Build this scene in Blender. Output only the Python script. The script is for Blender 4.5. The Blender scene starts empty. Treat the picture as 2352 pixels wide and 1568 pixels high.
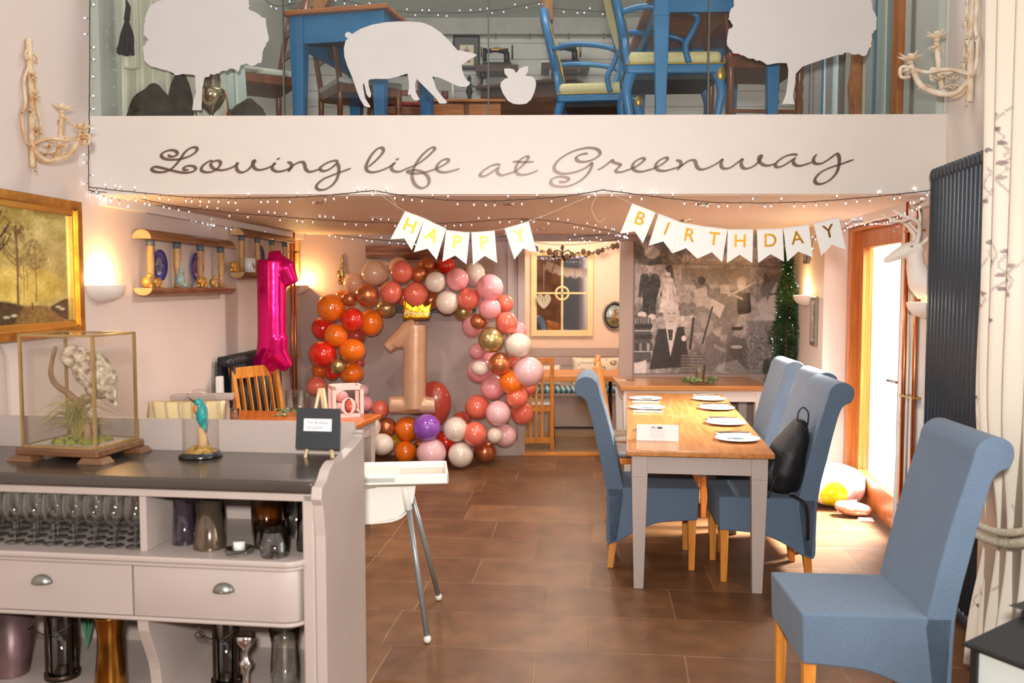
import bpy, math, random
import numpy as np
from mathutils import Vector, Matrix, noise as mnoise
random.seed(7)
RNG = np.random.RandomState(11)
R = math.radians
SC = bpy.context.scene
COL = SC.collection

# ---------------------------------------------------------------- camera
FPX, PITCH, CAMZ = 2050.0, R(3.6), 1.65
cd = bpy.data.cameras.new('camera'); cam = bpy.data.objects.new('camera', cd); COL.objects.link(cam)
cam.location = (0, 0, CAMZ); cam.rotation_euler = (R(90) - PITCH, 0, 0)
cd.sensor_width = 36.0; cd.lens = FPX / 2352 * 36.0
cd.clip_start = .05; cd.clip_end = 100
cd.dof.use_dof = True; cd.dof.focus_distance = 5.4; cd.dof.aperture_fstop = 2.6
SC.camera = cam
SC.cycles.transparent_max_bounces = 24
SC.cycles.max_bounces = 7; SC.cycles.diffuse_bounces = 3; SC.cycles.glossy_bounces = 3
SC.cycles.caustics_reflective = False; SC.cycles.caustics_refractive = False
SC.view_settings.view_transform = 'Standard'; SC.view_settings.look = 'None'
SC.view_settings.gamma = 1; SC.view_settings.exposure = 0.0; SC.view_settings.use_curve_mapping = False
# ---------------------------------------------------------------- world
w = bpy.data.worlds.new('world'); SC.world = w; w.use_nodes = True
bg = w.node_tree.nodes['Background']; bg.inputs[0].default_value = (.975, .985, 1.0, 1); bg.inputs[1].default_value = 0.80

def lamp(kind, name, loc, energy, color=(1, 1, 1), size=.1, aim=None, size_y=None, spot=None):
    d = bpy.data.lights.new(name, kind); d.energy = energy; d.color = color
    o = bpy.data.objects.new(name, d); COL.objects.link(o); o.location = loc
    if kind == 'AREA':
        d.size = size
        if size_y: d.shape = 'RECTANGLE'; d.size_y = size_y
    elif kind == 'SUN': d.angle = size
    else: d.shadow_soft_size = size
    if spot: d.spot_size = R(spot); d.spot_blend = .8
    if aim is not None:
        o.rotation_euler = (Vector(aim) - Vector(loc)).to_track_quat('-Z', 'Y').to_euler()
    return o
WARM = (1.0, .58, .22)
# the photographer's flash just above the camera
lamp('AREA', 'flash_light', (-.03, -.25, 1.95), 165, (1, .985, .965), .16, (.05, 6, 1.75))
# daylight through the big curtained window on the right behind the photographer
lamp('AREA', 'window_daylight', (2.35, 2.0, 1.75), 34, (1, .98, .97), 1.4, (-1.6, 5.0, 1.2), 1.9)
# daylight through the glazed door
lamp('AREA', 'door_daylight', (3.35, 6.35, 2.25), 500, (1, .98, .94), 1.2, (1.95, 5.8, .0), .8).data.spread = R(85)
lamp('AREA', 'porch_daylight', (2.95, 6.3, 2.9), 60, (1, .98, .95), .8, (3.7, 6.3, .8), 1.6)
# upstairs room light
lamp('AREA', 'loft_light', (0, 6.2, 5.6), 330, (1, .98, .95), 2.5, (0, 6.6, 2.5), 2.0)

# ---------------------------------------------------------------- survey helpers: a sight line meets a plane
def ray(x, y):
    u = (x - 1176) / FPX; v = -(y - 784) / FPX
    return Vector((u, math.cos(PITCH) + v * math.sin(PITCH), -math.sin(PITCH) + v * math.cos(PITCH)))
def at(x, y, Y):
    d = ray(x, y); t = Y / d.y
    return Vector((d.x * t, Y, CAMZ + d.z * t))
def atz(x, y, z):
    d = ray(x, y); t = (z - CAMZ) / d.z
    return Vector((d.x * t, d.y * t, z))
SLR, SLL = .1288, .06
def XR(Y, off=0): return 1.69 + off + SLR * Y          # right wall line
def XL(Y, off=0): return -2.558 + off + SLL * Y         # left wall line
RZR = math.atan2(-1, -SLR); RZL = math.atan2(1, SLL); RZT = -math.atan(SLR)
def on_right(x, off=0):                                # distance where a sight line meets the right wall
    u = (x - 1176) / FPX * .999; return (1.69 + off) / (u - SLR)
def on_left(x, off=0):
    u = (x - 1176) / FPX * .999; return (-2.558 + off) / (u - SLL)

# ---------------------------------------------------------------- materials
def srgb(r, g, b):
    def c(v):
        v /= 255.0
        return v / 12.92 if v <= .04045 else ((v + .055) / 1.055) ** 2.4
    return (c(r), c(g), c(b), 1)
MATS = {}
def mat(name, col, rough=.5, metal=0.0, var=.06, scale=8.0, bump=0.0, bscale=40.0, coat=0.0, emit=0.0, emitcol=None, sub=0.0, stretch=None, attr=None, alpha=1.0, vcol2=None):
    if name in MATS: return MATS[name]
    m = bpy.data.materials.new(name); m.use_nodes = True; nt = m.node_tree; N = nt.nodes; L = nt.links
    b = N['Principled BSDF']
    b.inputs['Roughness'].default_value = rough; b.inputs['Metallic'].default_value = metal
    b.inputs['Coat Weight'].default_value = coat
    if sub: b.inputs['Subsurface Weight'].default_value = sub; b.inputs['Subsurface Radius'].default_value = (.05, .03, .02)
    if alpha < 1: b.inputs['Alpha'].default_value = alpha
    c = srgb(*col)
    if attr:
        a = N.new('ShaderNodeAttribute'); a.attribute_name = attr; src = a.outputs['Color']
    else: src = None
    tc = N.new('ShaderNodeTexCoord'); mp = N.new('ShaderNodeMapping'); L.new(tc.outputs['Object'], mp.inputs[0])
    if stretch: mp.inputs['Scale'].default_value = stretch
    nz = N.new('ShaderNodeTexNoise'); nz.inputs['Scale'].default_value = scale; nz.inputs['Detail'].default_value = 4
    L.new(mp.outputs[0], nz.inputs['Vector'])
    if src is None:
        mx = N.new('ShaderNodeMix'); mx.data_type = 'RGBA'
        lo = srgb(*vcol2) if vcol2 else tuple([v * (1 - var * 2.2) for v in c[:3]] + [1]); hi = tuple([min(1, v * (1 + var)) for v in c[:3]] + [1])
        mx.inputs[6].default_value = lo; mx.inputs[7].default_value = hi
        cr = N.new('ShaderNodeMapRange'); cr.inputs[1].default_value = .3; cr.inputs[2].default_value = .7
        L.new(nz.outputs[0], cr.inputs[0]); L.new(cr.outputs[0], mx.inputs[0]); src = mx.outputs[2]
    L.new(src, b.inputs['Base Color'])
    if bump:
        n2 = N.new('ShaderNodeTexNoise'); n2.inputs['Scale'].default_value = bscale; n2.inputs['Detail'].default_value = 3
        L.new(mp.outputs[0], n2.inputs['Vector'])
        bp = N.new('ShaderNodeBump'); bp.inputs['Strength'].default_value = bump; bp.inputs['Distance'].default_value = .01
        L.new(n2.outputs[0], bp.inputs['Height']); L.new(bp.outputs[0], b.inputs['Normal'])
    if emit:
        b.inputs['Emission Strength'].default_value = emit; b.inputs['Emission Color'].default_value = emitcol or c
    MATS[name] = m; return m
def wood(name, col, col2, rough=.35, ax=(1, 12, 12), scale=3.0, coat=.2):
    if name in MATS: return MATS[name]
    m = bpy.data.materials.new(name); m.use_nodes = True; nt = m.node_tree; N = nt.nodes; L = nt.links
    b = N['Principled BSDF']; b.inputs['Roughness'].default_value = rough; b.inputs['Coat Weight'].default_value = coat
    tc = N.new('ShaderNodeTexCoord'); mp = N.new('ShaderNodeMapping'); mp.inputs['Scale'].default_value = ax; L.new(tc.outputs['Object'], mp.inputs[0])
    nz = N.new('ShaderNodeTexNoise'); nz.inputs['Scale'].default_value = scale; nz.inputs['Detail'].default_value = 5; nz.inputs['Distortion'].default_value = .8
    L.new(mp.outputs[0], nz.inputs['Vector'])
    r = N.new('ShaderNodeValToRGB'); r.color_ramp.elements[0].position = .32; r.color_ramp.elements[1].position = .68
    r.color_ramp.elements[0].color = srgb(*col2); r.color_ramp.elements[1].color = srgb(*col)
    L.new(nz.outputs[0], r.inputs[0]); L.new(r.outputs[0], b.inputs['Base Color'])
    MATS[name] = m; return m
def glassm(name, tint=(235, 240, 236), refl=1.0, rough=.02, ior=1.45):
    if name in MATS: return MATS[name]
    m = bpy.data.materials.new(name); m.use_nodes = True; nt = m.node_tree; N = nt.nodes; L = nt.links
    N.remove(N['Principled BSDF']); out = N['Material Output']
    t = N.new('ShaderNodeBsdfTransparent'); g = N.new('ShaderNodeBsdfGlossy'); g.inputs['Roughness'].default_value = rough
    nz = N.new('ShaderNodeTexNoise'); nz.inputs['Scale'].default_value = 5
    mr = N.new('ShaderNodeMix'); mr.data_type = 'RGBA'; c = srgb(*tint); mr.inputs[6].default_value = c
    mr.inputs[7].default_value = tuple([v * .99 for v in c[:3]] + [1]); L.new(nz.outputs[0], mr.inputs[0]); L.new(mr.outputs[2], t.inputs[0])
    f = N.new('ShaderNodeLayerWeight'); f.inputs[0].default_value = .5
    pw = N.new('ShaderNodeMath'); pw.operation = 'POWER'; pw.inputs[1].default_value = 3.2; L.new(f.outputs['Facing'], pw.inputs[0])
    mu = N.new('ShaderNodeMath'); mu.operation = 'MULTIPLY_ADD'; mu.inputs[1].default_value = .7 * refl; mu.inputs[2].default_value = .035 * refl; L.new(pw.outputs[0], mu.inputs[0])
    x = N.new('ShaderNodeMixShader'); L.new(mu.outputs[0], x.inputs[0]); L.new(t.outputs[0], x.inputs[1]); L.new(g.outputs[0], x.inputs[2]); L.new(x.outputs[0], out.inputs[0])
    MATS[name] = m; return m

# ---------------------------------------------------------------- mesh builder
class MB:
    def __init__(s): s.v = []; s.f = []; s.sm = []; s.mi = []; s.cur = 0
    def add(s, vs, fs, smooth=False):
        o = len(s.v); s.v += [tuple(p) for p in vs]
        for f in fs: s.f.append(tuple(o + i for i in f)); s.sm.append(smooth); s.mi.append(s.cur)
        return s
    def box(s, x0, x1, y0, y1, z0, z1, M=None):
        P = [(x0, y0, z0), (x1, y0, z0), (x1, y1, z0), (x0, y1, z0), (x0, y0, z1), (x1, y0, z1), (x1, y1, z1), (x0, y1, z1)]
        if M is not None: P = [(M @ Vector(p)) if isinstance(M, Matrix) else M(*p) for p in P]
        return s.add(P, [(0, 3, 2, 1), (4, 5, 6, 7), (0, 1, 5, 4), (1, 2, 6, 5), (2, 3, 7, 6), (3, 0, 4, 7)])
    def bar(s, p0, p1, w, h, up=(0, 0, 1)):
        p0 = Vector(p0); p1 = Vector(p1); d = (p1 - p0); L = d.length; d.normalize(); u = Vector(up)
        if abs(d.dot(u)) > .98: u = Vector((0, 1, 0))
        x = d.cross(u).normalized(); z = x.cross(d)
        M = Matrix(((x.x, d.x, z.x, p0.x), (x.y, d.y, z.y, p0.y), (x.z, d.z, z.z, p0.z), (0, 0, 0, 1)))
        return s.box(-w / 2, w / 2, 0, L, -h / 2, h / 2, M)
    def taper(s, c0, s0, c1, s1):
        P = []
        for c, q in ((c0, s0), (c1, s1)):
            for a, b in ((-1, -1), (1, -1), (1, 1), (-1, 1)): P.append((c[0] + a * q[0] / 2, c[1] + b * q[1] / 2, c[2]))
        return s.add(P, [(0, 3, 2, 1), (4, 5, 6, 7), (0, 1, 5, 4), (1, 2, 6, 5), (2, 3, 7, 6), (3, 0, 4, 7)])
    def tube(s, pts, r, n=8, closed=False, flat=1.0):
        pts = [Vector(p) for p in pts]; m = len(pts); rs = r if isinstance(r, (list, tuple)) else [r] * m
        vs = []; fs = []; prev = None
        for i, p in enumerate(pts):
            a = pts[(i - 1) % m] if (closed or i > 0) else p; b = pts[(i + 1) % m] if (closed or i < m - 1) else p
            d = (b - a)
            if d.length < 1e-9: d = Vector((0, 0, 1))
            d.normalize()
            if prev is None:
                u = Vector((0, 0, 1)) if abs(d.z) < .9 else Vector((1, 0, 0))
                x = d.cross(u).normalized()
            else:
                x = (prev - d * prev.dot(d))
                x = x.normalized() if x.length > 1e-6 else d.orthogonal().normalized()
            prev = x; y = d.cross(x)
            for k in range(n):
                t = 2 * math.pi * k / n; vs.append(p + x * math.cos(t) * rs[i] + y * math.sin(t) * rs[i] * flat)
        for i in range(m - (0 if closed else 1)):
            j = (i + 1) % m
            for k in range(n):
                l = (k + 1) % n; fs.append((i * n + k, i * n + l, j * n + l, j * n + k))
        s.add(vs, fs, True)
        if not closed:
            o = len(s.v) - m * n
            s.f.append(tuple(o + k for k in range(n))[::-1]); s.sm.append(False); s.mi.append(s.cur)
            s.f.append(tuple(o + (m - 1) * n + k for k in range(n))); s.sm.append(False); s.mi.append(s.cur)
        return s
    def cyl(s, p0, p1, r0, r1=None, n=16): return s.tube([p0, p1], [r0, r0 if r1 is None else r1], n)
    def lathe(s, prof, n=20, c=(0, 0, 0), a0=0, a1=2 * math.pi, sx=1, sy=1):
        full = abs(a1 - a0 - 2 * math.pi) < 1e-6; m = n if full else n + 1; vs = []; fs = []
        for r, z in prof:
            for k in range(m):
                t = a0 + (a1 - a0) * k / n; vs.append((c[0] + r * sx * math.cos(t), c[1] + r * sy * math.sin(t), c[2] + z))
        for i in range(len(prof) - 1):
            for k in range(n):
                l = (k + 1) % m if full else k + 1
                fs.append((i * m + k, i * m + l, (i + 1) * m + l, (i + 1) * m + k))
        return s.add(vs, fs, True)
    def sphere(s, c, r, nu=20, nv=12, M=None):
        if not isinstance(r, (tuple, list)): r = (r, r, r)
        vs = [(0, 0, -1)]; fs = []
        for i in range(1, nv):
            p = math.pi * i / nv - math.pi / 2
            for k in range(nu):
                t = 2 * math.pi * k / nu; vs.append((math.cos(p) * math.cos(t), math.cos(p) * math.sin(t), math.sin(p)))
        vs.append((0, 0, 1))
        for k in range(nu): fs.append((0, 1 + (k + 1) % nu, 1 + k))
        for i in range(nv - 2):
            for k in range(nu):
                a = 1 + i * nu + k; b = 1 + i * nu + (k + 1) % nu; fs.append((a, b, b + nu, a + nu))
        o = 1 + (nv - 2) * nu
        for k in range(nu): fs.append((o + k, o + (k + 1) % nu, len(vs) - 1))
        vs = [Vector((p[0] * r[0], p[1] * r[1], p[2] * r[2])) for p in vs]
        if M is not None: vs = [M @ p for p in vs]
        return s.add([p + Vector(c) for p in vs], fs, True)
    def prism(s, poly, d0, d1, f=None, smooth=False):
        """poly in (a,b); extruded along third axis; f(a,b,d)->xyz (default x=a,z=b,y=d)"""
        f = f or (lambda a, b, d: (a, d, b)); n = len(poly)
        vs = [f(a, b, d0) for a, b in poly] + [f(a, b, d1) for a, b in poly]
        s.add(vs, [tuple(range(n)), tuple(range(2 * n - 1, n - 1, -1))], False)
        o = len(s.v) - 2 * n
        for i in range(n):
            j = (i + 1) % n; s.f.append((o + i, o + n + i, o + n + j, o + j)); s.sm.append(smooth); s.mi.append(s.cur)
        return s
    def build(s, name, m, parent=None, bevel=0, seg=2, sub=0, remesh=0, smooth=None, loc=None, rz=None, label=None, solid=0, smoothmod=0):
        me = bpy.data.meshes.new(name); me.from_pydata(s.v, [], s.f); me.update()
        for i, p in enumerate(me.polygons): p.use_smooth = s.sm[i] if smooth is None else smooth
        ms = m if isinstance(m, (list, tuple)) else [m]
        for q in ms: me.materials.append(q)
        if len(ms) > 1: me.polygons.foreach_set('material_index', s.mi)
        # consistent outward normals
        import bmesh
        bm = bmesh.new(); bm.from_mesh(me); bmesh.ops.recalc_face_normals(bm, faces=bm.faces); bm.to_mesh(me); bm.free()
        o = bpy.data.objects.new(name, me); COL.objects.link(o)
        if parent: o.parent = parent
        if loc is not None: o.location = loc
        if rz is not None: o.rotation_euler = (0, 0, rz)
        if label: o['label'] = label
        if remesh:
            q = o.modifiers.new('r', 'REMESH'); q.mode = 'VOXEL'; q.voxel_size = remesh; q.use_smooth_shade = True
            q = o.modifiers.new('s', 'SMOOTH'); q.iterations = smoothmod or 6; q.factor = .5
        if solid: q = o.modifiers.new('so', 'SOLIDIFY'); q.thickness = solid; q.offset = 0
        if bevel: q = o.modifiers.new('b', 'BEVEL'); q.width = bevel; q.segments = seg; q.limit_method = 'ANGLE'; q.angle_limit = R(40)
        if sub: q = o.modifiers.new('u', 'SUBSURF'); q.levels = sub; q.render_levels = sub
        if bevel and smooth is None and bevel > .006:
            for p in me.polygons: p.use_smooth = True
            q = o.modifiers.new('wn', 'WEIGHTED_NORMAL')
        return o
def tag(o, label, cat, group=None, kind=None):
    o['label'] = label; o['category'] = cat
    if group: o['group'] = group
    if kind: o['kind'] = kind
    return o
def thing(name, label, cat, loc=(0, 0, 0), rz=0, group=None):
    o = bpy.data.objects.new(name, None); o.empty_display_size = .05; COL.objects.link(o)
    o.location = loc; o.rotation_euler = (0, 0, rz); return tag(o, label, cat, group)
def struct(o): o['kind'] = 'structure'; return o
KIDS = {}
def copy_tree(o, parent=None):
    c = o.copy(); COL.objects.link(c)
    if parent: c.parent = parent
    for ch in [q for q in o.children]: copy_tree(ch, c)
    return c
def dup(o, loc, rz=None, label=None, scale=None):
    c = copy_tree(o); c.location = loc
    if rz is not None: c.rotation_euler = (0, 0, rz)
    if label: c['label'] = label
    if scale: c.scale = (scale,) * 3 if not isinstance(scale, tuple) else scale
    return c
def smoothpath(P, k=6, closed=False):
    P = [Vector(p) for p in P]; out = []; n = len(P)
    rng = range(n if closed else n - 1)
    for i in rng:
        if closed: a, b, c, d = P[(i - 1) % n], P[i], P[(i + 1) % n], P[(i + 2) % n]
        else: a, b, c, d = P[max(i - 1, 0)], P[i], P[i + 1], P[min(i + 2, n - 1)]
        for j in range(k):
            t = j / k
            out.append(.5 * ((2 * b) + (c - a) * t + (2 * a - 5 * b + 4 * c - d) * t * t + (-a + 3 * b - 3 * c + d) * t ** 3))
    if not closed: out.append(P[-1])
    return out
def text_mesh(txt, size, name, m, parent=None, M=None, depth=.0006, bold=0.0, label=None, shear=0, space=1):
    cu = bpy.data.curves.new(name, 'FONT'); cu.body = txt; cu.size = size; cu.extrude = depth; cu.offset = bold; cu.align_x = 'CENTER'; cu.align_y = 'CENTER'
    cu.shear = shear; cu.space_character = space; cu.resolution_u = 4
    t = bpy.data.objects.new('tmp', cu); COL.objects.link(t)
    dg = bpy.context.evaluated_depsgraph_get(); me = bpy.data.meshes.new_from_object(t.evaluated_get(dg)); bpy.data.objects.remove(t)
    me.name = name
    me.transform(Matrix.Rotation(R(90), 4, 'X'))
    if M is not None: me.transform(M)
    me.materials.clear(); me.materials.append(m)
    o = bpy.data.objects.new(name, me); COL.objects.link(o)
    if parent: o.parent = parent
    if label: o['label'] = label
    return o

# ---------------------------------------------------------------- painted flat pictures (vertex colours on a fine grid)
class Canvas:
    def __init__(s, w, h, col): s.w = w; s.h = h; s.a = np.ones((h, w, 3)) * (np.array(col, float)); s.yy, s.xx = np.mgrid[0:h, 0:w] + .5; s.yy = s.yy / h; s.xx = s.xx / w
    def mask_poly(s, P):
        P = [(p[0], p[1]) for p in P]; ins = np.zeros((s.h, s.w), bool); n = len(P)
        for i in range(n):
            x0, y0 = P[i]; x1, y1 = P[(i + 1) % n]
            if y0 == y1: continue
            c = ((s.yy > min(y0, y1)) & (s.yy <= max(y0, y1))); xi = (s.yy - y0) / (y1 - y0) * (x1 - x0) + x0
            ins ^= c & (s.xx < xi)
        return ins.astype(float)
    def soft(s, m, k):
        for _ in range(k):
            p = np.pad(m, 1, mode='edge'); m = (p[1:-1, 1:-1] * 2 + p[:-2, 1:-1] + p[2:, 1:-1] + p[1:-1, :-2] + p[1:-1, 2:]) / 6
        return m
    def put(s, m, col, al=1.0): s.a += (np.array(col, float) - s.a) * (m * al)[..., None]; return s
    def poly(s, P, col, al=1.0, k=0): return s.put(s.soft(s.mask_poly(P), k), col, al)
    def ell(s, cx, cy, rx, ry, col, al=1.0, k=0, rot=0):
        dx = s.xx - cx; dy = (s.yy - cy); asp = s.h / s.w
        c, q = math.cos(rot), math.sin(rot); X = dx * c + dy * asp * q; Y = -dx * q + dy * asp * c
        m = ((X / rx) ** 2 + (Y / (ry * asp)) ** 2 < 1).astype(float); return s.put(s.soft(m, k), col, al)
    def line(s, P, wd, col, al=1.0, k=0):
        m = np.zeros((s.h, s.w)); asp = s.h / s.w
        for i in range(len(P) - 1):
            x0, y0 = P[i]; x1, y1 = P[i + 1]; dx, dy = x1 - x0, (y1 - y0) * asp; L2 = dx * dx + dy * dy + 1e-12
            t = np.clip(((s.xx - x0) * dx + (s.yy - y0) * asp * dy) / L2, 0, 1)
            d = np.hypot(s.xx - x0 - t * dx, (s.yy - y0) * asp - t * dy); m = np.maximum(m, (d < wd / 2).astype(float))
        return s.put(s.soft(m, k), col, al)
    def noise(s, cells, amt, seed=0, mask=None, stretch=(1, 1)):
        r = np.random.RandomState(seed); gx = int(cells * stretch[0]) + 2; gy = int(cells * stretch[1] * s.h / s.w) + 2; g = r.rand(gy + 1, gx + 1) - .5
        X = s.xx * (gx - 1); Y = s.yy * (gy - 1); i = X.astype(int); j = Y.astype(int); u = X - i; v = Y - j; u = u * u * (3 - 2 * u); v = v * v * (3 - 2 * v)
        n = g[j, i] * (1 - u) * (1 - v) + g[j, i + 1] * u * (1 - v) + g[j + 1, i] * (1 - u) * v + g[j + 1, i + 1] * u * v
        if mask is not None: n = n * mask
        s.a = np.clip(s.a + (n * amt * 2)[..., None] * 255, 0, 255); return s
    def panel(s, name, W, H, m, parent=None, thick=.004, f=None, label=None, loc=None, rz=None):
        """flat panel, local x 0..W, z 0..H, faces -y; real thickness behind"""
        h, w_ = s.h, s.w; xs = np.linspace(0, W, w_); zs = np.linspace(H, 0, h)
        V = np.zeros((h, w_, 3)); V[..., 0] = xs[None]; V[..., 2] = zs[:, None]; V = V.reshape(-1, 3)
        i = np.arange(h * w_).reshape(h, w_); F = np.stack([i[:-1, :-1], i[1:, :-1], i[1:, 1:], i[:-1, 1:]], -1).reshape(-1, 4)
        n = len(V); B = [(0, thick, 0), (W, thick, 0), (W, thick, H), (0, thick, H)]
        vs = [tuple(p) for p in V] + B; fs = [tuple(q) for q in F.tolist()]
        fs += [(n, n + 3, n + 2, n + 1)]
        tl, tr, bl, br = 0, w_ - 1, (h - 1) * w_, h * w_ - 1
        if thick > 0: fs += [(bl, n, n + 1, br), (tr, n + 2, n + 3, tl), (tl, n + 3, n, bl), (br, n + 1, n + 2, tr)]
        if f: vs = [tuple(f(*p)) for p in vs]
        me = bpy.data.meshes.new(name); me.from_pydata(vs, [], fs); me.update(); me.materials.append(m)
        c = np.clip(s.a / 255.0, 0, 1).reshape(-1, 3); lin = np.where(c <= .04045, c / 12.92, ((c + .055) / 1.055) ** 2.4)
        al = np.ones((len(vs), 4)); al[:n, :3] = lin; al[n:, :3] = lin.mean(0)
        ca = me.color_attributes.new('paint', 'FLOAT_COLOR', 'POINT'); ca.data.foreach_set('color', al.ravel())
        o = bpy.data.objects.new(name, me); COL.objects.link(o)
        if parent: o.parent = parent
        if loc is not None: o.location = loc
        if rz is not None: o.rotation_euler = (0, 0, rz)
        if label: o['label'] = label
        return o
PAINT = mat('painted_surface', (128, 128, 128), .5, attr='paint')
PAINTG = mat('painted_gloss', (128, 128, 128), .25, attr='paint', coat=.3)

# ================================================================ the room
WALL = mat('wall_plaster', (218, 203, 194), .75, var=.015, scale=1.5, bump=.08, bscale=60)
WALLR = mat('wall_plaster_light', (226, 214, 204), .75, var=.015, scale=1.5)
MAUVE = mat('mauve_panel_paint', (180, 160, 152), .5, var=.03, scale=2)
MAUVE_L = mat('mauve_furniture_paint', (180, 164, 155), .42, var=.03, scale=3)
WHITE = mat('white_paint', (232, 226, 220), .55, var=.01)
CEIL = mat('ceiling_paint', (222, 208, 194), .6, var=.01)
OAK = wood('honey_oak', (222, 150, 66), (190, 112, 40), .3)
OAKV = wood('honey_oak_upright', (226, 152, 66), (196, 116, 42), .3, ax=(12, 12, 1))
PINE = wood('pine_top', (204, 138, 74), (170, 102, 48), .28, ax=(14, 1, 14), scale=2.2, coat=.35)
PINEX = wood('pine_top_cross', (206, 148, 88), (176, 112, 58), .28, ax=(1, 14, 14), scale=2.2, coat=.35)
DOORW = wood('door_wood', (196, 118, 52), (160, 86, 32), .35, ax=(10, 10, .7))
DARKW = wood('dark_wood', (96, 58, 40), (60, 34, 24), .3, ax=(1, 10, 10))
MIDW = wood('mid_brown_wood', (140, 78, 46), (100, 52, 30), .3, ax=(10, 10, 1))
COPPER = mat('copper_pipe', (200, 116, 70), .28, 1.0, var=.05)
BLACKM = mat('black_metal', (30, 30, 32), .35, .3)
STEEL = mat('steel', (170, 168, 164), .25, 1.0)
BRASS = mat('brass', (190, 150, 80), .25, 1.0)
GLASS = glassm('clear_glass', (252, 253, 252))
ROOMG = glassm('balustrade_glass', (248, 251, 249), .8)

def floor_mat():
    m = bpy.data.materials.new('flagstone_floor'); m.use_nodes = True; N = m.node_tree.nodes; L = m.node_tree.links; b = N['Principled BSDF']
    tc = N.new('ShaderNodeTexCoord'); mp = N.new('ShaderNodeMapping'); mp.inputs['Rotation'].default_value = (0, 0, R(5.5)); L.new(tc.outputs['Object'], mp.inputs[0])
    n1 = N.new('ShaderNodeTexNoise'); n1.inputs['Scale'].default_value = 1.6; n1.inputs['Detail'].default_value = 6; L.new(mp.outputs[0], n1.inputs['Vector'])
    ad = N.new('ShaderNodeVectorMath'); ad.operation = 'MULTIPLY_ADD'; ad.inputs[1].default_value = (.05, .05, 0); L.new(n1.outputs['Color'], ad.inputs[0]); L.new(mp.outputs[0], ad.inputs[2])
    br = N.new('ShaderNodeTexBrick'); L.new(ad.outputs[0], br.inputs['Vector'])
    br.inputs['Scale'].default_value = 1; br.inputs['Brick Width'].default_value = .66; br.inputs['Row Height'].default_value = .44; br.inputs['Mortar Size'].default_value = .0045; br.inputs['Mortar Smooth'].default_value = .6
    br.offset = .37; br.offset_frequency = 2; br.squash = 1.45; br.squash_frequency = 3; br.inputs['Bias'].default_value = -.1
    br.inputs['Color1'].default_value = srgb(104, 68, 42); br.inputs['Color2'].default_value = srgb(130, 91, 58); br.inputs['Mortar'].default_value = srgb(140, 112, 84)
    n2 = N.new('ShaderNodeTexNoise'); n2.inputs['Scale'].default_value = 5; n2.inputs['Detail'].default_value = 8; n2.inputs['Roughness'].default_value = .65; L.new(mp.outputs[0], n2.inputs['Vector'])
    rp = N.new('ShaderNodeMapRange'); rp.inputs[1].default_value = .3; rp.inputs[2].default_value = .72; rp.inputs[3].default_value = .6; rp.inputs[4].default_value = 1.25; L.new(n2.outputs[0], rp.inputs[0])
    mx = N.new('ShaderNodeMix'); mx.data_type = 'RGBA'; mx.blend_type = 'MULTIPLY'; mx.inputs[0].default_value = 1; L.new(br.outputs['Color'], mx.inputs[6]); L.new(rp.outputs[0], mx.inputs[7])
    L.new(mx.outputs[2], b.inputs['Base Color'])
    b.inputs['Roughness'].default_value = .42; b.inputs['Specular IOR Level'].default_value = .35
    bp = N.new('ShaderNodeBump'); bp.inputs['Strength'].default_value = .35; bp.inputs['Distance'].default_value = .01
    sm = N.new('ShaderNodeMath'); sm.operation = 'MULTIPLY_ADD'; sm.inputs[1].default_value = -1.0; L.new(br.outputs['Fac'], sm.inputs[0]); L.new(n2.outputs[0], sm.inputs[2])
    L.new(sm.outputs[0], bp.inputs['Height']); L.new(bp.outputs[0], b.inputs['Normal'])
    return m
FLOORM = floor_mat()
YF = 4.80      # fascia plane
YB = 8.62      # back wall plane
CZ = 2.135     # underside of the loft
UZ = 2.50      # loft floor
def FAS(X): return 4.855 - .012 * (X + 2.27)      # fascia front face line
struct(MB().box(-3.2, 4.6, -3.0, 8.9, -.2, 0).build('floor', FLOORM))
far = mat('far_floor_tiles', (158, 136, 104), .45, var=.12, scale=2.5)
struct(MB().box(-.2, 1.6, YB + .02, 10.6, -.19, .012).build('floor', far))
# left wall
def wall_strip(name, m, line, y0, y1, z0, z1, off, th):
    mb = MB(); a = (line(y0) + off, y0); b = (line(y1) + off, y1)
    P = [(a[0], a[1]), (b[0], b[1]), (b[0] + th, b[1]), (a[0] + th, a[1])]
    mb.prism(P, z0, z1, lambda x, y, z: (x, y, z)); return struct(mb.build(name, m))
wall_strip('wall_left', WALL, XL, -.6, 9.0, 0, 5.9, 0, -.15)
# right wall with the glazed door opening
DY0, DY1 = 5.62, 6.98
wall_strip('wall_right', WALLR, XR, 2.9, DY0 - .1, 0, 5.9, 0, .12)
wall_strip('wall_right', WALLR, XR, DY0 - .1, DY1, 2.14, 5.9, 0, .3)
wall_strip('wall_right', WALLR, XR, DY1, 9.0, 2.14, 5.9, 0, .3)
wall_strip('wall_right', WALLR, XR, -.6, 1.2, 0, 5.9, 0, .3)
wall_strip('wall_right', WALLR, XR, 1.2, 2.9, 2.9, 5.9, 0, .3)
wall_strip('wall_right', WALLR, XR, 1.2, 2.9, 0, .35, 0, .3)
# pier beyond the door, standing proud of the wall
xp = (1891 - 1176) / FPX * 6.98
mb = MB(); mb.prism([(xp, 6.98), (xp + .62, 6.98), (xp + .82, 8.62), (xp + SLR * 1.64, 8.62)], 0, CZ, lambda x, y, z: (x, y, z))
struct(mb.build('wall_right', WALLR))
# back wall behind the balloons
struct(MB().box(XL(YB) - .05, .10, YB, YB + .18, 0, CZ).build('wall_back', MAUVE))
struct(MB().box(1.09, 2.95, YB, YB + .18, 0, CZ).build('wall_back', MAUVE))
struct(MB().box(.05, 1.15, YB, YB + .18, 2.085, CZ).build('wall_back', MAUVE))
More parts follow.
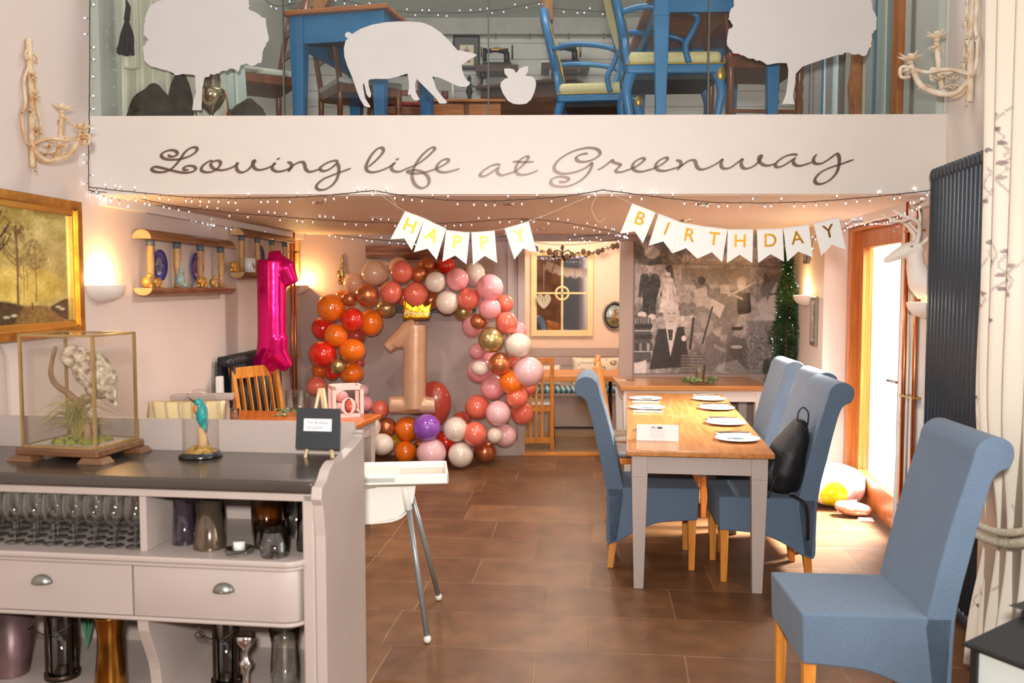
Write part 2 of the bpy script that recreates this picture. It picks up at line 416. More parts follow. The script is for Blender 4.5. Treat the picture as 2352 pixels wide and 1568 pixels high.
# panelling strips either side of the opening
for x0, x1 in ((-.045, .018), (.055, .125), (1.035, 1.165)):
    struct(MB().box(x0, x1, YB - .035, YB, 0, CZ - .0).build('trim_1', MAUVE_L, bevel=.004))
struct(MB().box(-.3, .06, YB - .05, YB, 0, .16).build('baseboard_back', MAUVE_L, bevel=.004))
struct(MB().box(-.36, 1.2, YB - .06, YB, 2.07, CZ).build('trim_2', mat('trim_brown', (150, 128, 118), .5), bevel=.004))
struct(MB().box(.1, 1.06, YB - .06, YB + .04, 0, .03).build('trim_3', OAK, bevel=.004))
# small room beyond
PEACH = mat('far_wall_paint', (240, 214, 192), .75, var=.01)
struct(MB().box(-.3, 1.75, 10.42, 10.55, 0, 2.5).build('wall_far', PEACH))
struct(MB().box(-.3, -.15, 8.8, 10.42, 0, 2.5).build('wall_far_left', PEACH))
struct(MB().box(1.62, 1.75, 8.8, 10.42, 0, 2.5).build('wall_far_right', PEACH))
struct(MB().box(-.3, 1.75, 8.8, 10.55, 2.42, 2.5).build('ceiling', WHITE))
# rubble stone wall at the photographer's end, and the wall returns
STONE = mat('rubble_stone', (206, 140, 92), .85, vcol2=(126, 80, 52), scale=3.5, bump=1, bscale=6)
struct(MB().box(-3.0, 1.30, -2.9, -2.6, 0, 4.2).build('wall_near', STONE))
struct(MB().box(1.30, 3.0, -2.9, -2.6, 0, 3.2).build('wall_near', mat('near_wall_paint', (150, 152, 158), .7)))
# loft slab: ceiling below, fascia in front
mb = MB(); mb.prism([(XL(4.9), FAS(-2.2) + .05), (XR(4.8), FAS(2.3) + .05), (XR(8.9), 8.8), (XL(8.9), 8.8)], CZ, UZ, lambda x, y, z: (x, y, z))
struct(mb.build('ceiling', CEIL))
def fas(x, y, z): return (x, FAS(x) + y, z)
struct(MB().box(XL(4.86), XR(4.83), 0, .05, 2.138, 2.556, fas).build('trim_4', mat('fascia_paint', (224, 213, 202), .5, var=.01)))
# ceiling edge cornices under the loft
for ln, sg, nm in ((XL, 1, 'trim_5'), (XR, -1, 'trim_6')):
    y0, y1 = (4.92, 8.6) if sg > 0 else (4.9, 6.97)
    mb = MB(); mb.prism([(ln(y0), y0), (ln(y1), y1), (ln(y1) + sg * .05, y1), (ln(y0) + sg * .05, y0)], CZ - .05, CZ, lambda x, y, z: (x, y, z)); struct(mb.build(nm, WHITE))
# loft room shell
PLANK = bpy.data.materials.new('painted_planks'); PLANK.use_nodes = True
def plank_mat(m):
    N = m.node_tree.nodes; L = m.node_tree.links; b = N['Principled BSDF']; b.inputs['Roughness'].default_value = .6
    tc = N.new('ShaderNodeTexCoord'); sp = N.new('ShaderNodeSeparateXYZ'); L.new(tc.outputs['Object'], sp.inputs[0])
    mo = N.new('ShaderNodeMath'); mo.operation = 'FRACT'; mu = N.new('ShaderNodeMath'); mu.operation = 'MULTIPLY'; mu.inputs[1].default_value = 7.0
    L.new(sp.outputs[2], mu.inputs[0]); L.new(mu.outputs[0], mo.inputs[0])
    gt = N.new('ShaderNodeMath'); gt.operation = 'GREATER_THAN'; gt.inputs[1].default_value = .95; L.new(mo.outputs[0], gt.inputs[0])
    nz = N.new('ShaderNodeTexNoise'); nz.inputs['Scale'].default_value = 2; nz.inputs['Detail'].default_value = 6
    mp = N.new('ShaderNodeMapping'); mp.inputs['Scale'].default_value = (1, 1, 9); L.new(tc.outputs['Object'], mp.inputs[0]); L.new(mp.outputs[0], nz.inputs['Vector'])
    r = N.new('ShaderNodeValToRGB'); r.color_ramp.elements[0].color = srgb(186, 180, 174); r.color_ramp.elements[1].color = srgb(214, 208, 202); L.new(nz.outputs[0], r.inputs[0])
    mx = N.new('ShaderNodeMix'); mx.data_type = 'RGBA'; mx.inputs[7].default_value = srgb(140, 134, 128); L.new(gt.outputs[0], mx.inputs[0]); L.new(r.outputs[0], mx.inputs[6]); L.new(mx.outputs[2], b.inputs['Base Color'])
plank_mat(PLANK)
YU = 8.3
GREYW = mat('loft_wall_paint', (206, 206, 198), .7, var=.01)
struct(MB().box(-2.4, 3.1, YU, YU + .12, 2.5, 4.07).build('wall_back', PLANK))
struct(MB().box(-2.4, 3.1, YU - .05, YU, 3.92, 4.07).build('trim_7', mat('loft_ledge', (170, 164, 158), .6), bevel=.005))
mb = MB(); mb.prism([(YU + .1, 4.05), (YU + .1, 4.12), (4.4, 6.2), (4.4, 6.13)], -2.4, 3.1, lambda y, z, x: (x, y, z)); struct(mb.build('ceiling', GREYW))
struct(MB().box(XL(4.95), XR(8.5), 4.92, 8.3, 2.49, 2.51).build('floor', DARKW))
wall_strip('wall_right', GREYW, XR, 4.86, 8.3, 2.51, 5.5, -.04, .04)
wall_strip('wall_left', GREYW, XL, 4.9, 8.3, 2.51, 5.5, 0, .04)
# ================================================================ door, pipes, radiators, wall lights
def RWP(Y, h=0, off=0): return Vector((XR(Y, off), Y, h))
def door_pt(Y, off=0): return (1.815 + SLR * Y + off, Y)
def dbox(mb, y0, y1, o0, o1, z0, z1):
    mb.prism([(door_pt(y0, o0)), (door_pt(y1, o0)), (door_pt(y1, o1)), (door_pt(y0, o1))], z0, z1, lambda x, y, z: (x, y, z)); return mb
mb = MB(); dbox(mb, DY0 - .08, DY0 + .0, -.1, .08, 0, 2.16); dbox(mb, DY1 - .09, DY1, -.1, .08, 0, 2.16); dbox(mb, DY0, DY1 - .09, -.1, .08, 2.06, 2.16)
fr = struct(mb.build('door_1', DOORW, bevel=.004))
mb = MB(); dbox(mb, DY0, DY0 + .16, -.03, .03, .02, 2.06); dbox(mb, DY1 - .2, DY1 - .09, -.03, .03, .02, 2.06); dbox(mb, DY0 + .16, DY1 - .2, -.03, .03, 1.93, 2.06); dbox(mb, DY0 + .16, DY1 - .2, -.03, .03, .02, .24)
mb.build('door_leaf', DOORW, fr, bevel=.004)
dbox(MB(), DY0 + .16, DY1 - .2, -.006, .006, .24, 1.93).build('door_glass', GLASS, fr)
mb = MB(); p = door_pt(DY0 + .08, -.036); hx = p[0]
mb.box(hx - .006, hx + .006, p[1] - .025, p[1] + .025, .88, 1.12); mb.cyl((hx, p[1], 1.03), (hx - .05, p[1], 1.03), .009); mb.cyl((hx - .05, p[1] - .01, 1.03), (hx - .055, p[1] + .12, 1.03), .009)
mb.build('door_handle', STEEL, fr, bevel=.002)
# white rendered wall across the porch
mb = MB(); mb.prism([(3.75, 4.2), (4.4, 8.9), (4.5, 8.9), (3.85, 4.2)], 0, 3.0, lambda x, y, z: (x, y, z)); struct(mb.build('wall_porch', WHITE))
struct(MB().box(2.74, 4.6, 4.2, 8.9, 0, .012).build('floor', mat('porch_slab', (200, 190, 176), .8)))

# copper pipes
def pipes(name, label, P, z0, z1, n, dx, r=.013):
    t = thing(name, label, 'pipes', (P[0], P[1], 0))
    for i in range(n):
        mb = MB(); mb.cyl((i * dx[0], i * dx[1], z0), (i * dx[0], i * dx[1], z1), r, n=12); mb.build('pipe', COPPER, t)
    for z in ((z0 + .25), (z0 + z1) / 2 - .08, z1 - .18):
        mb = MB(); mb.box(-.02, (n - 1) * dx[0] + .03, min(0, (n - 1) * dx[1]) - .008, max(0, (n - 1) * dx[1]) + .008, z, z + .012)
        mb.cyl(((n - 1) * dx[0], (n - 1) * dx[1], z), ((n - 1) * dx[0] + .05, (n - 1) * dx[1] - .02, z), .008); mb.build('pipe_clip', BRASS, t)
    return t
pipes('copper_pipes', 'bare copper heating pipes running up the wall beside the glazed door', (XR(5.24) - .055, 5.24), .02, CZ, 3, (.028, -.075))
pipes('copper_pipes', 'thin copper pipes running up the left wall behind the pink number balloon', (XL(8.24) + .03, 8.24), .02, CZ, 2, (.026, .02), .011)

def radiator(name, label, P, rz, n, pitch, z0, z1, depth, m, rows=2):
    t = thing(name, label, 'radiator', (P[0], P[1], 0), rz); half = n * pitch / 2
    for i in range(n):
        x = -half + pitch * (i + .5); mb = MB()
        for k in range(rows):
            y = -depth + k * (depth - .03) / max(1, rows - 1) - .012
            mb.tube([(x, y, z0 + .03), (x, y, z1 - .03)], pitch * .40, 10)
        for z in (z0 + .028, z1 - .028):
            mb.tube([(x, -depth - .02, z), (x, -.03, z)], [pitch * .46, pitch * .46], 10, flat=1.6)
            mb.sphere((x, -depth - .018, z), (pitch * .46, .02, pitch * .72), 10, 8)
        mb.build('column', m, t)
    mb = MB(); mb.cyl((-half - .05, -.07, z0 + .06), (-half, -.07, z0 + .06), .012); mb.sphere((-half - .05, -.07, z0 + .08), (.02, .02, .035)); mb.build('valve', STEEL, t)
    return t
RADM = mat('anthracite_radiator', (52, 58, 66), .3, .2, var=.03)
RADB = mat('black_radiator', (34, 40, 44), .32, .2, var=.03)
yc = 4.12; radiator('column_radiator', 'tall anthracite column radiator on the right wall beside the curtain', (XR(yc) - .01, yc), RZR, 19, .052, .10, 2.235, .10, RADM)
yc = 6.98; t = radiator('column_radiator', 'low black column radiator on the left wall behind the slatted chair', (XL(yc) + .01, yc), RZL, 20, .055, .3, 1.12, .12, RADB)
MB().box(-.64, -.58, -.09, -.05, .86, 1.0).build('thermostat', mat('white_plastic', (238, 238, 232), .35, var=.01), t, bevel=.006)

PLASTER = mat('plaster_bowl', (238, 228, 218), .6, var=.01)
def uplight(label, P, rz, z, w, power, off=0):
    t = thing('wall_uplight', label, 'wall light', (P[0], P[1], z), rz)
    prof = [(w * math.sin(a), -w * .62 * math.cos(a)) for a in [R(90) * i / 12 for i in range(0, 13)]]
    mb = MB(); mb.lathe([(max(.001, r), zz) for r, zz in prof], 24, (0, 0, 0), math.pi, 2 * math.pi, 1, .75)
    mb.lathe([(max(.001, r * .93), zz * .9) for r, zz in prof], 24, (0, 0, 0), math.pi, 2 * math.pi, 1, .75)
    mb.lathe([(w, 0), (w * .93, 0)], 24, (0, 0, 0), math.pi, 2 * math.pi, 1, .75)
    mb.build('bowl', PLASTER, t)
    MB().sphere((0, -w * .3, -.035), (.022, .022, .03)).build('bulb', mat('warm_bulb', (255, 214, 150), .4, emit=16, emitcol=(1, .72, .4, 1)), t)
    n = Vector((math.sin(rz), -math.cos(rz)))
    l = lamp('POINT', 'uplight_glow', (P[0] + n.x * w * .36, P[1] + n.y * w * .36, z + .045), power, WARM, .025)
    return t
Y = on_left(232); uplight('plaster half-bowl uplight on the left wall right of the gilt painting', (XL(Y) + .002, Y), RZL, 1.65, .155, 10)
Y = 8.48; uplight('plaster half-bowl uplight in the far left corner behind the pink number balloon', (XL(Y) + .002, Y), RZL, 1.65, .15, 11)
Y = 5.0; uplight('plaster half-bowl uplight under the white deer head', (XR(Y) - .002, Y), RZR, at(2120, 694, 5.0).z, .15, 8)
Y = 7.62; xw = xp + SLR * (Y - 6.98); uplight('plaster half-bowl uplight on the right wall past the fir tree', (xw - .002, Y), RZR, at(1850, 678, Y).z, .15, 9)

# recessed ceiling spots
sp0 = None
for i, (px, py, lab) in enumerate([(733, 465, 'leftmost in the front row'), (1165, 467, 'middle one in the front row'), (1615, 468, 'rightmost in the front row'), (858, 502, 'in the second row above the balloons'),
                              (1212, 504, 'in the second row above the HAPPY banner'), (1575, 505, 'in the second row above the BIRTHDAY banner'), (1243, 525, 'in the third row before the far opening')]):
    P = atz(px, py, CZ)
    if sp0 is None:
        sp0 = thing('ceiling_spot', 'x', 'ceiling light', P, 0, 'recessed spots under the loft')
        mb = MB(); mb.lathe([(.052, 0), (.05, -.008), (.034, -.01), (.03, .0)], 20); mb.build('rim', mat('chrome', (220, 220, 218), .12, 1.0, var=.01), sp0)
        MB().lathe([(.001, -.004), (.03, -.004)], 16).build('lens', mat('spot_lens', (255, 240, 210), .3, emit=1.2, emitcol=(1, .85, .6, 1)), sp0); s = sp0
    else: s = dup(sp0, P)
    s['label'] = 'chrome recessed spotlight in the low ceiling, ' + lab
    lamp('SPOT', 'spot_beam', (P.x, P.y, CZ - .03), 36, (1, .92, .83), .03, (P.x, P.y, 0), spot=168)

# ================================================================ tables
def farm_table(name, label, C, rz, W, L, H, topm, legm, apron=.1, th=.032, legw=.085, nose=True, seam=False):
    """x = width, y = length"""
    t = thing(name, label, 'table', (C[0], C[1], 0), rz)
    MB().box(-W / 2, W / 2, -L / 2, L / 2, H - th, H).build('tabletop', topm, t, bevel=.007, seg=3)
    a, b = W / 2 - .03, L / 2 - .035
    MB().box(-a + legw, a - legw, -b + .012, -b + .032, H - th - apron, H - th).build('apron', legm, t)
    MB().box(-a + legw, a - legw, b - .032, b - .012, H - th - apron, H - th).build('apron', legm, t)
    MB().box(-a + .012, -a + .032, -b + legw, b - legw, H - th - apron, H - th).build('apron', legm, t)
    MB().box(a - .032, a - .012, -b + legw, b - legw, H - th - apron, H - th).build('apron', legm, t)
    for sx in (-1, 1):
        for sy in (-1, 1):
            cx, cy = sx * (a - legw / 2), sy * (b - legw / 2)
            mb = MB(); mb.box(cx - legw / 2, cx + legw / 2, cy - legw / 2, cy + legw / 2, H - th - apron - .02, H - th)
            mb.taper((cx, cy, 0), (legw * .62, legw * .62), (cx, cy, H - th - apron - .02), (legw, legw)); mb.build('leg', legm, t, bevel=.003)
    return t
A0 = atz(1442, 1034, .77); B0 = atz(1777, 1041, .77)
TW = .775
dirY = Vector((math.sin(-RZT), math.cos(-RZT), 0)); dirX = Vector((math.cos(RZT), math.sin(RZT), 0))
c0 = (A0 + B0) / 2; L1 = 1.30
C1 = c0 + dirY * (L1 / 2); C2 = c0 + dirY * (L1 * 1.5 + .004)
farm_table('dining_table', 'long pine dining table with mauve legs, near half set with a white card', C1, RZT, TW, L1, .77, PINE, MAUVE_L)
farm_table('dining_table', 'far half of the pine dining table, pushed against the near half', C2, RZT, TW, L1 - .02, .77, PINE, MAUVE_L)
TBL0, TBLL = c0, L1 * 2
farm_table('side_table', 'wide pine table with white apron standing crosswise before the photo mural', (1.605, 8.14), -R(1), 1.30, .80, .775, PINEX, WHITE, th=.045)
LT = farm_table('dining_table', 'orange-brown wooden table with a painted leg behind the sideboard', (-1.50, 5.86), R(-11), 1.06, .78, .76, wood('orange_oak', (214, 116, 42), (184, 88, 26), .3, ax=(1, 10, 10)), MAUVE_L)

# ---------------------------------------------------------------- roll-back dining chairs
FAB = bpy.data.materials.new('blue_chair_fabric'); FAB.use_nodes = True
def fab():
    N = FAB.node_tree.nodes; L = FAB.node_tree.links; b = N['Principled BSDF']; b.inputs['Roughness'].default_value = .85; b.inputs['Sheen Weight'].default_value = .08
    tc = N.new('ShaderNodeTexCoord'); mp = N.new('ShaderNodeMapping'); mp.inputs['Scale'].default_value = (60, 60, 420); L.new(tc.outputs['Object'], mp.inputs[0])
    n = N.new('ShaderNodeTexNoise'); n.inputs['Scale'].default_value = 4; n.inputs['Detail'].default_value = 2; L.new(mp.outputs[0], n.inputs['Vector'])
    n2 = N.new('ShaderNodeTexNoise'); n2.inputs['Scale'].default_value = 5; n2.inputs['Detail'].default_value = 3; L.new(tc.outputs['Object'], n2.inputs['Vector'])
    r = N.new('ShaderNodeValToRGB'); r.color_ramp.elements[0].position = .3; r.color_ramp.elements[1].position = .7; r.color_ramp.elements[0].color = srgb(76, 94, 114); r.color_ramp.elements[1].color = srgb(106, 124, 144); L.new(n.outputs[0], r.inputs[0])
    mx = N.new('ShaderNodeMix'); mx.data_type = 'RGBA'; mx.blend_type = 'MULTIPLY'; mr = N.new('ShaderNodeMapRange'); mr.inputs[3].default_value = .86; mr.inputs[4].default_value = 1.1; L.new(n2.outputs[0], mr.inputs[0])
    mx.inputs[0].default_value = 1; L.new(r.outputs[0], mx.inputs[6]); L.new(mr.outputs[0], mx.inputs[7]); L.new(mx.outputs[2], b.inputs['Base Color'])
    bp = N.new('ShaderNodeBump'); bp.inputs['Strength'].default_value = .25; bp.inputs['Distance'].default_value = .002; L.new(n.outputs[0], bp.inputs['Height']); L.new(bp.outputs[0], b.inputs['Normal'])
fab()
def rollback(label, loc, rz):
    t = thing('dining_chair', label, 'chair', loc, rz, 'blue fabric dining chairs')
    hw = .235
    under = smoothpath([(-.262, .30, 0), (-.15, .292, 0), (-.02, .275, 0), (.10, .225, 0), (.19, .165, 0), (.255, .145, 0)], 4)
    prof = [(-.262, .485), (-.255, .30)] + [(p.x, p.y) for p in under[1:]] + [(.268, .48)]
    mb = MB(); mb.prism(prof, -hw, hw); mb.build('seat', FAB, t, bevel=.03, seg=4)
    # backrest: side profile with the rolled top
    f = smoothpath([(.165, .44, 0), (.185, .60, 0), (.215, .80, 0), (.245, .95, 0), (.262, 1.03, 0), (.272, 1.085, 0), (.305, 1.118, 0), (.35, 1.122, 0), (.392, 1.098, 0), (.405, 1.055, 0), (.392, 1.015, 0), (.362, 1.0, 0), (.34, .965, 0), (.318, .85, 0), (.295, .68, 0), (.275, .52, 0), (.268, .30, 0), (.262, .15, 0), (.20, .17, 0)], 4)
    mb = MB(); mb.prism([(p.x + max(0, p.y - .45) * .085, p.y) for p in f], -hw, hw, smooth=True); o = mb.build('backrest', FAB, t, bevel=.016, seg=3)
    for sx, sy in ((-1, -1), (-1, 1), (1, -1), (1, 1)):
        x = -.225 if sx < 0 else .225; zt = .31 if sx < 0 else .18
        mb = MB(); mb.taper((x + (.02 if sx > 0 else 0), sy * .2, 0), (.034, .034), (x, sy * .2, zt), (.046, .046)); mb.build('leg', OAKV, t, bevel=.003)
    return t
rollback('blue fabric roll-back chair alone in the right foreground beside the curtain', (1.305, 3.33, 0), R(-3))
chR = [(5.08, 'blue roll-back chair holding the black backpack, nearest on the right of the table'), (5.64, 'second blue roll-back chair on the right of the table, partly hidden by the backpack chair'), (6.45, 'farthest blue roll-back chair on the right side of the table')]
for Y_, lab in chR:
    x_ = {5.08: 1.42, 5.64: 1.535, 6.45: 1.60}[Y_]
    rollback(lab, (x_, Y_, 0), R(-4))
rollback('blue roll-back chair on the left side of the table, its back to the stone floor', (.84, 5.32, 0), R(180 - 6))

# ---------------------------------------------------------------- wooden slat chairs
def slat_chair(label, loc, rz, seatm, sc=1.0, H=1.08):
    t = thing('slat_back_chair', label, 'chair', loc, rz, 'wooden slat-back chairs'); W = .42
    def bk(z): return .21 + max(0, z - .45) * .18 + max(0, .45 - z) * .05
    for s_ in (-1, 1):
        mb = MB(); pts = [0, .25, .45, .7, H]
        for i in range(4):
            z0, z1 = pts[i], pts[i + 1]; mb.add([(bk(z0) - .02, s_ * W / 2 - .017, z0), (bk(z0) + .02, s_ * W / 2 - .017, z0), (bk(z0) + .02, s_ * W / 2 + .017, z0), (bk(z0) - .02, s_ * W / 2 + .017, z0),
                (bk(z1) - .02, s_ * W / 2 - .017, z1), (bk(z1) + .02, s_ * W / 2 - .017, z1), (bk(z1) + .02, s_ * W / 2 + .017, z1), (bk(z1) - .02, s_ * W / 2 + .017, z1)],
                [(0, 3, 2, 1), (4, 5, 6, 7), (0, 1, 5, 4), (1, 2, 6, 5), (2, 3, 7, 6), (3, 0, 4, 7)])
        mb.build('rear_post', OAKV, t, bevel=.003)
        mb = MB(); mb.taper((-.2, s_ * (W / 2), 0), (.03, .03), (-.2, s_ * (W / 2), .44), (.038, .038)); mb.build('leg', OAKV, t, bevel=.003)
    MB().bar((bk(H - .05), -W / 2, H - .05), (bk(H - .05), W / 2, H - .05), .022, .085).build('top_rail', OAKV, t, bevel=.006)
    MB().bar((bk(.47), -W / 2, .5), (bk(.47), W / 2, .5), .02, .045).build('lower_rail', OAKV, t, bevel=.003)
    for k in range(5):
        y = -W / 2 + W * (k + 1) / 6
        MB().bar((bk(.51), y, .51), (bk(H - .08), y, H - .08), .026, .011, up=(0, 1, 0)).build('back_slat', OAKV, t)
    mb = MB(); mb.box(-.21, .22, -W / 2, W / 2, .395, .435); mb.build('seat_frame', OAKV, t, bevel=.004)
    mb = MB(); mb.box(-.225, .2, -W / 2 + .012, W / 2 - .012, .435, .475); mb.build('seat_pad', seatm, t, bevel=.018, seg=3)
    return t
def stripes(name, c1, c2, n=26, axis=1, c3=None):
    m = bpy.data.materials.new(name); m.use_nodes = True; N = m.node_tree.nodes; L = m.node_tree.links; b = N['Principled BSDF']; b.inputs['Roughness'].default_value = .8
    tc = N.new('ShaderNodeTexCoord'); sp = N.new('ShaderNodeSeparateXYZ'); L.new(tc.outputs['Object'], sp.inputs[0])
    def st(ax, k):
        mu = N.new('ShaderNodeMath'); mu.operation = 'MULTIPLY'; mu.inputs[1].default_value = k; L.new(sp.outputs[ax], mu.inputs[0])
        fr_ = N.new('ShaderNodeMath'); fr_.operation = 'FRACT'; L.new(mu.outputs[0], fr_.inputs[0]); g = N.new('ShaderNodeMath'); g.operation = 'GREATER_THAN'; g.inputs[1].default_value = .5; L.new(fr_.outputs[0], g.inputs[0]); return g
    g = st(axis, n); mx = N.new('ShaderNodeMix'); mx.data_type = 'RGBA'; mx.inputs[6].default_value = srgb(*c1); mx.inputs[7].default_value = srgb(*c2); L.new(g.outputs[0], mx.inputs[0]); out = mx
    if c3:
        g2 = st((axis + 1) % 3 if axis != 2 else 0, n); m2 = N.new('ShaderNodeMix'); m2.data_type = 'RGBA'; m2.blend_type = 'MULTIPLY'; m2.inputs[7].default_value = srgb(*c3); L.new(g2.outputs[0], m2.inputs[0]); L.new(mx.outputs[2], m2.inputs[6]); out = m2
    L.new(out.outputs[2], b.inputs['Base Color']); return m
PADW = stripes('pale_stripe_cushion', (226, 220, 206), (196, 196, 190), 22, 1)
GREY_CH = stripes('grey_check_cushion', (206, 208, 210), (150, 158, 168), 24, 1, (200, 204, 210))
slat_chair('slat-back wooden chair with white cushion on the left of the table, nearer of the two', (.93, 6.40, 0), R(180 - 7), GREY_CH)
slat_chair('slat-back wooden chair on the left of the table, farther of the two', (.995, 7.04, 0), R(180 - 7), PADW)
slat_chair('orange-oak slat-back chair pushed up to the left wooden table', (-1.655, 6.47, 0), R(149), PADW, H=1.06)
# full-height slatted chair in the opening
t = thing('slat_back_chair', 'wooden chair with slats down to its floor rail standing in the opening', 'chair', (.27, 8.86, .012), R(4), 'wooden slat-back chairs')
for s_ in (-1, 1):
    MB().box(s_ * .13 - .02 + (.0 if s_ > 0 else -.06), s_ * .13 + .02 + (.0 if s_ > 0 else -.06), -.016, .016, 0, .92).build('rear_post', OAKV, t, bevel=.003)
    MB().box(s_ * .13 - .014 + (.02 if s_ > 0 else -.06), s_ * .13 + .014 + (.02 if s_ > 0 else -.06), .36, .39, 0, .42).build('leg', OAKV, t)
MB().box(-.19, .13, -.012, .012, .86, .92).build('top_rail', OAKV, t, bevel=.003)
MB().box(-.19, .13, -.012, .012, .06, .12).build('lower_rail', OAKV, t, bevel=.003)
for k in range(4): MB().box(-.142 + k * .058 - .012, -.142 + k * .058 + .012, -.006, .006, .12, .86).build('back_slat', OAKV, t)
MB().box(-.2, .15, .0, .4, .38, .43).build('seat_frame', OAKV, t)
MB().box(-.2, .16, .02, .40, .43, .475).build('seat_pad', PADW, t, bevel=.015)

# ---------------------------------------------------------------- white plastic high chair
HC = mat('high_chair_plastic', (240, 236, 224), .3, var=.01)
t = thing('high_chair', 'white plastic high chair with grey tube legs beside the sideboard', 'high chair', (-.55, 4.25, 0), R(6))
def hcp(x, y, z): return (x, y, z)
top = .80
corners = [atz(838, 1042, top), atz(1028, 1046, top), atz(995, 1093, top), atz(832, 1078, top)]
base = Vector((-.55, 4.25, 0)); Mi = Matrix.Rotation(-R(6), 3, 'Z')
lc = [Mi @ (c - base) for c in corners]
cx = sum(c.x for c in lc) / 4; cy = sum(c.y for c in lc) / 4; hw, hd = .205, .155
cx = .03; cy = -.13
mb = MB(); mb.box(cx - hw, cx + hw, cy - hd, cy + hd, top - .048, top - .036)
for a in ((cx - hw, cx - hw + .014, cy - hd, cy + hd), (cx + hw - .014, cx + hw, cy - hd, cy + hd), (cx - hw, cx + hw, cy - hd, cy - hd + .014), (cx - hw, cx + hw, cy + hd - .014, cy + hd)): mb.box(a[0], a[1], a[2], a[3], top - .048, top)
mb.box(cx - hw, cx - .03, cy - hd, cy + hd, top - .04, top - .008)
mb.build('tray', HC, t, bevel=.008, seg=3)
MB().box(cx - .02, cx + hw - .016, cy - hd + .016, cy + hd - .016, top - .036, top - .032).build('tray_inset', mat('tray_inset', (214, 190, 170), .35, var=.02), t, bevel=.001)
# seat bucket
mb = MB()
prof = smoothpath([(-.36, .93, 0), (-.35, .75, 0), (-.33, .60, 0), (-.27, .545, 0), (-.12, .545, 0), (.0, .56, 0), (.06, .62, 0), (.05, .70, 0)], 4)
vs = []; k = len(prof)
for s_ in (-1, 1):
    for p in prof: vs.append((p.x, s_ * .15, p.y))
mb.add(vs, [(i, i + 1, k + i + 1, k + i) for i in range(k - 1)], True)
for s_ in (-1, 1):
    q = [(-.35, .75), (-.33, .60), (-.27, .55), (-.12, .55), (.0, .57), (.07, .64), (.09, .75), (-.02, .755), (-.1, .71), (-.2, .70), (-.3, .755)]
    mb.prism(q, s_ * .15 - .004, s_ * .15 + .004)
mb.build('seat', HC, t, solid=.007)
for (x, y, lx, ly) in ((.035, -.135, .135, -.235), (.035, .14, .20, .32), (-.30, -.135, -.42, -.235), (-.30, .14, -.42, .27)):
    mb = MB(); mb.tube([(x - .01, y, .76), (x + (lx - x) * .18, y + (ly - y) * .18, .605)], [.022, .019], 12); sock = mb.build('leg_socket', HC, t)
    mb = MB(); mb.cyl((x + (lx - x) * .1, y + (ly - y) * .1, .66), (lx, ly, .02), .0125, .0125); l = mb.build('leg', mat('grey_tube', (150, 154, 154), .35, .4, var=.02), t)
    mb = MB(); mb.sphere((lx, ly, .02), (.018, .018, .02)); mb.build('foot_cap', HC, l)

# ================================================================ sideboard in the left foreground
SF = Vector((-.665, 2.985, 0)); SU = Vector((-.9914, .1305, 0)); SV = Vector((.11, .994, 0))
def S(a, b, z): p = SF + SU * a + SV * b; return (p.x, p.y, z)
sb = thing('sideboard', 'mauve painted sideboard with dark worktop, drawers and open glass shelves', 'sideboard', (0, 0, 0))
DEP = .47
TOPM = mat('dark_worktop', (66, 58, 51), .28, var=.08, scale=3, coat=.3)
poly = [(0.0, -.03), (1.62, -.03), (1.62, DEP), (0, DEP)]
mb = MB(); mb.prism(poly, .948, .992, lambda a, b, z: S(a, b, z)); mb.build('worktop', TOPM, sb, bevel=.012, seg=3)
mb = MB(); mb.prism([(0.0, DEP), (1.62, DEP), (1.62, DEP + .02), (0, DEP + .02)], .0, 1.115, lambda a, b, z: S(a, b, z)); mb.build('back_panel', MAUVE_L, sb)
# side panel with scrolled gallery end
g = [(.0, 0.0), (DEP + .02, 0.0), (DEP + .02, 1.085)] + [(p.x, p.y) for p in smoothpath([(DEP - .02, 1.082, 0), (.45, 1.06, 0), (.30, 1.035, 0), (.2, 1.025, 0), (.12, 1.035, 0), (.06, 1.02, 0), (.02, .99, 0), (-.03, .975, 0)], 4)] + [(-.04, .935), (-.02, .91), (-.01, .85), (0.0, .8)]
mb = MB(); mb.prism(g, -.032, .004, lambda b, z, a: S(a, b, z)); mb.build('side_panel', MAUVE_L, sb, bevel=.003)
mb = MB(); mb.prism([(.0, 0), (DEP, 0), (DEP, .93), (0, .93)], 1.60, 1.63, lambda b, z, a: S(a, b, z)); mb.build('side_panel', MAUVE_L, sb)
mb = MB(); mb.box(.004, .045, -.012, .02, 0, .946, S); mb.build('front_post', MAUVE_L, sb, bevel=.006)
mb = MB(); mb.box(.0, 1.62, -.012, .012, .92, .947, S); mb.build('top_rail', MAUVE_L, sb, bevel=.003)
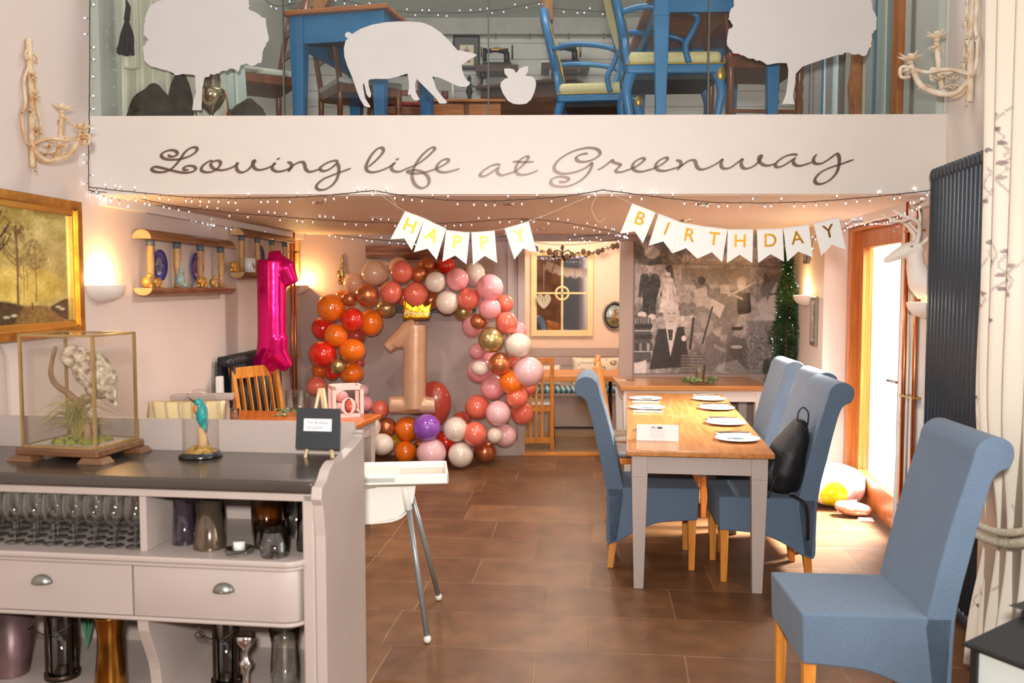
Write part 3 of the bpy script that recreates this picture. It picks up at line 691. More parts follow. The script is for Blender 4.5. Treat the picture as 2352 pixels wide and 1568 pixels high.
# shelf board with rounded right end, drawer block below
def rounded(a1, r, b0, b1, n=8):
    P = [(1.60, b0), (a1 + r, b0)] + [(a1 + r - r * math.sin(t), b0 + r - r * math.cos(t)) for t in [R(90) * i / n for i in range(1, n + 1)]] + [(a1, b1), (1.60, b1)]
    return P
mb = MB(); mb.prism(rounded(.03, .07, -.055, DEP), .700, .722, S, True); mb.build('shelf', MAUVE_L, sb, bevel=.007, seg=3)
mb = MB(); mb.prism(rounded(.036, .07, -.045, DEP), .684, .699, S, True); mb.build('shelf_moulding', MAUVE_L, sb, bevel=.005)
mb = MB(); mb.prism(rounded(.036, .07, -.048, DEP), .492, .506, S, True); mb.build('drawer_rail', MAUVE_L, sb, bevel=.005)
PEW = mat('pewter_pull', (140, 140, 134), .35, .9, var=.05)
def cup(a, par):
    mb = MB(); c = Vector(S(a, -.045, .618)); N = 16
    vs = []; fs = []
    for i in range(7):
        ph = R(90) * i / 6
        for k in range(N + 1):
            th = math.pi * k / N; vs.append((c.x + .036 * math.cos(th) * math.cos(ph) * 1.0, c.y - .022 * math.sin(ph) - .001, c.z + .03 * math.sin(th) * math.cos(ph) - .008))
    for i in range(6):
        for k in range(N): fs.append((i * (N + 1) + k, i * (N + 1) + k + 1, (i + 1) * (N + 1) + k + 1, (i + 1) * (N + 1) + k))
    mb.add(vs, fs, True); mb.build('drawer_pull', PEW, par, solid=.003)
d1 = MB().prism([(.645, -.04), (.14, -.04), (.10, -.037), (.06, -.02), (.045, .03), (.045, DEP - .02), (.645, DEP - .02)], .508, .683, S, True).build('drawer', MAUVE_L, sb, bevel=.002)
cup(.315, d1)
d2 = MB().prism([(1.26, -.04), (.652, -.04), (.652, DEP - .02), (1.26, DEP - .02)], .508, .683, S).build('drawer', MAUVE_L, sb, bevel=.002); cup(.985, d2)
d3 = MB().prism([(1.59, -.04), (1.267, -.04), (1.267, DEP - .02), (1.59, DEP - .02)], .508, .683, S).build('drawer', MAUVE_L, sb, bevel=.002)
mb = MB(); mb.box(.615, .64, .0, DEP, .722, .946, S); mb.build('divider', MAUVE_L, sb, bevel=.002)
q = [(-.035, .492)] + [(p.x, p.y) for p in smoothpath([(-.03, .45, 0), (.0, .38, 0), (.04, .28, 0), (.06, .1, 0), (.06, .0, 0)], 4)] + [(DEP, 0), (DEP, .492)]
mb = MB(); mb.prism(q, .60, .64, lambda b, z, a: S(a, b, z)); mb.build('divider', MAUVE_L, sb, bevel=.003)
mb = MB(); mb.box(.0, 1.6, 0, DEP, .18, .20, S); mb.build('bottom_shelf', MAUVE_L, sb)
mb = MB(); mb.box(.0, 1.6, .02, .04, .0, .18, S); mb.build('plinth', MAUVE_L, sb)

# ---------------------------------------------------------------- glassware inside
SHG = glassm('shelf_glass', (253, 255, 254), 3.2, .03); SMOKE = glassm('smoked_glass', (228, 222, 214), 2.4, .04, 1.6); AMBER = glassm('amber_glass', (246, 228, 200), 1.8, .08, 1.6); LILAC = glassm('lilac_glass', (244, 241, 248), 1.8, .06)
IRID = mat('lustre_glass', (120, 104, 88), .12, .75, var=.12, scale=12)
wg = None; k = 0; rr = random.Random(3)
for row in range(5):
    for col_ in range(11):
        a = .685 + col_ * .078 + (row % 2) * .038 + rr.uniform(-.004, .004); b = .045 + row * .078
        if a > 1.55: continue
        P = S(a, b, .7225)
        if wg is None:
            wg = thing('wine_glass', 'clear stemmed wine glass packed among others on the upper left shelf', 'wine glass', P, 0, 'stemmed glasses on the upper left shelf of the sideboard')
            MB().lathe([(.001, .002), (.034, .002), (.034, .004), (.006, .008), (.004, .02), (.004, .07), (.006, .075)], 14).build('stem', SHG, wg)
            MB().lathe([(.004, .074), (.022, .082), (.036, .105), (.039, .13), (.036, .16), (.032, .185)], 14).build('bowl', SHG, wg)
        else: dup(wg, P)
        k += 1
def vessel(name, label, cat, a, b, z, prof, m, n=28, extra=None):
    P = S(a, b, z); o = MB().lathe(prof, n).build(name, m, loc=P, solid=0); return tag(o, label, cat)
def tub(r0, r1, h, th=.003): return [(.001, .0), (r0, .0), (r0, .002), (r1, h), (r1 - th, h), (r0 - th, .006), (.001, .006)]
vessel('candle_glass', 'tall lilac tapered glass at the left of the right-hand shelf', 'glass', .535, .12, .7225, tub(.045, .036, .165), LILAC)
vessel('candle_holder', 'lustrous brown tapered glass candle holder on the right-hand shelf', 'candle holder', .42, .08, .7225, tub(.058, .038, .165), IRID)
vessel('candle_holder', 'amber ribbed glass candle holder at the back of the right-hand shelf', 'candle holder', .285, .27, .7225, tub(.055, .058, .17), AMBER)
vessel('candle_glass', 'clear sparkling tumbler at the back of the right-hand shelf', 'glass', .165, .26, .7225, tub(.04, .055, .16), SHG)
vessel('candle_glass', 'smoky tall glass at the right end of the right-hand shelf', 'glass', .068, .10, .7225, tub(.038, .03, .17), SMOKE)
vessel('candle_holder', 'low dark smoked glass bowl behind the clear dish', 'candle holder', .215, .12, .7225, tub(.055, .055, .085), SMOKE)
vessel('glass_dish', 'clear straight-sided glass dish at the front of the right-hand shelf', 'dish', .155, .02, .7225, tub(.05, .05, .088), SHG)
t = thing('tealight_holder', 'low clear glass dish holding a white tealight at the shelf front', 'candle holder', S(.285, .02, .7225))
MB().lathe([(.001, .0), (.045, .0), (.052, .008), (.05, .02), (.03, .022), (.02, .014), (.001, .014)], 24).build('glass_dish', SHG, t)
MB().lathe([(.001, .014), (.02, .014), (.02, .042), (.001, .042)], 20).build('tealight', mat('wax', (226, 224, 216), .5, sub=.1), t)
vessel('candle_glass', 'small clear glass between the lilac and lustrous glasses', 'glass', .48, .25, .7225, tub(.04, .035, .12), SHG)
# lower shelf
def lantern_jar(label, a, b, z, r, h, hold):
    t = thing('candle_lantern', label, 'lantern', S(a, b, z))
    IRON = mat('bronze_iron', (70, 54, 44), .35, .8)
    MB().lathe([(r, h - .03), (r + .004, h - .03), (r + .004, h), (r, h), (r, h - .03)], 28).build('band', IRON, t); MB().lathe([(r, .0), (r + .004, .0), (r + .004, .02), (r, .02), (r, 0)], 28).build('band', IRON, t)
    for k in range(4):
        a_ = R(45 + 90 * k + 10); MB().box(-.006, .006, -.003, .003, 0, h, Matrix.Translation((r * math.cos(a_), r * math.sin(a_), 0)) @ Matrix.Rotation(a_ + R(90), 4, 'Z')).build('strap', IRON, t)
    MB().lathe(tub(r - .012, r - .012, h - .03), 24).build('glass', SHG, t)
    mb = MB(); c = [(-r - .01 + .0, 0, h - .02)] + [(-r - .035, -.01, h - .05), (-r - .03, -.03, h - .085), (-.0, -r - .01, h - .09), (r, -.03, h - .06)]
    mb.tube(smoothpath(c, 5), .0022, 6)
    mb.tube([(-r - .035 + .018 * math.cos(x), -.02, h - .09 + .012 * math.sin(x)) for x in [2 * math.pi * i / 12 for i in range(12)]], .002, 6, True); mb.build('handle', IRON, t)
    return t
lantern_jar('round iron-banded glass lantern on the right of the lower shelf', .395, .14, .20, .052, .278, 1)
lantern_jar('round iron-banded glass lantern with printed card beside the gold vase', 1.03, .12, .20, .058, .272, 1)
vessel('metal_vase', 'waisted gold metal vase on the lower shelf', 'vase', .80, .06, .20, [(.001, 0), (.055, 0), (.058, .01), (.045, .13), (.043, .2), (.054, .262), (.057, .268), (.05, .26), (.038, .2), (.035, .1), (.001, .02)], mat('burnished_gold', (196, 140, 62), .22, 1.0, var=.25, scale=9))
vessel('bucket', 'mottled copper-brown bucket at the left edge of the lower shelf', 'bucket', 1.235, .12, .20, tub(.06, .085, .265), mat('brown_bucket', (120, 92, 92), .4, .5, var=.3, scale=6))
vessel('glass_hurricane', 'clear scalloped glass jar at the right of the lower shelf', 'jar', .165, .12, .20, [(.001, 0), (.04, 0), (.055, .02), (.05, .1), (.046, .17), (.056, .235), (.053, .235), (.043, .17), (.047, .1), (.05, .02), (.001, .01)], SHG)
vessel('candlestick', 'silver turned candlestick between the lantern and the glass jar', 'candlestick', .28, .05, .20, [(.001, 0), (.04, 0), (.04, .008), (.012, .02), (.01, .09), (.022, .11), (.024, .125), (.01, .14), (.008, .165), (.02, .18), (.032, .2), (.034, .225), (.026, .228), (.022, .205), (.001, .2)], mat('chrome', (220, 220, 218), .12, 1.0))
vessel('tumbler', 'smoky grey tumbler at the right end of the lower shelf', 'tumbler', .09, .3, .20, tub(.045, .05, .25), SMOKE)
t = thing('artificial_plant', 'strap-leaved artificial plant with a pink flower behind the lantern', 'plant', S(1.08, .36, .20))
for k, (dx, h, m_) in enumerate([(-.06, .27, 'leaf'), (-.02, .26, 'leaf'), (.05, .28, 'leaf'), (.09, .25, 'leaf')]):
    mb = MB(); pts = smoothpath([(0, 0, 0), (dx * .4, 0, h * .6), (dx, -.02, h)], 6); mb.tube(pts, [.006 + .012 * math.sin(math.pi * i / (len(pts) - 1)) for i in range(len(pts))], 6, flat=.15); mb.build('leaf', mat('leaf_green', (96, 140, 110), .5, var=.1), t)
mb = MB(); [mb.sphere((.08 + .018 * math.cos(i * 1.26), -.03, .23 + .014 * math.sin(i * 1.26)), (.013, .006, .011), 8, 6) for i in range(5)]; mb.build('flower', mat('pink_flower', (226, 96, 130), .5), t)
vessel('bowl', 'pale green rounded bowl behind the gold vase', 'bowl', .70, .3, .20, [(.001, 0), (.03, 0), (.06, .04), (.065, .10), (.055, .16), (.05, .16), (.058, .1), (.05, .04), (.001, .01)], mat('pale_green_glaze', (160, 180, 168), .3, var=.05))

# ---------------------------------------------------------------- taxidermy cases and sign on the worktop
TOPZ = .9925
Yn = Vector(atz(212, 1062, TOPZ)); 
cs = thing('owl_case', 'brass-framed glass case with a mottled owl on a branch', 'display case', (-1.665, 3.42, TOPZ), R(-12))
FRM = mat('aged_brass_frame', (176, 146, 96), .35, .6, var=.1); CW = wood('case_base_wood', (128, 88, 56), (96, 62, 38), .4)
W_, D_, H_ = .31, .245, .475
mb = MB(); mb.box(-W_ / 2 - .02, W_ / 2 + .02, -D_ / 2 - .02, D_ / 2 + .02, .022, .05); mb.build('base', CW, cs, bevel=.006)
for sx in (-1, 1):
    for sy in (-1, 1):
        mb = MB(); x, y = sx * (W_ / 2 - .005), sy * (D_ / 2 - .005); mb.taper((x, y, 0), (.11, .075), (x, y, .022), (.08, .055)); mb.build('foot', CW, cs, bevel=.002)
        MB().box(sx * W_ / 2 - .005, sx * W_ / 2 + .005, sy * D_ / 2 - .005, sy * D_ / 2 + .005, .05, H_).build('frame_post', FRM, cs)
for z in (.05, H_ - .008):
    mb = MB(); 
    for sx in (-1, 1): mb.box(sx * W_ / 2 - .005, sx * W_ / 2 + .005, -D_ / 2, D_ / 2, z, z + .009)
    for sy in (-1, 1): mb.box(-W_ / 2, W_ / 2, sy * D_ / 2 - .005, sy * D_ / 2 + .005, z, z + .009)
    mb.build('frame_rail', FRM, cs)
CG = glassm('case_glass', (251, 250, 248), .7)
mb = MB(); 
for sx in (-1, 1): mb.box(sx * W_ / 2 - .001, sx * W_ / 2 + .001, -D_ / 2, D_ / 2, .055, H_)
for sy in (-1, 1): mb.box(-W_ / 2, W_ / 2, sy * D_ / 2 - .001, sy * D_ / 2 + .001, .055, H_)
mb.box(-W_ / 2, W_ / 2, -D_ / 2, D_ / 2, H_ - .004, H_ - .001)
mb.build('glass_panes', CG, cs)
mb = MB(); mb.box(-W_ / 2 + .01, W_ / 2 - .01, -D_ / 2 + .01, D_ / 2 - .01, .05, .056); mb.build('gravel_bed', mat('pale_gravel', (222, 208, 190), .9, var=.25, scale=120, bump=1, bscale=150), cs)
# branch and perch
BR = mat('driftwood', (158, 122, 88), .8, var=.2, scale=20, bump=.5)
mb = MB(); mb.tube(smoothpath([(.03, 0, .05), (.02, .0, .12), (.0, 0, .19), (-.05, 0, .24), (-.10, 0, .27), (-.125, 0, .31), (-.12, 0, .36), (-.10, 0, .42)], 5), [.017 - .0003 * i for i in range(36)], 8)
mb.tube(smoothpath([(.0, 0, .19), (.04, 0, .22), (.10, .0, .24)], 5), .012, 8); mb.build('branch', BR, cs)
def leafy(name, par, c, n, h, spread, m, seed, wmax=.003):
    q = random.Random(seed); mb = MB()
    for i in range(n):
        a = q.random() * 6.28; s_ = spread * (.3 + q.random()); hh = h * (.5 + q.random() * .7)
        pts = smoothpath([(c[0], c[1], c[2]), (c[0] + math.cos(a) * s_ * .35, c[1] + math.sin(a) * s_ * .35, c[2] + hh * .8), (c[0] + math.cos(a) * s_, c[1] + math.sin(a) * s_, c[2] + hh * .6)], 4)
        mb.tube(pts, [wmax * (1 - .9 * j / (len(pts) - 1)) for j in range(len(pts))], 4)
    return mb.build(name, m, par)
leafy('dried_grass', cs, (-.0, -.02, .056), 110, .19, .13, mat('dried_grass', (176, 160, 88), .8, var=.2), 3)
mb = MB(); q = random.Random(4)
for i in range(26): mb.sphere((q.uniform(-.08, .1), q.uniform(-.08, .06), .06), (q.uniform(.012, .024),) * 2 + (.014,), 8, 6)
mb.build('moss', mat('moss', (150, 148, 60), .9, var=.3, scale=60, bump=1, bscale=120), cs)
# owl: hunched, head to the left
OWL = mat('owl_feathers', (226, 210, 184), .8, vcol2=(110, 78, 52), scale=42, bump=.8, bscale=60)
mb = MB(); mb.sphere((.055, 0, .335), (.078, .06, .072), M=Matrix.Rotation(R(35), 4, 'Y')); mb.sphere((-.012, -.01, .385), (.054, .05, .046)); mb.sphere((.10, 0, .29), (.055, .05, .07), M=Matrix.Rotation(R(20), 4, 'Y')); mb.sphere((.07, 0, .27), (.04, .04, .05))
mb.tube([(.10, .0, .30), (.14, 0, .235), (.155, 0, .195)], [.045, .022, .006], 10)
owl = mb.build('owl', OWL, cs, remesh=.006, smoothmod=4)
mb = MB(); 
for x, y in ((-.035, -.035), (-.045, .02)): mb.sphere((x, y, .385), (.009, .005, .009), 10, 8)
mb.build('eye', mat('owl_eye', (40, 30, 20), .1), owl)
mb = MB(); mb.tube([(-.042, -.01, .372), (-.056, -.01, .366), (-.058, -.01, .354)], [.007, .005, .001], 8); mb.build('beak', mat('horn_beak', (120, 110, 90), .4), owl)
mb = MB(); mb.tube([(.07, -.01, .27), (.05, -.01, .235)], [.014, .009], 8); mb.tube([(.09, .02, .27), (.07, .02, .24)], [.014, .009], 8)
for x in (.04, .05, .06): mb.tube([(x, -.01, .235), (x - .012, -.018, .228), (x - .015, -.02, .215)], [.005, .004, .001], 6)
mb.build('talon', mat('talon', (196, 170, 120), .6), owl)

def cloche(label, P, r, h, bird, rz=0):
    t = thing('glass_cloche', label, 'cloche', P, rz)
    MB().lathe([(.001, 0), (r * 1.22, 0), (r * 1.25, .006), (r * 1.18, .014), (r * 1.1, .02), (.001, .02)], 32).build('base', mat('ebonised_base', (22, 22, 24), .25, coat=.4), t)
    prof = [(r, .02), (r, h - r)] + [(r * math.cos(a), h - r + r * math.sin(a)) for a in [R(90) * i / 8 for i in range(1, 9)]]
    MB().lathe([(max(.0008, a), b) for a, b in prof], 32).build('dome', CG, t)
    mb = MB(); mb.lathe([(.001, .045), (r * .5, .04), (r * .9, .02)], 20); mb.build('ground', mat('ochre_ground', (190, 150, 70), .9, var=.3, scale=60, bump=1, bscale=120), t)
    return t
P = atz(461, 1048, TOPZ); t = cloche('small glass cloche over a turquoise kingfisher beside the owl case', P, .066, .262, 1)
mb = MB(); mb.tube([(.01, 0, .03), (.008, 0, .07), (.0, 0, .11)], [.022, .017, .012], 10); mb.build('stump', mat('pale_stump', (206, 168, 122), .8, var=.15), t)
mb = MB(); mb.sphere((.008, 0, .165), (.024, .022, .045)); mb.sphere((-.002, 0, .208), (.019, .018, .018)); mb.tube([(.014, 0, .13), (.02, 0, .10)], [.014, .004], 8)
b = mb.build('bird', mat('turquoise_feathers', (40, 160, 160), .45, var=.3, scale=50), t, remesh=.004, smoothmod=3)
mb = MB(); mb.tube([(-.018, 0, .21), (-.035, 0, .222), (-.045, 0, .23)], [.005, .003, .001], 6); mb.build('beak', mat('dark_beak', (40, 34, 30), .4), b)
mb = MB(); mb.sphere((-.012, -.004, .185), (.012, .016, .02), 10, 8); mb.build('breast', mat('orange_breast', (206, 120, 50), .6), b)
P = atz(-62, 1012, TOPZ); t = cloche('large glass cloche cut off at the left edge of the worktop', P + Vector((0.01, .0, 0)), .125, .46, 1)
mb = MB(); mb.tube(smoothpath([(.0, 0, .03), (.03, 0, .15), (.07, 0, .13), (.09, 0, .06)], 4), [.014 - .0006 * i for i in range(13)], 8); mb.build('bird_tail', mat('brown_feather', (110, 70, 60), .7), t)
mb = MB(); [mb.sphere((.05 + .012 * i, -.05, .045 + .006 * (i % 2)), .012, 8, 6) for i in range(4)]; mb.build('dried_flowers', mat('yellow_flowers', (222, 180, 40), .7), t)

# chalkboard on easel
es = thing('chalkboard_easel', 'small black chalkboard with a white card, on a wooden easel', 'sign', atz(735, 1050, TOPZ) + Vector((0, .02, 0)), R(-8))
ea = mat('raw_pine_stick', (226, 196, 150), .6)
for x in (-.055, .0, .055):
    mb = MB(); xx = x * .3 if x else .01
    if x == 0: mb.bar((.012, .07, 0), (.004, .0, .262), .011, .009)
    else: mb.bar((x * 1.0, -.025, 0), (x * .12, .012, .262), .012, .009)
    mb.build('easel_leg', ea, es)
MB().box(-.07, .07, -.030, -.012, .034, .042).build('ledge', ea, es)
tilt = Matrix.Translation((0, -.036, .045)) @ Matrix.Rotation(R(-8), 4, 'X')
bd = MB().box(-.087, .087, -.006, .002, -.01, .145, tilt).build('board', mat('chalkboard', (40, 42, 46), .6, var=.05), es, bevel=.002)
MB().box(-.055, .055, -.0085, -.006, .058, .105, tilt).build('white_card', mat('white_card', (236, 236, 234), .5, var=.01), bd)
INK = mat('grey_ink', (120, 116, 110), .6)
text_mesh('The Birthday', .016, 'printed_text', INK, bd, tilt @ Matrix.Translation((0, -.0092, .09)), .0002); text_mesh('for guests', .016, 'printed_text', INK, bd, tilt @ Matrix.Translation((-.01, -.0092, .072)), .0002)
# ================================================================ lettering on the fascia
LETM = mat('brushed_letter_metal', (118, 98, 88), .38, .45, var=.05)
def zc(P, x0, y0, sc): return [(x0 + a / sc, y0 + b / sc) for a, b in P]
Z4, Z5, Z6, Z7 = (330, 320, 4.704), (820, 320, 4.704), (1240, 320, 6.189), (1560, 320, 5.345)
STROKES = {'word_loving': (Z4, [
 [(262,170),(285,184),(325,184),(358,165),(360,140),(330,120),(280,118),(225,135),(192,165),(205,198),(260,217),(330,219),(400,212),(480,188),(540,155),(573,120),(570,92),(535,86),(485,105),(440,145),(400,205),(350,270),(290,325),(230,350),(160,355),(105,342),(88,318),(110,298),(160,300),(240,320),(320,340),(400,357),(470,360),(530,348),(560,322),(545,295),(495,285),(450,295),(432,315),(445,330),(485,328)],
 [(745,225),(690,245),(640,285),(622,325),(650,350),(710,355),(770,335),(815,295),(830,255),(810,232),(765,235),(730,255),(728,285),(760,318),(820,332),(880,328),(950,305),(1000,275),(1018,250),(1002,285),(1010,330),(1040,353),(1080,353),(1130,325),(1175,275),(1200,240),(1188,228),(1178,255),(1190,300),(1230,328),(1290,325),(1350,305),(1400,280),(1422,252),(1392,290),(1395,325),(1440,347),(1500,342),(1560,320),(1605,290)],
 [(1437,220),(1472,200)], [(1552,245),(1590,260),(1598,295),(1580,325),(1558,348)], [(1558,348),(1600,295),(1660,255),(1715,245),(1738,270),(1750,320),(1785,348),(1830,345),(1900,320)],
 [(2105,242),(2060,230),(1990,250),(1930,285),(1905,315),(1930,340),(1980,335),(2040,300),(2090,252)], [(2088,250),(2108,300),(2105,370),(2080,440),(2030,500),(1960,540),(1900,545),(1865,520),(1880,480),(1940,430),(2020,395),(2110,360),(2180,335),(2240,312)]]),
 'word_life': (Z5, [[(118,300),(180,250),(250,180),(285,125),(270,92),(225,100),(170,150),(125,220),(98,290),(108,335),(150,355),(210,350),(290,325),(360,290),(405,255),(372,300),(385,335),(430,350),(480,342),(540,315),(640,275),(740,205),(810,140),(840,105),(820,88),(770,110),(700,175),(645,250),(610,320),(595,400),(615,470),(660,515),(715,525),(765,495),(778,440),(755,390),(700,350),(630,332),(560,338),(548,352),(590,368),(660,368),(740,355),(820,330),(880,305),(940,275),(985,240),(980,215),(940,218),(890,250),(860,295),(870,335),(920,355),(980,352),(1050,335),(1108,315)], [(415,225),(455,203)]]),
 'word_at': (Z5, [[(1550,280),(1510,270),(1440,290),(1370,335),(1328,380),(1350,400),(1400,388),(1470,345),(1530,300)], [(1538,300),(1515,340),(1530,375),(1570,388),(1630,372),(1710,345),(1790,280),(1840,220),(1850,188),(1820,186),(1760,225),(1720,290),(1715,345),(1750,378),(1810,382),(1880,365),(1955,335)], [(1680,245),(1720,240),(1800,246),(1910,240)]]),
 'word_greenway': (None, [(Z6, [(685,203),(620,205),(550,230),(515,265),(540,305),(600,320),(680,312),(770,280),(840,230),(855,190),(820,145),(740,122),(640,125),(500,160),(370,220),(260,300),(205,385),(220,450),(300,485),(400,485),(520,460),(640,410),(720,350),(748,325)]), (Z6, [(748,325),(730,400),(680,490),(600,570),(500,630),(400,665),(290,672),(190,655),(155,610),(180,560),(260,532),(350,535),(408,560),(390,592),(330,607),(270,603)]),
  (Z6, [(820,435),(880,405),(960,350),(1025,295),(1040,320),(1090,340),(1145,362),(1110,405),(1080,440),(1100,465),(1170,462),(1250,435),(1320,410),(1400,365),(1480,300),(1470,268),(1410,280),(1340,330),(1315,390),(1350,440),(1430,460),(1530,440),(1640,405),(1740,350),(1810,290),(1800,260),(1740,275),(1670,325),(1645,385),(1680,435),(1770,448),(1870,425),(1950,400),(2040,355)]), (Z6, [(1935,297),(1990,310),(2005,345),(1985,395),(1950,438)]),
  (Z7, [(0,350),(60,300),(120,262),(178,256),(200,280),(215,330),(250,365),(310,365),(400,330),(480,285),(530,245),(515,290),(520,335),(560,360),(630,345),(710,290),(775,240),(760,290),(775,340),(820,360),(890,340),(960,290),(1010,215),(990,200),(975,240),(1000,290),(1060,320),(1130,315),(1190,290)]), (Z7, [(1455,192),(1400,185),(1310,205),(1220,260),(1180,310),(1200,340),(1260,330),(1340,285),(1430,220)]), (Z7, [(1430,220),(1400,265),(1420,310),(1480,325),(1560,305),(1640,275)]),
  (Z7, [(1690,185),(1655,225),(1650,275),(1690,300),(1760,290),(1850,235),(1940,165)]), (Z7, [(1940,165),(1965,230),(1960,320),(1930,410),(1860,490),(1770,540),(1700,545),(1665,510),(1690,450),(1760,390),(1860,345),(1960,312),(2050,280),(2145,247)])])}
let = thing('wall_lettering', 'long handwriting-style slogan lettering across the white loft fascia', 'lettering', (0, 0, 0))
for nm, (zz, ss) in STROKES.items():
    mb = MB()
    for st in ss:
        if zz is None: z_, P = st
        else: z_, P = zz, st
        P = zc(P, *z_); pts = []
        for (x, y) in P:
            p = at(x, y, 4.83); p = at(x, y, FAS(p.x) - .002); pts.append(Vector((p.x, p.z, 0)))
        pts = smoothpath(pts, 5); n = len(pts); vs = []
        for i, p in enumerate(pts):
            d = (pts[min(i + 1, n - 1)] - pts[max(i - 1, 0)]); d.normalize(); nn = Vector((-d.y, d.x, 0))
            wd = .0042 + .0058 * abs(math.sin(math.atan2(d.y, d.x) - R(28))) ** 1.5
            if i < 2 or i > n - 3: wd *= .6
            a = p + nn * wd; b = p - nn * wd
            for q_ in (a, b): vs.append((q_.x, FAS(q_.x) - .0035, q_.y))
            for q_ in (a, b): vs.append((q_.x, FAS(q_.x) - .0002, q_.y))
        fs = []
        for i in range(n - 1):
            a, b = 4 * i, 4 * i + 4; fs += [(a, a + 1, b + 1, b), (a + 2, b + 2, b + 3, a + 3), (a, b, b + 2, a + 2), (a + 1, a + 3, b + 3, b + 1)]
        mb.add(vs, fs)
    mb.build(nm, LETM, let)

# ---------------------------------------------------------------- glass balustrade and frosted animal stickers
bal = thing('glass_balustrade', 'frameless glass balustrade panels standing on the loft fascia', 'balustrade', (0, 0, 0))
xs = [XL(4.86) + .005, at(651, 150, 4.86).x, at(1122, 150, 4.86).x, at(1625, 150, 4.86).x, XR(4.8) - .005]
for i in range(4):
    MB().box(xs[i] + .004, xs[i + 1] - .004, .018, .028, 2.545, 3.60, fas).build('glass_panel', ROOMG, bal)
    if i: MB().box(xs[i] - .004, xs[i] + .004, .015, .031, 2.556, 3.60, fas).build('joint_strip', mat('joint_strip', (96, 104, 98), .2, .2), bal)
FROST = mat('frosted_vinyl', (204, 200, 196), .6, var=.01)
def sticker(name, label, P):
    pts = []
    for x, y in P:
        p = at(x, y, 4.86); pts.append((p.x, p.z))
    o = MB().prism(pts, .0145, .0172, lambda a, b, d: fas(a, d, b)).build(name, FROST); return tag(o, label, 'window sticker', 'frosted animal shapes on the glass balustrade')
def z2(P, x0=640, y0=0, sc=5.113): return [(x0 + a / sc, y0 + b / sc) for a, b in P]
pig = [(865,405),(960,345),(1100,295),(1250,268),(1400,258),(1560,260),(1690,272),(1800,315),(1900,385),(2000,480),(2100,595),(2200,615),(2310,640),(2328,660),(2300,680),(2270,690),(2150,770),(2160,840),(2185,910),(2220,955),(2248,972),(2245,1000),(2200,1030),(2130,1025),(2040,990),(1960,950),(1880,915),(1805,905),(1830,960),(1850,1040),(1890,1100),(1960,1180),(1982,1205),(1960,1222),(1890,1220),(1850,1160),(1760,1070),(1620,930),(1605,1000),(1612,1080),(1640,1140),(1660,1170),(1640,1185),(1590,1180),(1560,1140),(1550,1110),(1530,1130),(1520,1100),(1535,1040),(1530,950),(1515,868),(1400,905),(1280,932),(1150,930),(1070,935),(1055,960),(1065,1030),(1088,1100),(1085,1140),(1065,1150),(1035,1110),(1018,1030),(1005,980),(992,990),(1000,1060),(1020,1160),(1060,1220),(1083,1255),(1060,1265),(1010,1250),(960,1170),(920,1070),(870,920),(810,780),(775,670),(768,570),(790,480),(820,455),(790,440),(780,410),(800,382),(830,380),(855,395)]
sticker('pig_sticker', 'frosted silhouette of a pig bending its head on the balustrade glass', z2(pig))
def z3(P): return z2(P, 1050, 0, 5.4075)
apple = [(735,915),(700,870),(640,858),(583,862),(590,920),(635,975),(590,990),(545,1030),(537,1080),(570,1170),(630,1260),(700,1298),(780,1305),(860,1295),(920,1240),(960,1150),(980,1060),(970,1000),(930,960),(850,950),(880,890),(880,832),(820,840),(770,865)]
sticker('apple_sticker', 'frosted silhouette of an apple with two leaves beside the pig', z3(apple))
def ragged(P, amp, k, seed):
    q = random.Random(seed); out = []
    for i in range(len(P) - 1):
        a, b = P[i], P[i + 1]
        for j in range(k):
            t = j / k; out.append((a[0] + (b[0] - a[0]) * t + q.uniform(-amp, amp), a[1] + (b[1] - a[1]) * t + q.uniform(-amp, amp)))
    out.append(P[-1]); return out
def z1(P): return z2(P, 270, 0, 5.4075)
sh1 = ragged(z1([(540,-330),(540,0),(400,60),(340,200),(330,300),(320,420),(370,490),(310,580),(320,740),(400,820),(520,850),(640,880),(720,930),(850,915),(960,935)]), 1.2, 3, 1) + z1([(965,1000),(970,1150),(940,1240),(925,1368),(1040,1368),(1050,1100),(1080,960)]) + ragged(z1([(1130,935),(1250,910),(1380,850),(1500,880),(1560,790),(1680,810),(1790,770),(1810,600),(1870,520),(1860,400),(1840,240),(1640,130),(1640,50),(1610,-330)]), 2.6, 4, 2)
sticker('sheep_sticker', 'frosted woolly sheep silhouette at the left end of the balustrade glass', sh1)
def z5b(P): return z2(P, 1650, 0, 4.523)
sh2 = ragged(z5b([(160,-300),(150,60),(100,140),(90,220),(140,280),(80,350),(75,480),(130,560),(250,600),(380,640),(490,690)]), 2.2, 4, 3) + z5b([(600,670),(690,672),(706,740),(700,860),(680,1000),(640,1095),(770,1095),(752,1020),(770,900),(785,780),(850,710),(930,680),(1080,630)]) + ragged(z5b([(1180,610),(1280,570),(1400,580),(1500,600),(1550,500),(1560,380),(1620,320),(1600,180),(1560,80),(1500,-300)]), 2.4, 4, 4)
sticker('sheep_sticker', 'frosted woolly sheep silhouette at the right end of the balustrade glass', sh2)

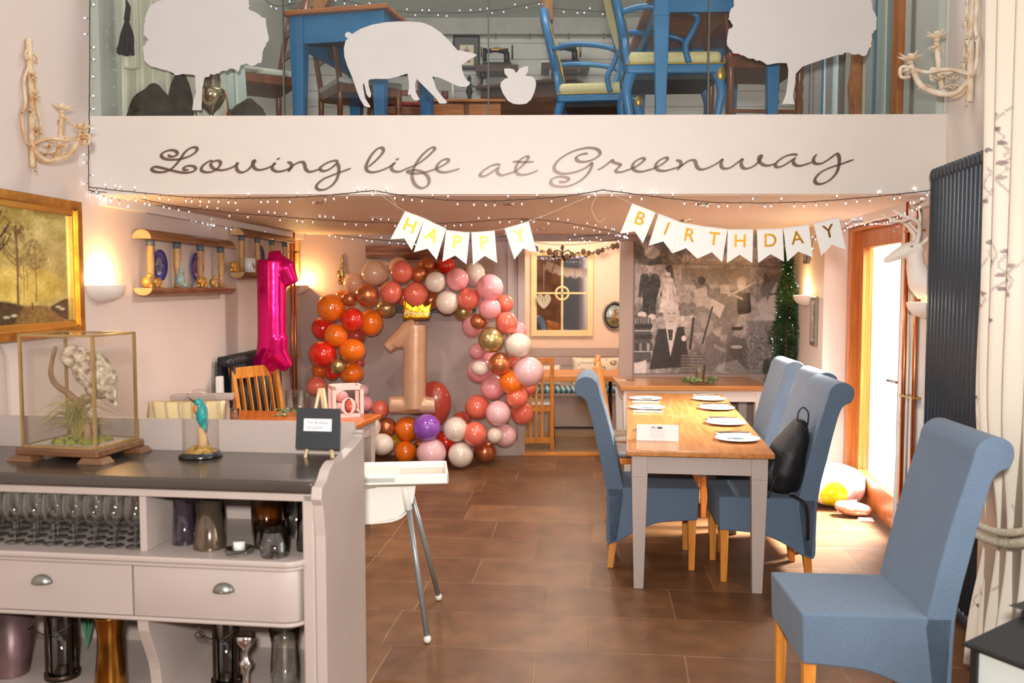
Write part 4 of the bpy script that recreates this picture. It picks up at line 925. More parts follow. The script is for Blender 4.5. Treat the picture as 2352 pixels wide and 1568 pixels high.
# ---------------------------------------------------------------- fairy lights
WIRE = mat('black_flex', (26, 24, 26), .5); LED = mat('led_bulb', (240, 240, 255), .3, emit=9, emitcol=(.82, .84, 1, 1)); LED.cycles.emission_sampling = 'NONE'; LEDB = None
bulb_me = None
def fairy(label, pts, step, seed, rad=.0022, reflect=1.0, mode=0, group='fairy light strings', dang=.025, jig=.006):
    t = thing('fairy_lights', label, 'string lights', pts[0], 0, group); o = Vector(pts[0]); q = random.Random(seed)
    P = [p - o for p in smoothpath(pts, 10)]
    P = [p + Vector((q.uniform(-1, 1), q.uniform(-1, 1), q.uniform(-1, 1))) * jig * .25 for p in P]
    MB().tube(P, rad, 5).build('wire', WIRE, t)
    global bulb_me
    acc = 0; nb = 0; prev = P[0]; nxt = step * q.uniform(.5, 1)
    for p in P[1:]:
        seg = (p - prev).length
        while acc + seg > nxt and nb < 95:
            f = (nxt - acc) / seg; c = prev.lerp(p, f); up = 1 if q.random() < .36 else -1
            d = Vector((q.uniform(-.35, .35), q.uniform(-.5, .2), up * q.uniform(.75, 1)))
            if mode == 1: d = Vector((q.choice((-1, 1)), q.uniform(-.5, 0), q.uniform(-.2, .2)))
            d = d.normalized() * dang * q.uniform(.8, 1.2)
            if bulb_me is None:
                mb = MB(); mb.cur = 0; mb.tube([(0, 0, 0), (0, 0, -.7)], .05, 5); mb.cur = 1; mb.tube([(0, 0, -.7), (0, 0, -.85), (0, 0, -1.05), (0, 0, -1.15)], [.08, .13, .10, .02], 6)
                b = mb.build('bulb', [WIRE, LED], t); bulb_me = b.data
            else: b = bpy.data.objects.new('bulb', bulb_me); COL.objects.link(b); b.parent = t
            b.location = c; b.rotation_euler = (-d).to_track_quat('Z', 'Y').to_euler(); b.scale = (dang,) * 3
            nb += 1; nxt += step * q.uniform(.55, 1.35)
        acc += seg; prev = p
    return t
def fpts(L, Y): return [at(x, y, Y) for x, y in L]
def za(L): return [(180 + a / 3.36, 410 + b / 3.36) for a, b in L]
Yfr = 4.80
fairy('fairy lights looped under the fascia from the left corner to the HAPPY banner knot', fpts(za([(85,65),(300,90),(600,120),(850,143),(1150,152),(1350,152),(1600,148),(1850,135),(2050,115),(2200,98),(2290,92)]), Yfr), .062, 1)
fairy('fairy lights looped under the fascia between the two banner knots', fpts([(863,438),(930,449),(1020,459),(1120,461),(1210,458),(1300,450),(1388,435)], Yfr), .062, 2)
fairy('fairy lights looped under the fascia above the BIRTHDAY banner to the right wall', fpts([(1388,436),(1500,451),(1620,463),(1750,466),(1880,462),(1990,453),(2080,444),(2143,436)], Yfr), .062, 3)
fairy('fairy lights running from the left corner back across the low ceiling to the HAPPY banner', [at(205, 437, 4.79), at(290, 449, 4.95), at(400, 472, 5.3), at(520, 487, 5.7), at(640, 497, 6.0), at(760, 506, 6.3), at(880, 511, 6.4), at(1000, 513, 6.5), at(1100, 508, 6.45), at(1200, 502, 6.4), at(1300, 512, 6.55), at(1400, 530, 7.2), at(1440, 541, 7.9), at(1420, 536, 8.45), at(1300, 546, 8.5)], .075, 4)
wl = lambda x, y: at(x, y, on_left(x, .03))
fairy('fairy lights sagging along the left wall above the ladder shelves', [at(203, 436, 4.79)] + [wl(x, y) for x, y in ((250, 452), (330, 474), (400, 478), (440, 497), (520, 518), (590, 527), (630, 522), (655, 525))], .04, 5)
fairy('fairy lights hung across the far wall above the balloon arch', [at(x, y, 8.5) for x, y in ((668, 528), (700, 538), (720, 530), (800, 543), (880, 551), (960, 556), (1040, 556), (1110, 548), (1190, 538))] , .085, 6)
fairy('fairy lights hung over the far opening beside the mural', [at(x, y, 8.48) for x, y in ((1225, 555), (1280, 562), (1340, 560), (1400, 552), (1450, 541), (1520, 532))], .085, 16)
fairy('fairy lights running along the right wall ceiling edge above the glazed door', [at(2143, 437, 4.79), at(2135, 455, 4.9), at(2105, 470, 5.1), at(2070, 487, 5.5), at(2030, 505, 5.9), at(1990, 508, 6.2), at(1960, 510, 6.45), at(1935, 525, 6.7), at(1900, 530, 6.75), at(1870, 545, 6.8), at(1862, 585, 6.85)], .04, 7)
fairy('fairy lights running straight down the left wall corner beside the ornate sconce', [at(206, -10, 4.76), at(206, 100, 4.76), at(205, 250, 4.76), at(204, 340, 4.76), at(203, 434, 4.76)], .075, 8, mode=1)
fairy('fairy lights draped across the loft behind the balustrade, left to centre', [at(560, -60, 7.0), at(620, 8, 7.0), at(680, 8, 7.0), at(740, -8, 7.2), at(830, 10, 7.3), at(920, 26, 7.4), at(1000, 30, 7.4), at(1100, 28, 7.4), at(1180, 17, 7.4), at(1240, 4, 7.4)], .085, 9)
fairy('fairy lights draped across the loft behind the blue oval-backed chair', [at(1246, 4, 7.4), at(1270, 18, 7.4), at(1340, 24, 7.4), at(1420, 28, 7.4), at(1500, 28, 7.4)], .085, 10)

# ---------------------------------------------------------------- banners
FLAG = mat('white_card_flag', (240, 237, 230), .5, var=.005); GOLD = mat('gold_foil', (200, 140, 34), .3, 1.0, var=.12, scale=20); RIB = mat('white_ribbon', (240, 226, 206), .35)
def banner(label, flags, ribbons, sc):
    t = thing('birthday_banner', label, 'banner', (0, 0, 0), 0, 'birthday banners')
    (x0, y0, k) = sc; Yb = 4.74
    for i, (ch, P) in enumerate(flags):
        pts = [at(x0 + a / k, y0 + b / k, Yb) for a, b in P]; yo = -.003 * (i % 2)
        f = MB().prism([(p.x, p.z) for p in pts], Yb + yo, Yb + yo + .001).build('flag', FLAG, t, label='white pennant with gold letter ' + ch)
        TL, TR, BR, N_, BL = pts; ang = math.atan2(TR.z - TL.z, TR.x - TL.x); up = ((TL + TR) / 2 - (BL + BR) / 2).normalized(); c = ((TL + TR) / 2) * .52 + N_ * .48
        M = Matrix.Translation((c.x, Yb + yo - .0012, c.z)) @ Matrix.Rotation(-ang, 4, 'Y')
        text_mesh(ch, .098, 'letter', GOLD, f, M, .0006, bold=.0006)
    for L in ribbons:
        P = smoothpath([at(x, y, Yb - .006) for x, y in L], 5); MB().tube(P, .0032, 6, flat=.3).build('ribbon', RIB, t)
    return t
banner('white HAPPY pennant banner with gold letters hanging under the fascia', [('H', [(305,215),(455,275),(355,520),(298,428),(190,435)]), ('A', [(455,275),(622,352),(548,595),(478,508),(370,535)]), ('P', [(620,362),(803,382),(778,628),(690,560),(592,608)]), ('P', [(815,382),(995,365),(1015,618),(918,563),(828,632)]), ('Y', [(1070,350),(1258,295),(1322,540),(1215,505),(1147,592)])],
       [[(864, 439), (900, 466), (930, 486)], [(862, 439), (895, 452), (911, 472)], [(930, 485), (980, 503), (1025, 528), (1080, 533), (1135, 529), (1160, 525), (1213, 508)], [(1213, 508), (1255, 493), (1320, 465), (1378, 441)]], (840, 420, 3.36))
banner('white BIRTHDAY pennant banner with gold letters hanging before the mural', [('B', [(218,140),(380,203),(292,418),(235,335),(133,352)]), ('I', [(400,212),(550,270),(495,487),(432,405),(330,435)]), ('R', [(550,270),(715,300),(668,525),(590,452),(497,487)]), ('T', [(715,300),(877,318),(840,550),(768,480),(668,525)]), ('H', [(880,320),(1055,320),(1050,555),(962,497),(872,555)]), ('D', [(1080,320),(1258,315),(1268,545),(1175,493),(1088,555)]), ('A', [(1265,312),(1440,287),(1468,515),(1368,475),(1290,545)]), ('Y', [(1472,278),(1645,237),(1697,463),(1598,428),(1525,505)])],
       [[(1392, 441), (1425, 455), (1454, 468)], [(1500, 486), (1515, 491)], [(1452, 467), (1560, 509), (1670, 526), (1790, 525), (1860, 514), (1925, 499)], [(1376, 444), (1362, 465), (1360, 485), (1376, 510), (1390, 500)]], (1380, 420, 3.0154))

# ---------------------------------------------------------------- gilt painting, left wall
GILT = mat('gilt_frame', (196, 142, 62), .3, .85, var=.2, scale=14)
def framed(name, label, cat, P, rz, W, H, fw, fm, cv, depth=.03, inner=None, mt=PAINTG):
    t = thing(name, label, cat, P, rz)
    def ring(a, b, d0, d1):
        mb = MB()
        mb.prism([(-W / 2 + a, a), (W / 2 - a, a), (W / 2 - b, b), (-W / 2 + b, b)], d0, d1); mb.prism([(-W / 2 + a, H - a), (-W / 2 + b, H - b), (W / 2 - b, H - b), (W / 2 - a, H - a)], d0, d1)
        mb.prism([(-W / 2 + a, a), (-W / 2 + b, b), (-W / 2 + b, H - b), (-W / 2 + a, H - a)], d0, d1); mb.prism([(W / 2 - a, a), (W / 2 - a, H - a), (W / 2 - b, H - b), (W / 2 - b, b)], d0, d1); return mb
    ring(0, fw * .6, -depth, 0).build('frame', fm, t, bevel=.004)
    ring(fw * .55, fw, -depth * .7, 0).build('inner_frame', inner or fm, t, bevel=.003)
    cv.panel('picture', W - 2 * fw + .004, H - 2 * fw + .004, mt, t, .004, f=lambda x, y, z: (x - (W - 2 * fw) / 2, y - depth * .35, z + fw - .002))
    return t
c = Canvas(190, 170, (196, 172, 92)); c.put(np.clip(1 - c.yy * 1.0, 0, 1), (168, 150, 84), .5); c.ell(.55, .66, .38, .16, (226, 196, 90), .8, 14); c.ell(.72, .2, .3, .16, (204, 186, 110), .6, 12); c.noise(9, .10, 4)
tr = np.random.RandomState(5)
def ptree(cv, x, base, h, w, col, al=1.0, crown=True):
    cv.line([(x, base), (x + .005, base - h * .55), (x, base - h)], w, col, al)
    for i in range(16):
        a = tr.uniform(.45, .98); s_ = tr.choice([-1, 1]); y0 = base - h * a; L_ = h * (1.15 - a) * tr.uniform(.25, .5)
        cv.line([(x, y0), (x + s_ * L_ * .6, y0 - L_ * .55), (x + s_ * L_ * .8, y0 - L_ * 1.0)], w * .3, col, al)
    if crown:
        for i in range(60):
            a = tr.uniform(0, 6.28); q_ = tr.uniform(0, 1) ** .5; cv.ell(x + math.cos(a) * q_ * h * .22, base - h * .82 + math.sin(a) * q_ * h * .27, .018, .014, (104, 84, 44), .35 * al, 1)
for x in (.93, .9, .87, .5, .53): ptree(c, x - .2 if x < .8 else x - .35, .8, .35, .008, (150, 124, 60), .6, False)
ptree(c, .66, .80, .50, .012, (128, 100, 50), .7); ptree(c, .50, .82, .66, .02, (100, 74, 36), .9); ptree(c, .30, .84, .8, .034, (72, 52, 30), 1)
c.poly([(0, .82), (.15, .78), (.4, .8), (.55, .84), (.62, .9), (.5, 1), (0, 1)], (58, 44, 24), .95, 3); c.poly([(.78, .86), (.9, .8), (1, .78), (1, 1), (.84, .95)], (60, 46, 26), .95, 3); c.poly([(.55, .84), (.75, .84), (.95, 1), (.45, 1)], (130, 96, 42), .9, 3)
for x, y in ((.1, .94), (.2, .95), (.4, .93), (.46, .92), (.9, .88), (.86, .86), (.06, .92)): c.ell(x, y, .03, .013, (214, 204, 170), .9, 1)
c.line([(.62, .82), (.62, .87)], .01, (60, 40, 26)); c.noise(60, .06, 9)
Y0, Y1 = 3.62, 4.66; Ym = (Y0 + Y1) / 2
framed('framed_painting', 'gilt-framed misty woodland oil painting on the left wall', 'painting', (XL(Ym) + .003, Ym, 1.395), RZL, (Y1 - Y0), .685, .075, GILT, c, .05, mat('gilt_inner', (222, 176, 84), .25, .9))

# ---------------------------------------------------------------- ladder shelves with plates and animals
LOGW = wood('log_wood', (150, 104, 66), (104, 66, 40), .45, ax=(1.2, 8, 8)); LOGE = mat('log_end', (196, 160, 110), .6, var=.1, scale=20); POSTW = wood('post_wood', (206, 160, 96), (160, 116, 66), .45, ax=(8, 8, 1.2)); BLUEP = mat('worn_blue_paint', (92, 104, 108), .5, var=.15, scale=30)
def ladder_shelf(label, y0, y1, zb, zt):
    Ym = (y0 + y1) / 2; t = thing('ladder_shelf', label, 'wall shelf', (XL(Ym) + .002, Ym, 0), RZL); L_ = (y1 - y0) / 2
    for nm, z, r in (('lower_board', zb, .048), ('upper_board', zt, .05)):
        mb = MB(); N_ = 12; prof = [(r * 1.9 * math.sin(a) , -r * math.cos(a)) for a in [math.pi * i / N_ - math.pi / 2 + math.pi / 2 for i in range(N_ + 1)]]
        if nm == 'lower_board': pr = [(-.12 + .0, 0), (0, 0)] + [(-.06 + .06 * math.cos(a), -r * math.sin(a)) for a in [math.pi * i / 12 for i in range(1, 12)]]
        else: pr = [(-.12, 0), (0, 0)] + [(-.06 + .06 * math.cos(a), r * 1.15 * math.sin(a)) for a in [math.pi * i / 12 for i in range(1, 12)]]
        mb.prism(pr, -L_, L_, lambda a, b, d: (d, a, z + b), True); b = mb.build(nm, LOGW, t, bevel=.003)
        mb = MB(); mb.prism([(p[0] * .96 - .002, p[1] * .94) for p in pr], -L_ - .002, -L_ + .002, lambda a, b, d: (d, a, z + b)); mb.build('cut_end', LOGE, b)
    for k in range(4):
        x = -L_ * .84 + k * L_ * 1.64 / 3; q = random.Random(k)
        mb = MB(); pts = [(x + q.uniform(-.006, .006), -.06, zb + (zt - zb) * i / 6) for i in range(7)]; mb.tube(pts, [.022 + q.uniform(-.002, .002) for _ in pts], 10); p = mb.build('post', POSTW, t)
        mb = MB(); mb.tube([(pts[5][0], -.06, zb + (zt - zb) * .86), (pts[6][0], -.06, zt)], .0245, 10); mb.build('painted_end', BLUEP, p)
    return t, L_
BLUEW = mat('blue_plate', (60, 62, 150), .25, coat=.4)
def wall_plate(label, Y, z, r, par_rz=RZL):
    c = Canvas(60, 60, (52, 54, 140)); c.ell(.5, .5, .36, .36, (210, 208, 216), 1, 1); c.ell(.5, .62, .3, .16, (90, 96, 160), .8, 2); c.line([(.5, .2), (.52, .8)], .05, (50, 52, 130)); c.line([(.3, .35), (.75, .4)], .04, (70, 72, 150)); c.noise(12, .2, int(Y * 10)); c.ell(.5, .86, .3, .1, (230, 228, 232), .8, 1)
    t = thing('wall_plate', label, 'plate', (XL(Y) + .002, Y, z), par_rz)
    mb = MB(); mb.lathe([(.001, .004), (r * .7, .004), (r, .02), (r * 1.0, .024), (r * .7, .01), (.001, .01)], 32); M = Matrix.Rotation(R(90), 4, 'X')
    mb.v = [tuple(M @ Vector(p)) for p in mb.v]; mb.build('plate', BLUEW, t)
    # painted scene on the well
    m = MB(); h, w_ = 60, 60
    o = c.panel('plate_scene', 1, 1, PAINTG, t, 0.0, f=lambda x, y, z: ((x - .5) * 2 * r * .68 * math.sqrt(max(0, 1 - .5 * (2 * z - 1) ** 2)), -.0125, (z - .5) * 2 * r * .68 * math.sqrt(max(0, 1 - .5 * (2 * x - 1) ** 2))))
    return t
t, L_ = ladder_shelf('log ladder shelf with four posts above the black radiator, nearer of the two', 5.28, 6.62, 1.635, 1.925)
wall_plate('blue and white round plate left on the nearer log shelf', on_left(362), 1.775, .098); wall_plate('blue and white round plate right on the nearer log shelf', on_left(448), 1.775, .1)
ladder_shelf('log ladder shelf farther along the left wall behind the pink balloon', 6.80, 8.10, 1.75, 2.03)
wall_plate('blue plate on the farther log shelf, half hidden by the pink balloon', on_left(594), 1.885, .095)
GOLDW = mat('gilded_cat', (214, 160, 76), .4, .3, var=.15, scale=30); CELA = mat('celadon_glaze', (150, 176, 168), .2, var=.06, coat=.5)
def cat_fig(label, Y, z, s_, pose, off=.075):
    t = MB(); e = .05
    if pose == 'sit':
        t.sphere((0, 0, .035), (.024, .03, .036)); t.sphere((.0, -.018, .075), (.017, .018, .016)); t.tube([(0, -.01, .04), (0, -.03, .0)], [.014, .009], 8); t.tube([(-.01, -.02, .085), (-.012, -.02, .102)], [.006, .001], 6); t.tube([(.01, -.02, .085), (.012, -.02, .102)], [.006, .001], 6)
    elif pose == 'crouch':
        t.sphere((.01, 0, .032), (.05, .024, .026), M=Matrix.Rotation(R(-18), 4, 'Y')); t.sphere((-.045, 0, .035), (.018, .017, .016)); t.tube([(-.035, .008, .03), (-.04, .01, 0)], .008, 8); t.tube([(.04, .01, .03), (.04, .01, 0)], .011, 8); t.tube([(-.035, -.01, .03), (-.045, -.012, 0)], .008, 8); t.tube([(.045, -.01, .03), (.045, -.01, 0)], .011, 8)
        t.tube([(-.05, .008, .045), (-.052, .01, .06)], [.006, .001], 6); t.tube([(-.05, -.008, .045), (-.052, -.01, .06)], [.006, .001], 6); t.tube(smoothpath([(.055, 0, .02), (.08, 0, .01), (.1, .01, .02)], 3), .005, 6)
    else:
        t.sphere((0, 0, .05), (.038, .032, .05)); t.sphere((-.005, -.012, .112), (.02, .022, .02)); t.tube([(-.01, -.01, .125), (-.02, -.01, .175)], [.009, .003], 8); t.tube([(.008, -.008, .125), (.01, -.005, .178)], [.009, .003], 8); t.tube([(.0, -.02, .03), (0, -.04, .005)], .012, 8)
    t.v = [tuple(Vector(p) * s_) for p in t.v]
    nm = 'rabbit_figurine' if pose == 'rab' else 'cat_figurine'
    o = t.build(nm, CELA if pose == 'rab' else GOLDW, remesh=.004 * s_, smoothmod=3, loc=(XL(Y) + off, Y, z), rz=RZL + R(10)); return tag(o, label, 'figurine', 'shelf figurines')
zb = 1.636
cat_fig('small gilded cat sitting at the left end of the nearer log shelf', on_left(336, .07), zb, .95, 'sit'); cat_fig('gilded crouching cat below the left blue plate', on_left(360, .07), zb, 1.0, 'crouch')
cat_fig('celadon ceramic rabbit sitting between the posts of the nearer log shelf', on_left(412, .07), zb, .95, 'rab'); cat_fig('gilded stretching cat near the right end of the nearer log shelf', on_left(462, .07), zb, 1.25, 'crouch'); cat_fig('small gilded cat sitting at the right end of the nearer log shelf', on_left(488, .07), zb, .9, 'sit')
cat_fig('gilded cat at the left end of the farther log shelf', on_left(538, .07), 1.752, 1.35, 'crouch')
Y = on_left(572, .07); t = thing('mug', 'white mug with brown printed motif on the farther log shelf', 'mug', (XL(Y) + .075, Y, 1.7515), RZL)
MB().lathe([(.001, .0), (.05, .0), (.052, .11), (.049, .11), (.047, .006), (.001, .006)], 24).build('cup', mat('white_ceramic', (236, 234, 230), .2, var=.01), t)
mb = MB(); mb.tube([(.05 + .03 * math.sin(a), 0, .055 - .035 * math.cos(a)) for a in [math.pi * i / 10 for i in range(11)]], .006, 8); mb.build('handle', mat('white_ceramic', (236, 234, 230), .2), t)
mb = MB(); [mb.sphere((.0525 * math.sin(a) , -.0525 * math.cos(a), zz), (.012, .002, .016), 8, 6) for a, zz in ((-.6, .06), (.1, .05), (.35, .075), (.3, .035), (-.4, .04))]; mb.build('motif', mat('brown_print', (120, 72, 40), .5), t)
c = Canvas(40, 60, (222, 180, 96)); c.poly([(.3, .4), (.7, .4), (.7, .65), (.3, .65)], (150, 110, 60), .6, 2)
Y = 8.46; framed('framed_picture', 'small narrow gilt picture in the far left corner behind the pink balloon', 'picture', (XL(Y) + .003, Y, 1.70), RZL, .24, .44, .02, GILT, c, .015)

# ---------------------------------------------------------------- ornate iron sconces
IVORY = mat('chipped_ivory_iron', (226, 210, 178), .6, vcol2=(190, 138, 84), scale=16)
IVORY2 = mat('chipped_white_iron', (228, 218, 202), .6, vcol2=(206, 178, 142), scale=16)
def flower(mb, c, r, n=9, tilt=(0, 0, 1), petal=.5):
    d = Vector(tilt).normalized(); u = d.orthogonal().normalized(); v = d.cross(u); c = Vector(c)
    for k in range(n):
        a = 6.283 * k / n; o = u * math.cos(a) + v * math.sin(a); hh = 1 if k % 2 else .75
        mb.tube([c, c + o * r * .45 + d * r * .25, c + o * r * hh + d * r * petal * hh], [r * .16, r * .2, r * .02], 6, flat=.4)
def sconce(label, P, rz, m, sc, mirror, par=None, name='wall_sconce'):
    t = thing(name, label, 'wall sconce', P, rz); k = -1 if mirror else 1
    def q(L, n=5): return smoothpath([(k * x * sc, y * sc, z * sc) for x, y, z in L], n)
    mb = MB(); mb.tube(q([(0, -.02, -.28), (0, -.02, -.1), (.01, -.02, .1), (0, -.02, .3), (0, -.02, .42)]), .017 * sc, 8); mb.build('stem', m, t)
    for s_ in (-1, 1):
        mb = MB(); mb.tube(q([(s_ * .0, -.02, -.17), (s_ * .07, -.02, -.13), (s_ * .085, -.02, -.02), (s_ * .05, -.02, .07), (s_ * .06, -.02, .17), (s_ * .03, -.02, .24), (0, -.02, .28)]), .0105 * sc, 6, flat=.6); mb.build('scroll', m, t)
        mb = MB(); mb.tube(q([(s_ * .0, -.02, .33), (s_ * .03, -.025, .35), (s_ * .05, -.03, .33), (s_ * .045, -.03, .3), (s_ * .03, -.03, .31)]), .006 * sc, 6); mb.build('curl', m, t)
    mb = MB()
    for (x, z, r) in ((0, .22, .045), (.02, .12, .05), (-.02, .02, .05), (.02, -.08, .052), (0, .40, .022), (0, -.3, .026), (-.1, -.0, .024)): flower(mb, (k * x * sc, -.03 * sc, z * sc), r * sc, 6, (0, -1, .2), .3)
    mb.build('leaf_spray', m, t)
    for (dx, dy, dz, r) in ((.0, -.30, -.06, .072), (.06, -.16, .06, .066)):
        ar = MB(); ar.tube(q([(0, -.02, -.17), (dx * .5, dy * .35, -.24), (dx, dy * .8, -.20), (dx, dy, dz - .03)], 6), .014 * sc, 8)
        ar.tube(q([(0, -.02, -.15), (dx * .4, dy * .4, -.12), (dx * .8, dy * .75, -.13), (dx, dy * 1.12, -.10), (dx, dy * 1.14, -.15), (dx, dy * 1.0, -.15)], 5), .009 * sc, 6)
        b = ar.build('arm', m, t)
        mb = MB(); flower(mb, (k * dx * sc, dy * sc, (dz - .02) * sc), r * sc, 10, (0, 0, 1), .55); flower(mb, (k * dx * sc, dy * sc, (dz - .05) * sc), r * .8 * sc, 7, (0, -.3, -1), .6); mb.tube(q([(dx, dy, dz - .03), (dx, dy, dz + .02)], 1), .016 * sc, 8); mb.build('candle_cup', m, b)
        mb = MB(); [flower(mb, (k * dx * f_ * sc, dy * f_ * sc, (-.19 + .02 * (i % 2)) * sc), .045 * sc, 6, (0, 0, 1 if i % 2 else -1), .5) for i, f_ in enumerate((.35, .55, .75))]; mb.build('leaf_spray', m, b)
    return t
Y = on_left(78); sconce('ivory painted iron scroll sconce with leafy cups on the left wall', (XL(Y), Y, at(78, 268, Y).z), RZL, IVORY, .86, False)
Y = on_right(2222); sconce('white painted iron scroll sconce with leafy cups on the right wall', (XR(Y), Y, at(2222, 100, Y).z), RZR, IVORY2, 1.0, True)
sconce('small brass scroll sconce on the far wall left of the balloon arch', (at(787, 640, YB).x, YB, at(787, 628, YB).z), 0, BRASS, .42, True)

# ---------------------------------------------------------------- deer head
DEER = mat('white_resin_deer', (238, 230, 220), .55, var=.01)
Yd = 4.99; t = thing('deer_head', 'white resin stag head with antlers mounted over the right uplight', 'wall ornament', (XR(Yd), Yd, 1.73), RZR)
mb = MB()
mb.tube([(0, .0, -.10), (0, -.05, -.05), (0, -.08, .03), (0, -.085, .10)], [.085, .075, .05, .042], 16)
mb.tube([(0, -.075, .13), (0, -.13, .115), (0, -.20, .08), (0, -.235, .06)], [.045, .042, .026, .019], 14)
mb.sphere((0, -.08, .125), (.045, .05, .042)); mb.sphere((0, -.235, .06), (.019, .018, .016))
for s_ in (-1, 1): mb.tube([(s_ * .035, -.065, .14), (s_ * .075, -.05, .165), (s_ * .10, -.035, .195)], [.014, .022, .003], 8, flat=.6)
hd = mb.build('head', DEER, t, remesh=.007, smoothmod=4)
for s_ in (-1, 1):
    mb = MB(); mb.tube(smoothpath([(s_ * .02, -.085, .15), (s_ * .05, -.08, .22), (s_ * .10, -.11, .27), (s_ * .12, -.19, .30), (s_ * .11, -.24, .33)], 5), [.014 - .0004 * i for i in range(21)], 8)
    mb.tube(smoothpath([(s_ * .075, -.09, .245), (s_ * .085, -.09, .30), (s_ * .075, -.10, .35)], 4), [.011 - .0009 * i for i in range(9)], 8); mb.tube(smoothpath([(s_ * .11, -.15, .285), (s_ * .13, -.19, .27), (s_ * .13, -.25, .27)], 4), [.009 - .0006 * i for i in range(9)], 8); mb.tube(smoothpath([(s_ * .05, -.085, .21), (s_ * .04, -.12, .25), (s_ * .04, -.14, .27)], 3), [.008 - .001 * i for i in range(7)], 8)
    mb.build('antler', DEER, t)
    mb = MB(); mb.sphere((s_ * .038, -.115, .135), (.006, .009, .006), 10, 8); mb.build('eye', mat('grey_eye', (150, 140, 132), .3), hd)

# ---------------------------------------------------------------- curtains
CUR = mat('embroidered_curtain', (220, 208, 190), .45, attr='paint')
def curtain(label, P, rz, W, H, folds, amp, pinch=None, seed=1, nx=220, nz=260, thick=.004):
    t = thing('curtain', label, 'curtain', P, rz); cv = Canvas(nx, nz, (226, 214, 196)); q = random.Random(seed)
    for i in range(int(W * H * 17)):
        x = q.uniform(0, 1); y = q.uniform(.02, 1); pts = [(x, y)]
        for j in range(7): x += q.uniform(-.014, .018) / W; y -= .028 / H; pts.append((x, y))
        cv.line(pts, .0035 / W, (168, 150, 140), .8)
        for (a, b) in pts[2::2]:
            cv.ell(a + q.uniform(-.018, .018) / W, b, .007 / W, .009 / H, q.choice([(128, 92, 92), (150, 128, 118), (112, 84, 84)]), .85)
    def f(x, y, z):
        u = x / W; ph = u * folds * 2 * math.pi + .5 * math.sin(z * 2.1 + u * 3)
        d = amp * (math.sin(ph) + .35 * math.sin(2.3 * ph + z)); X = x - W / 2
        if pinch == 'flare': X = (x / W - 1) * W * (1 - .72 * z / H) + .1; d -= .05
        elif pinch:
            k = math.exp(-((z - pinch[0]) / pinch[1]) ** 2); X = X * (1 - pinch[2] * k) + pinch[3] * k; d = d * (1 - .3 * k) - .03 * k
        return (X, -d - .07, z)
    o = cv.panel('drape', W, H, CUR, t, 0, f=f)
    m = o.modifiers.new('s', 'SOLIDIFY'); m.thickness = thick
    for p in o.data.polygons: p.use_smooth = True
    return t
Yc = 3.30; t = curtain('cream curtain embroidered with brown sprigs hanging beside the tall radiator', (XR(Yc) - .10, Yc, .02), RZR, .95, 4.2, 6, .05, (.62, .34, .25, -.05), 2, nx=300, nz=760)
mb = MB(); mb.tube(smoothpath([(-.44, -.06, .95), (-.38, -.15, .78), (-.22, -.20, .66), (-.0, -.17, .66), (.2, -.12, .74), (.3, -.02, .9)], 8), .018, 8); mb.tube(smoothpath([(-.43, -.06, .98), (-.36, -.16, .82), (-.2, -.21, .71), (-.0, -.18, .70), (.2, -.12, .78), (.3, -.02, .93)], 8), .014, 8); mb.build('tieback', mat('rope_tieback', (224, 208, 180), .7, var=.1, scale=40, bump=.6, bscale=120), t)
curtain('narrow sprigged curtain hanging at the near side of the glazed door', (2.40, 5.40, .03), RZR, .20, 1.75, 3, .02, 'flare', 5, nx=90, nz=420)

# ---------------------------------------------------------------- black lantern in the right foreground
BL = mat('matt_black_lantern', (38, 38, 38), .45, .3, var=.05)
t = thing('floor_lantern', 'large black metal lantern with frosted panes in the bottom right corner', 'lantern', (1.66, 2.72, 0), R(28)); h = .50; r = .135
mb = MB(); mb.box(-r, r, -r, r, 0, .03); mb.build('base', BL, t, bevel=.003)
for sx in (-1, 1):
    for sy in (-1, 1): MB().box(sx * r - .011, sx * r + .011, sy * r - .011, sy * r + .011, .03, h).build('corner_post', BL, t)
mb = MB(); 
for s_ in (-1, 1): mb.box(s_ * (r - .004) - .002, s_ * (r - .004) + .002, -r + .01, r - .01, .03, h); mb.box(-r + .01, r - .01, s_ * (r - .004) - .002, s_ * (r - .004) + .002, .03, h)
mb.build('frosted_pane', mat('frosted_pane', (206, 214, 208), .5, var=.02), t)
mb = MB(); mb.taper((0, 0, h), (2 * r + .06, 2 * r + .06), (0, 0, h + .012), (2 * r + .06, 2 * r + .06)); mb.taper((0, 0, h + .012), (2 * r + .05, 2 * r + .05), (0, 0, h + .11), (.11, .11)); mb.build('roof', BL, t, bevel=.003)
mb = MB(); mb.taper((0, 0, h + .11), (.10, .10), (0, 0, h + .145), (.09, .09)); mb.taper((0, 0, h + .145), (.15, .15), (0, 0, h + .17), (.05, .05)); mb.build('chimney', BL, t, bevel=.003)
mb = MB(); mb.tube([(.075 * math.cos(a), -.02 - .03 * math.sin(a), h + .12 + .085 * math.sin(a)) for a in [2 * math.pi * i / 24 for i in range(24)]], .006, 8, True); mb.build('ring_handle', BL, t)
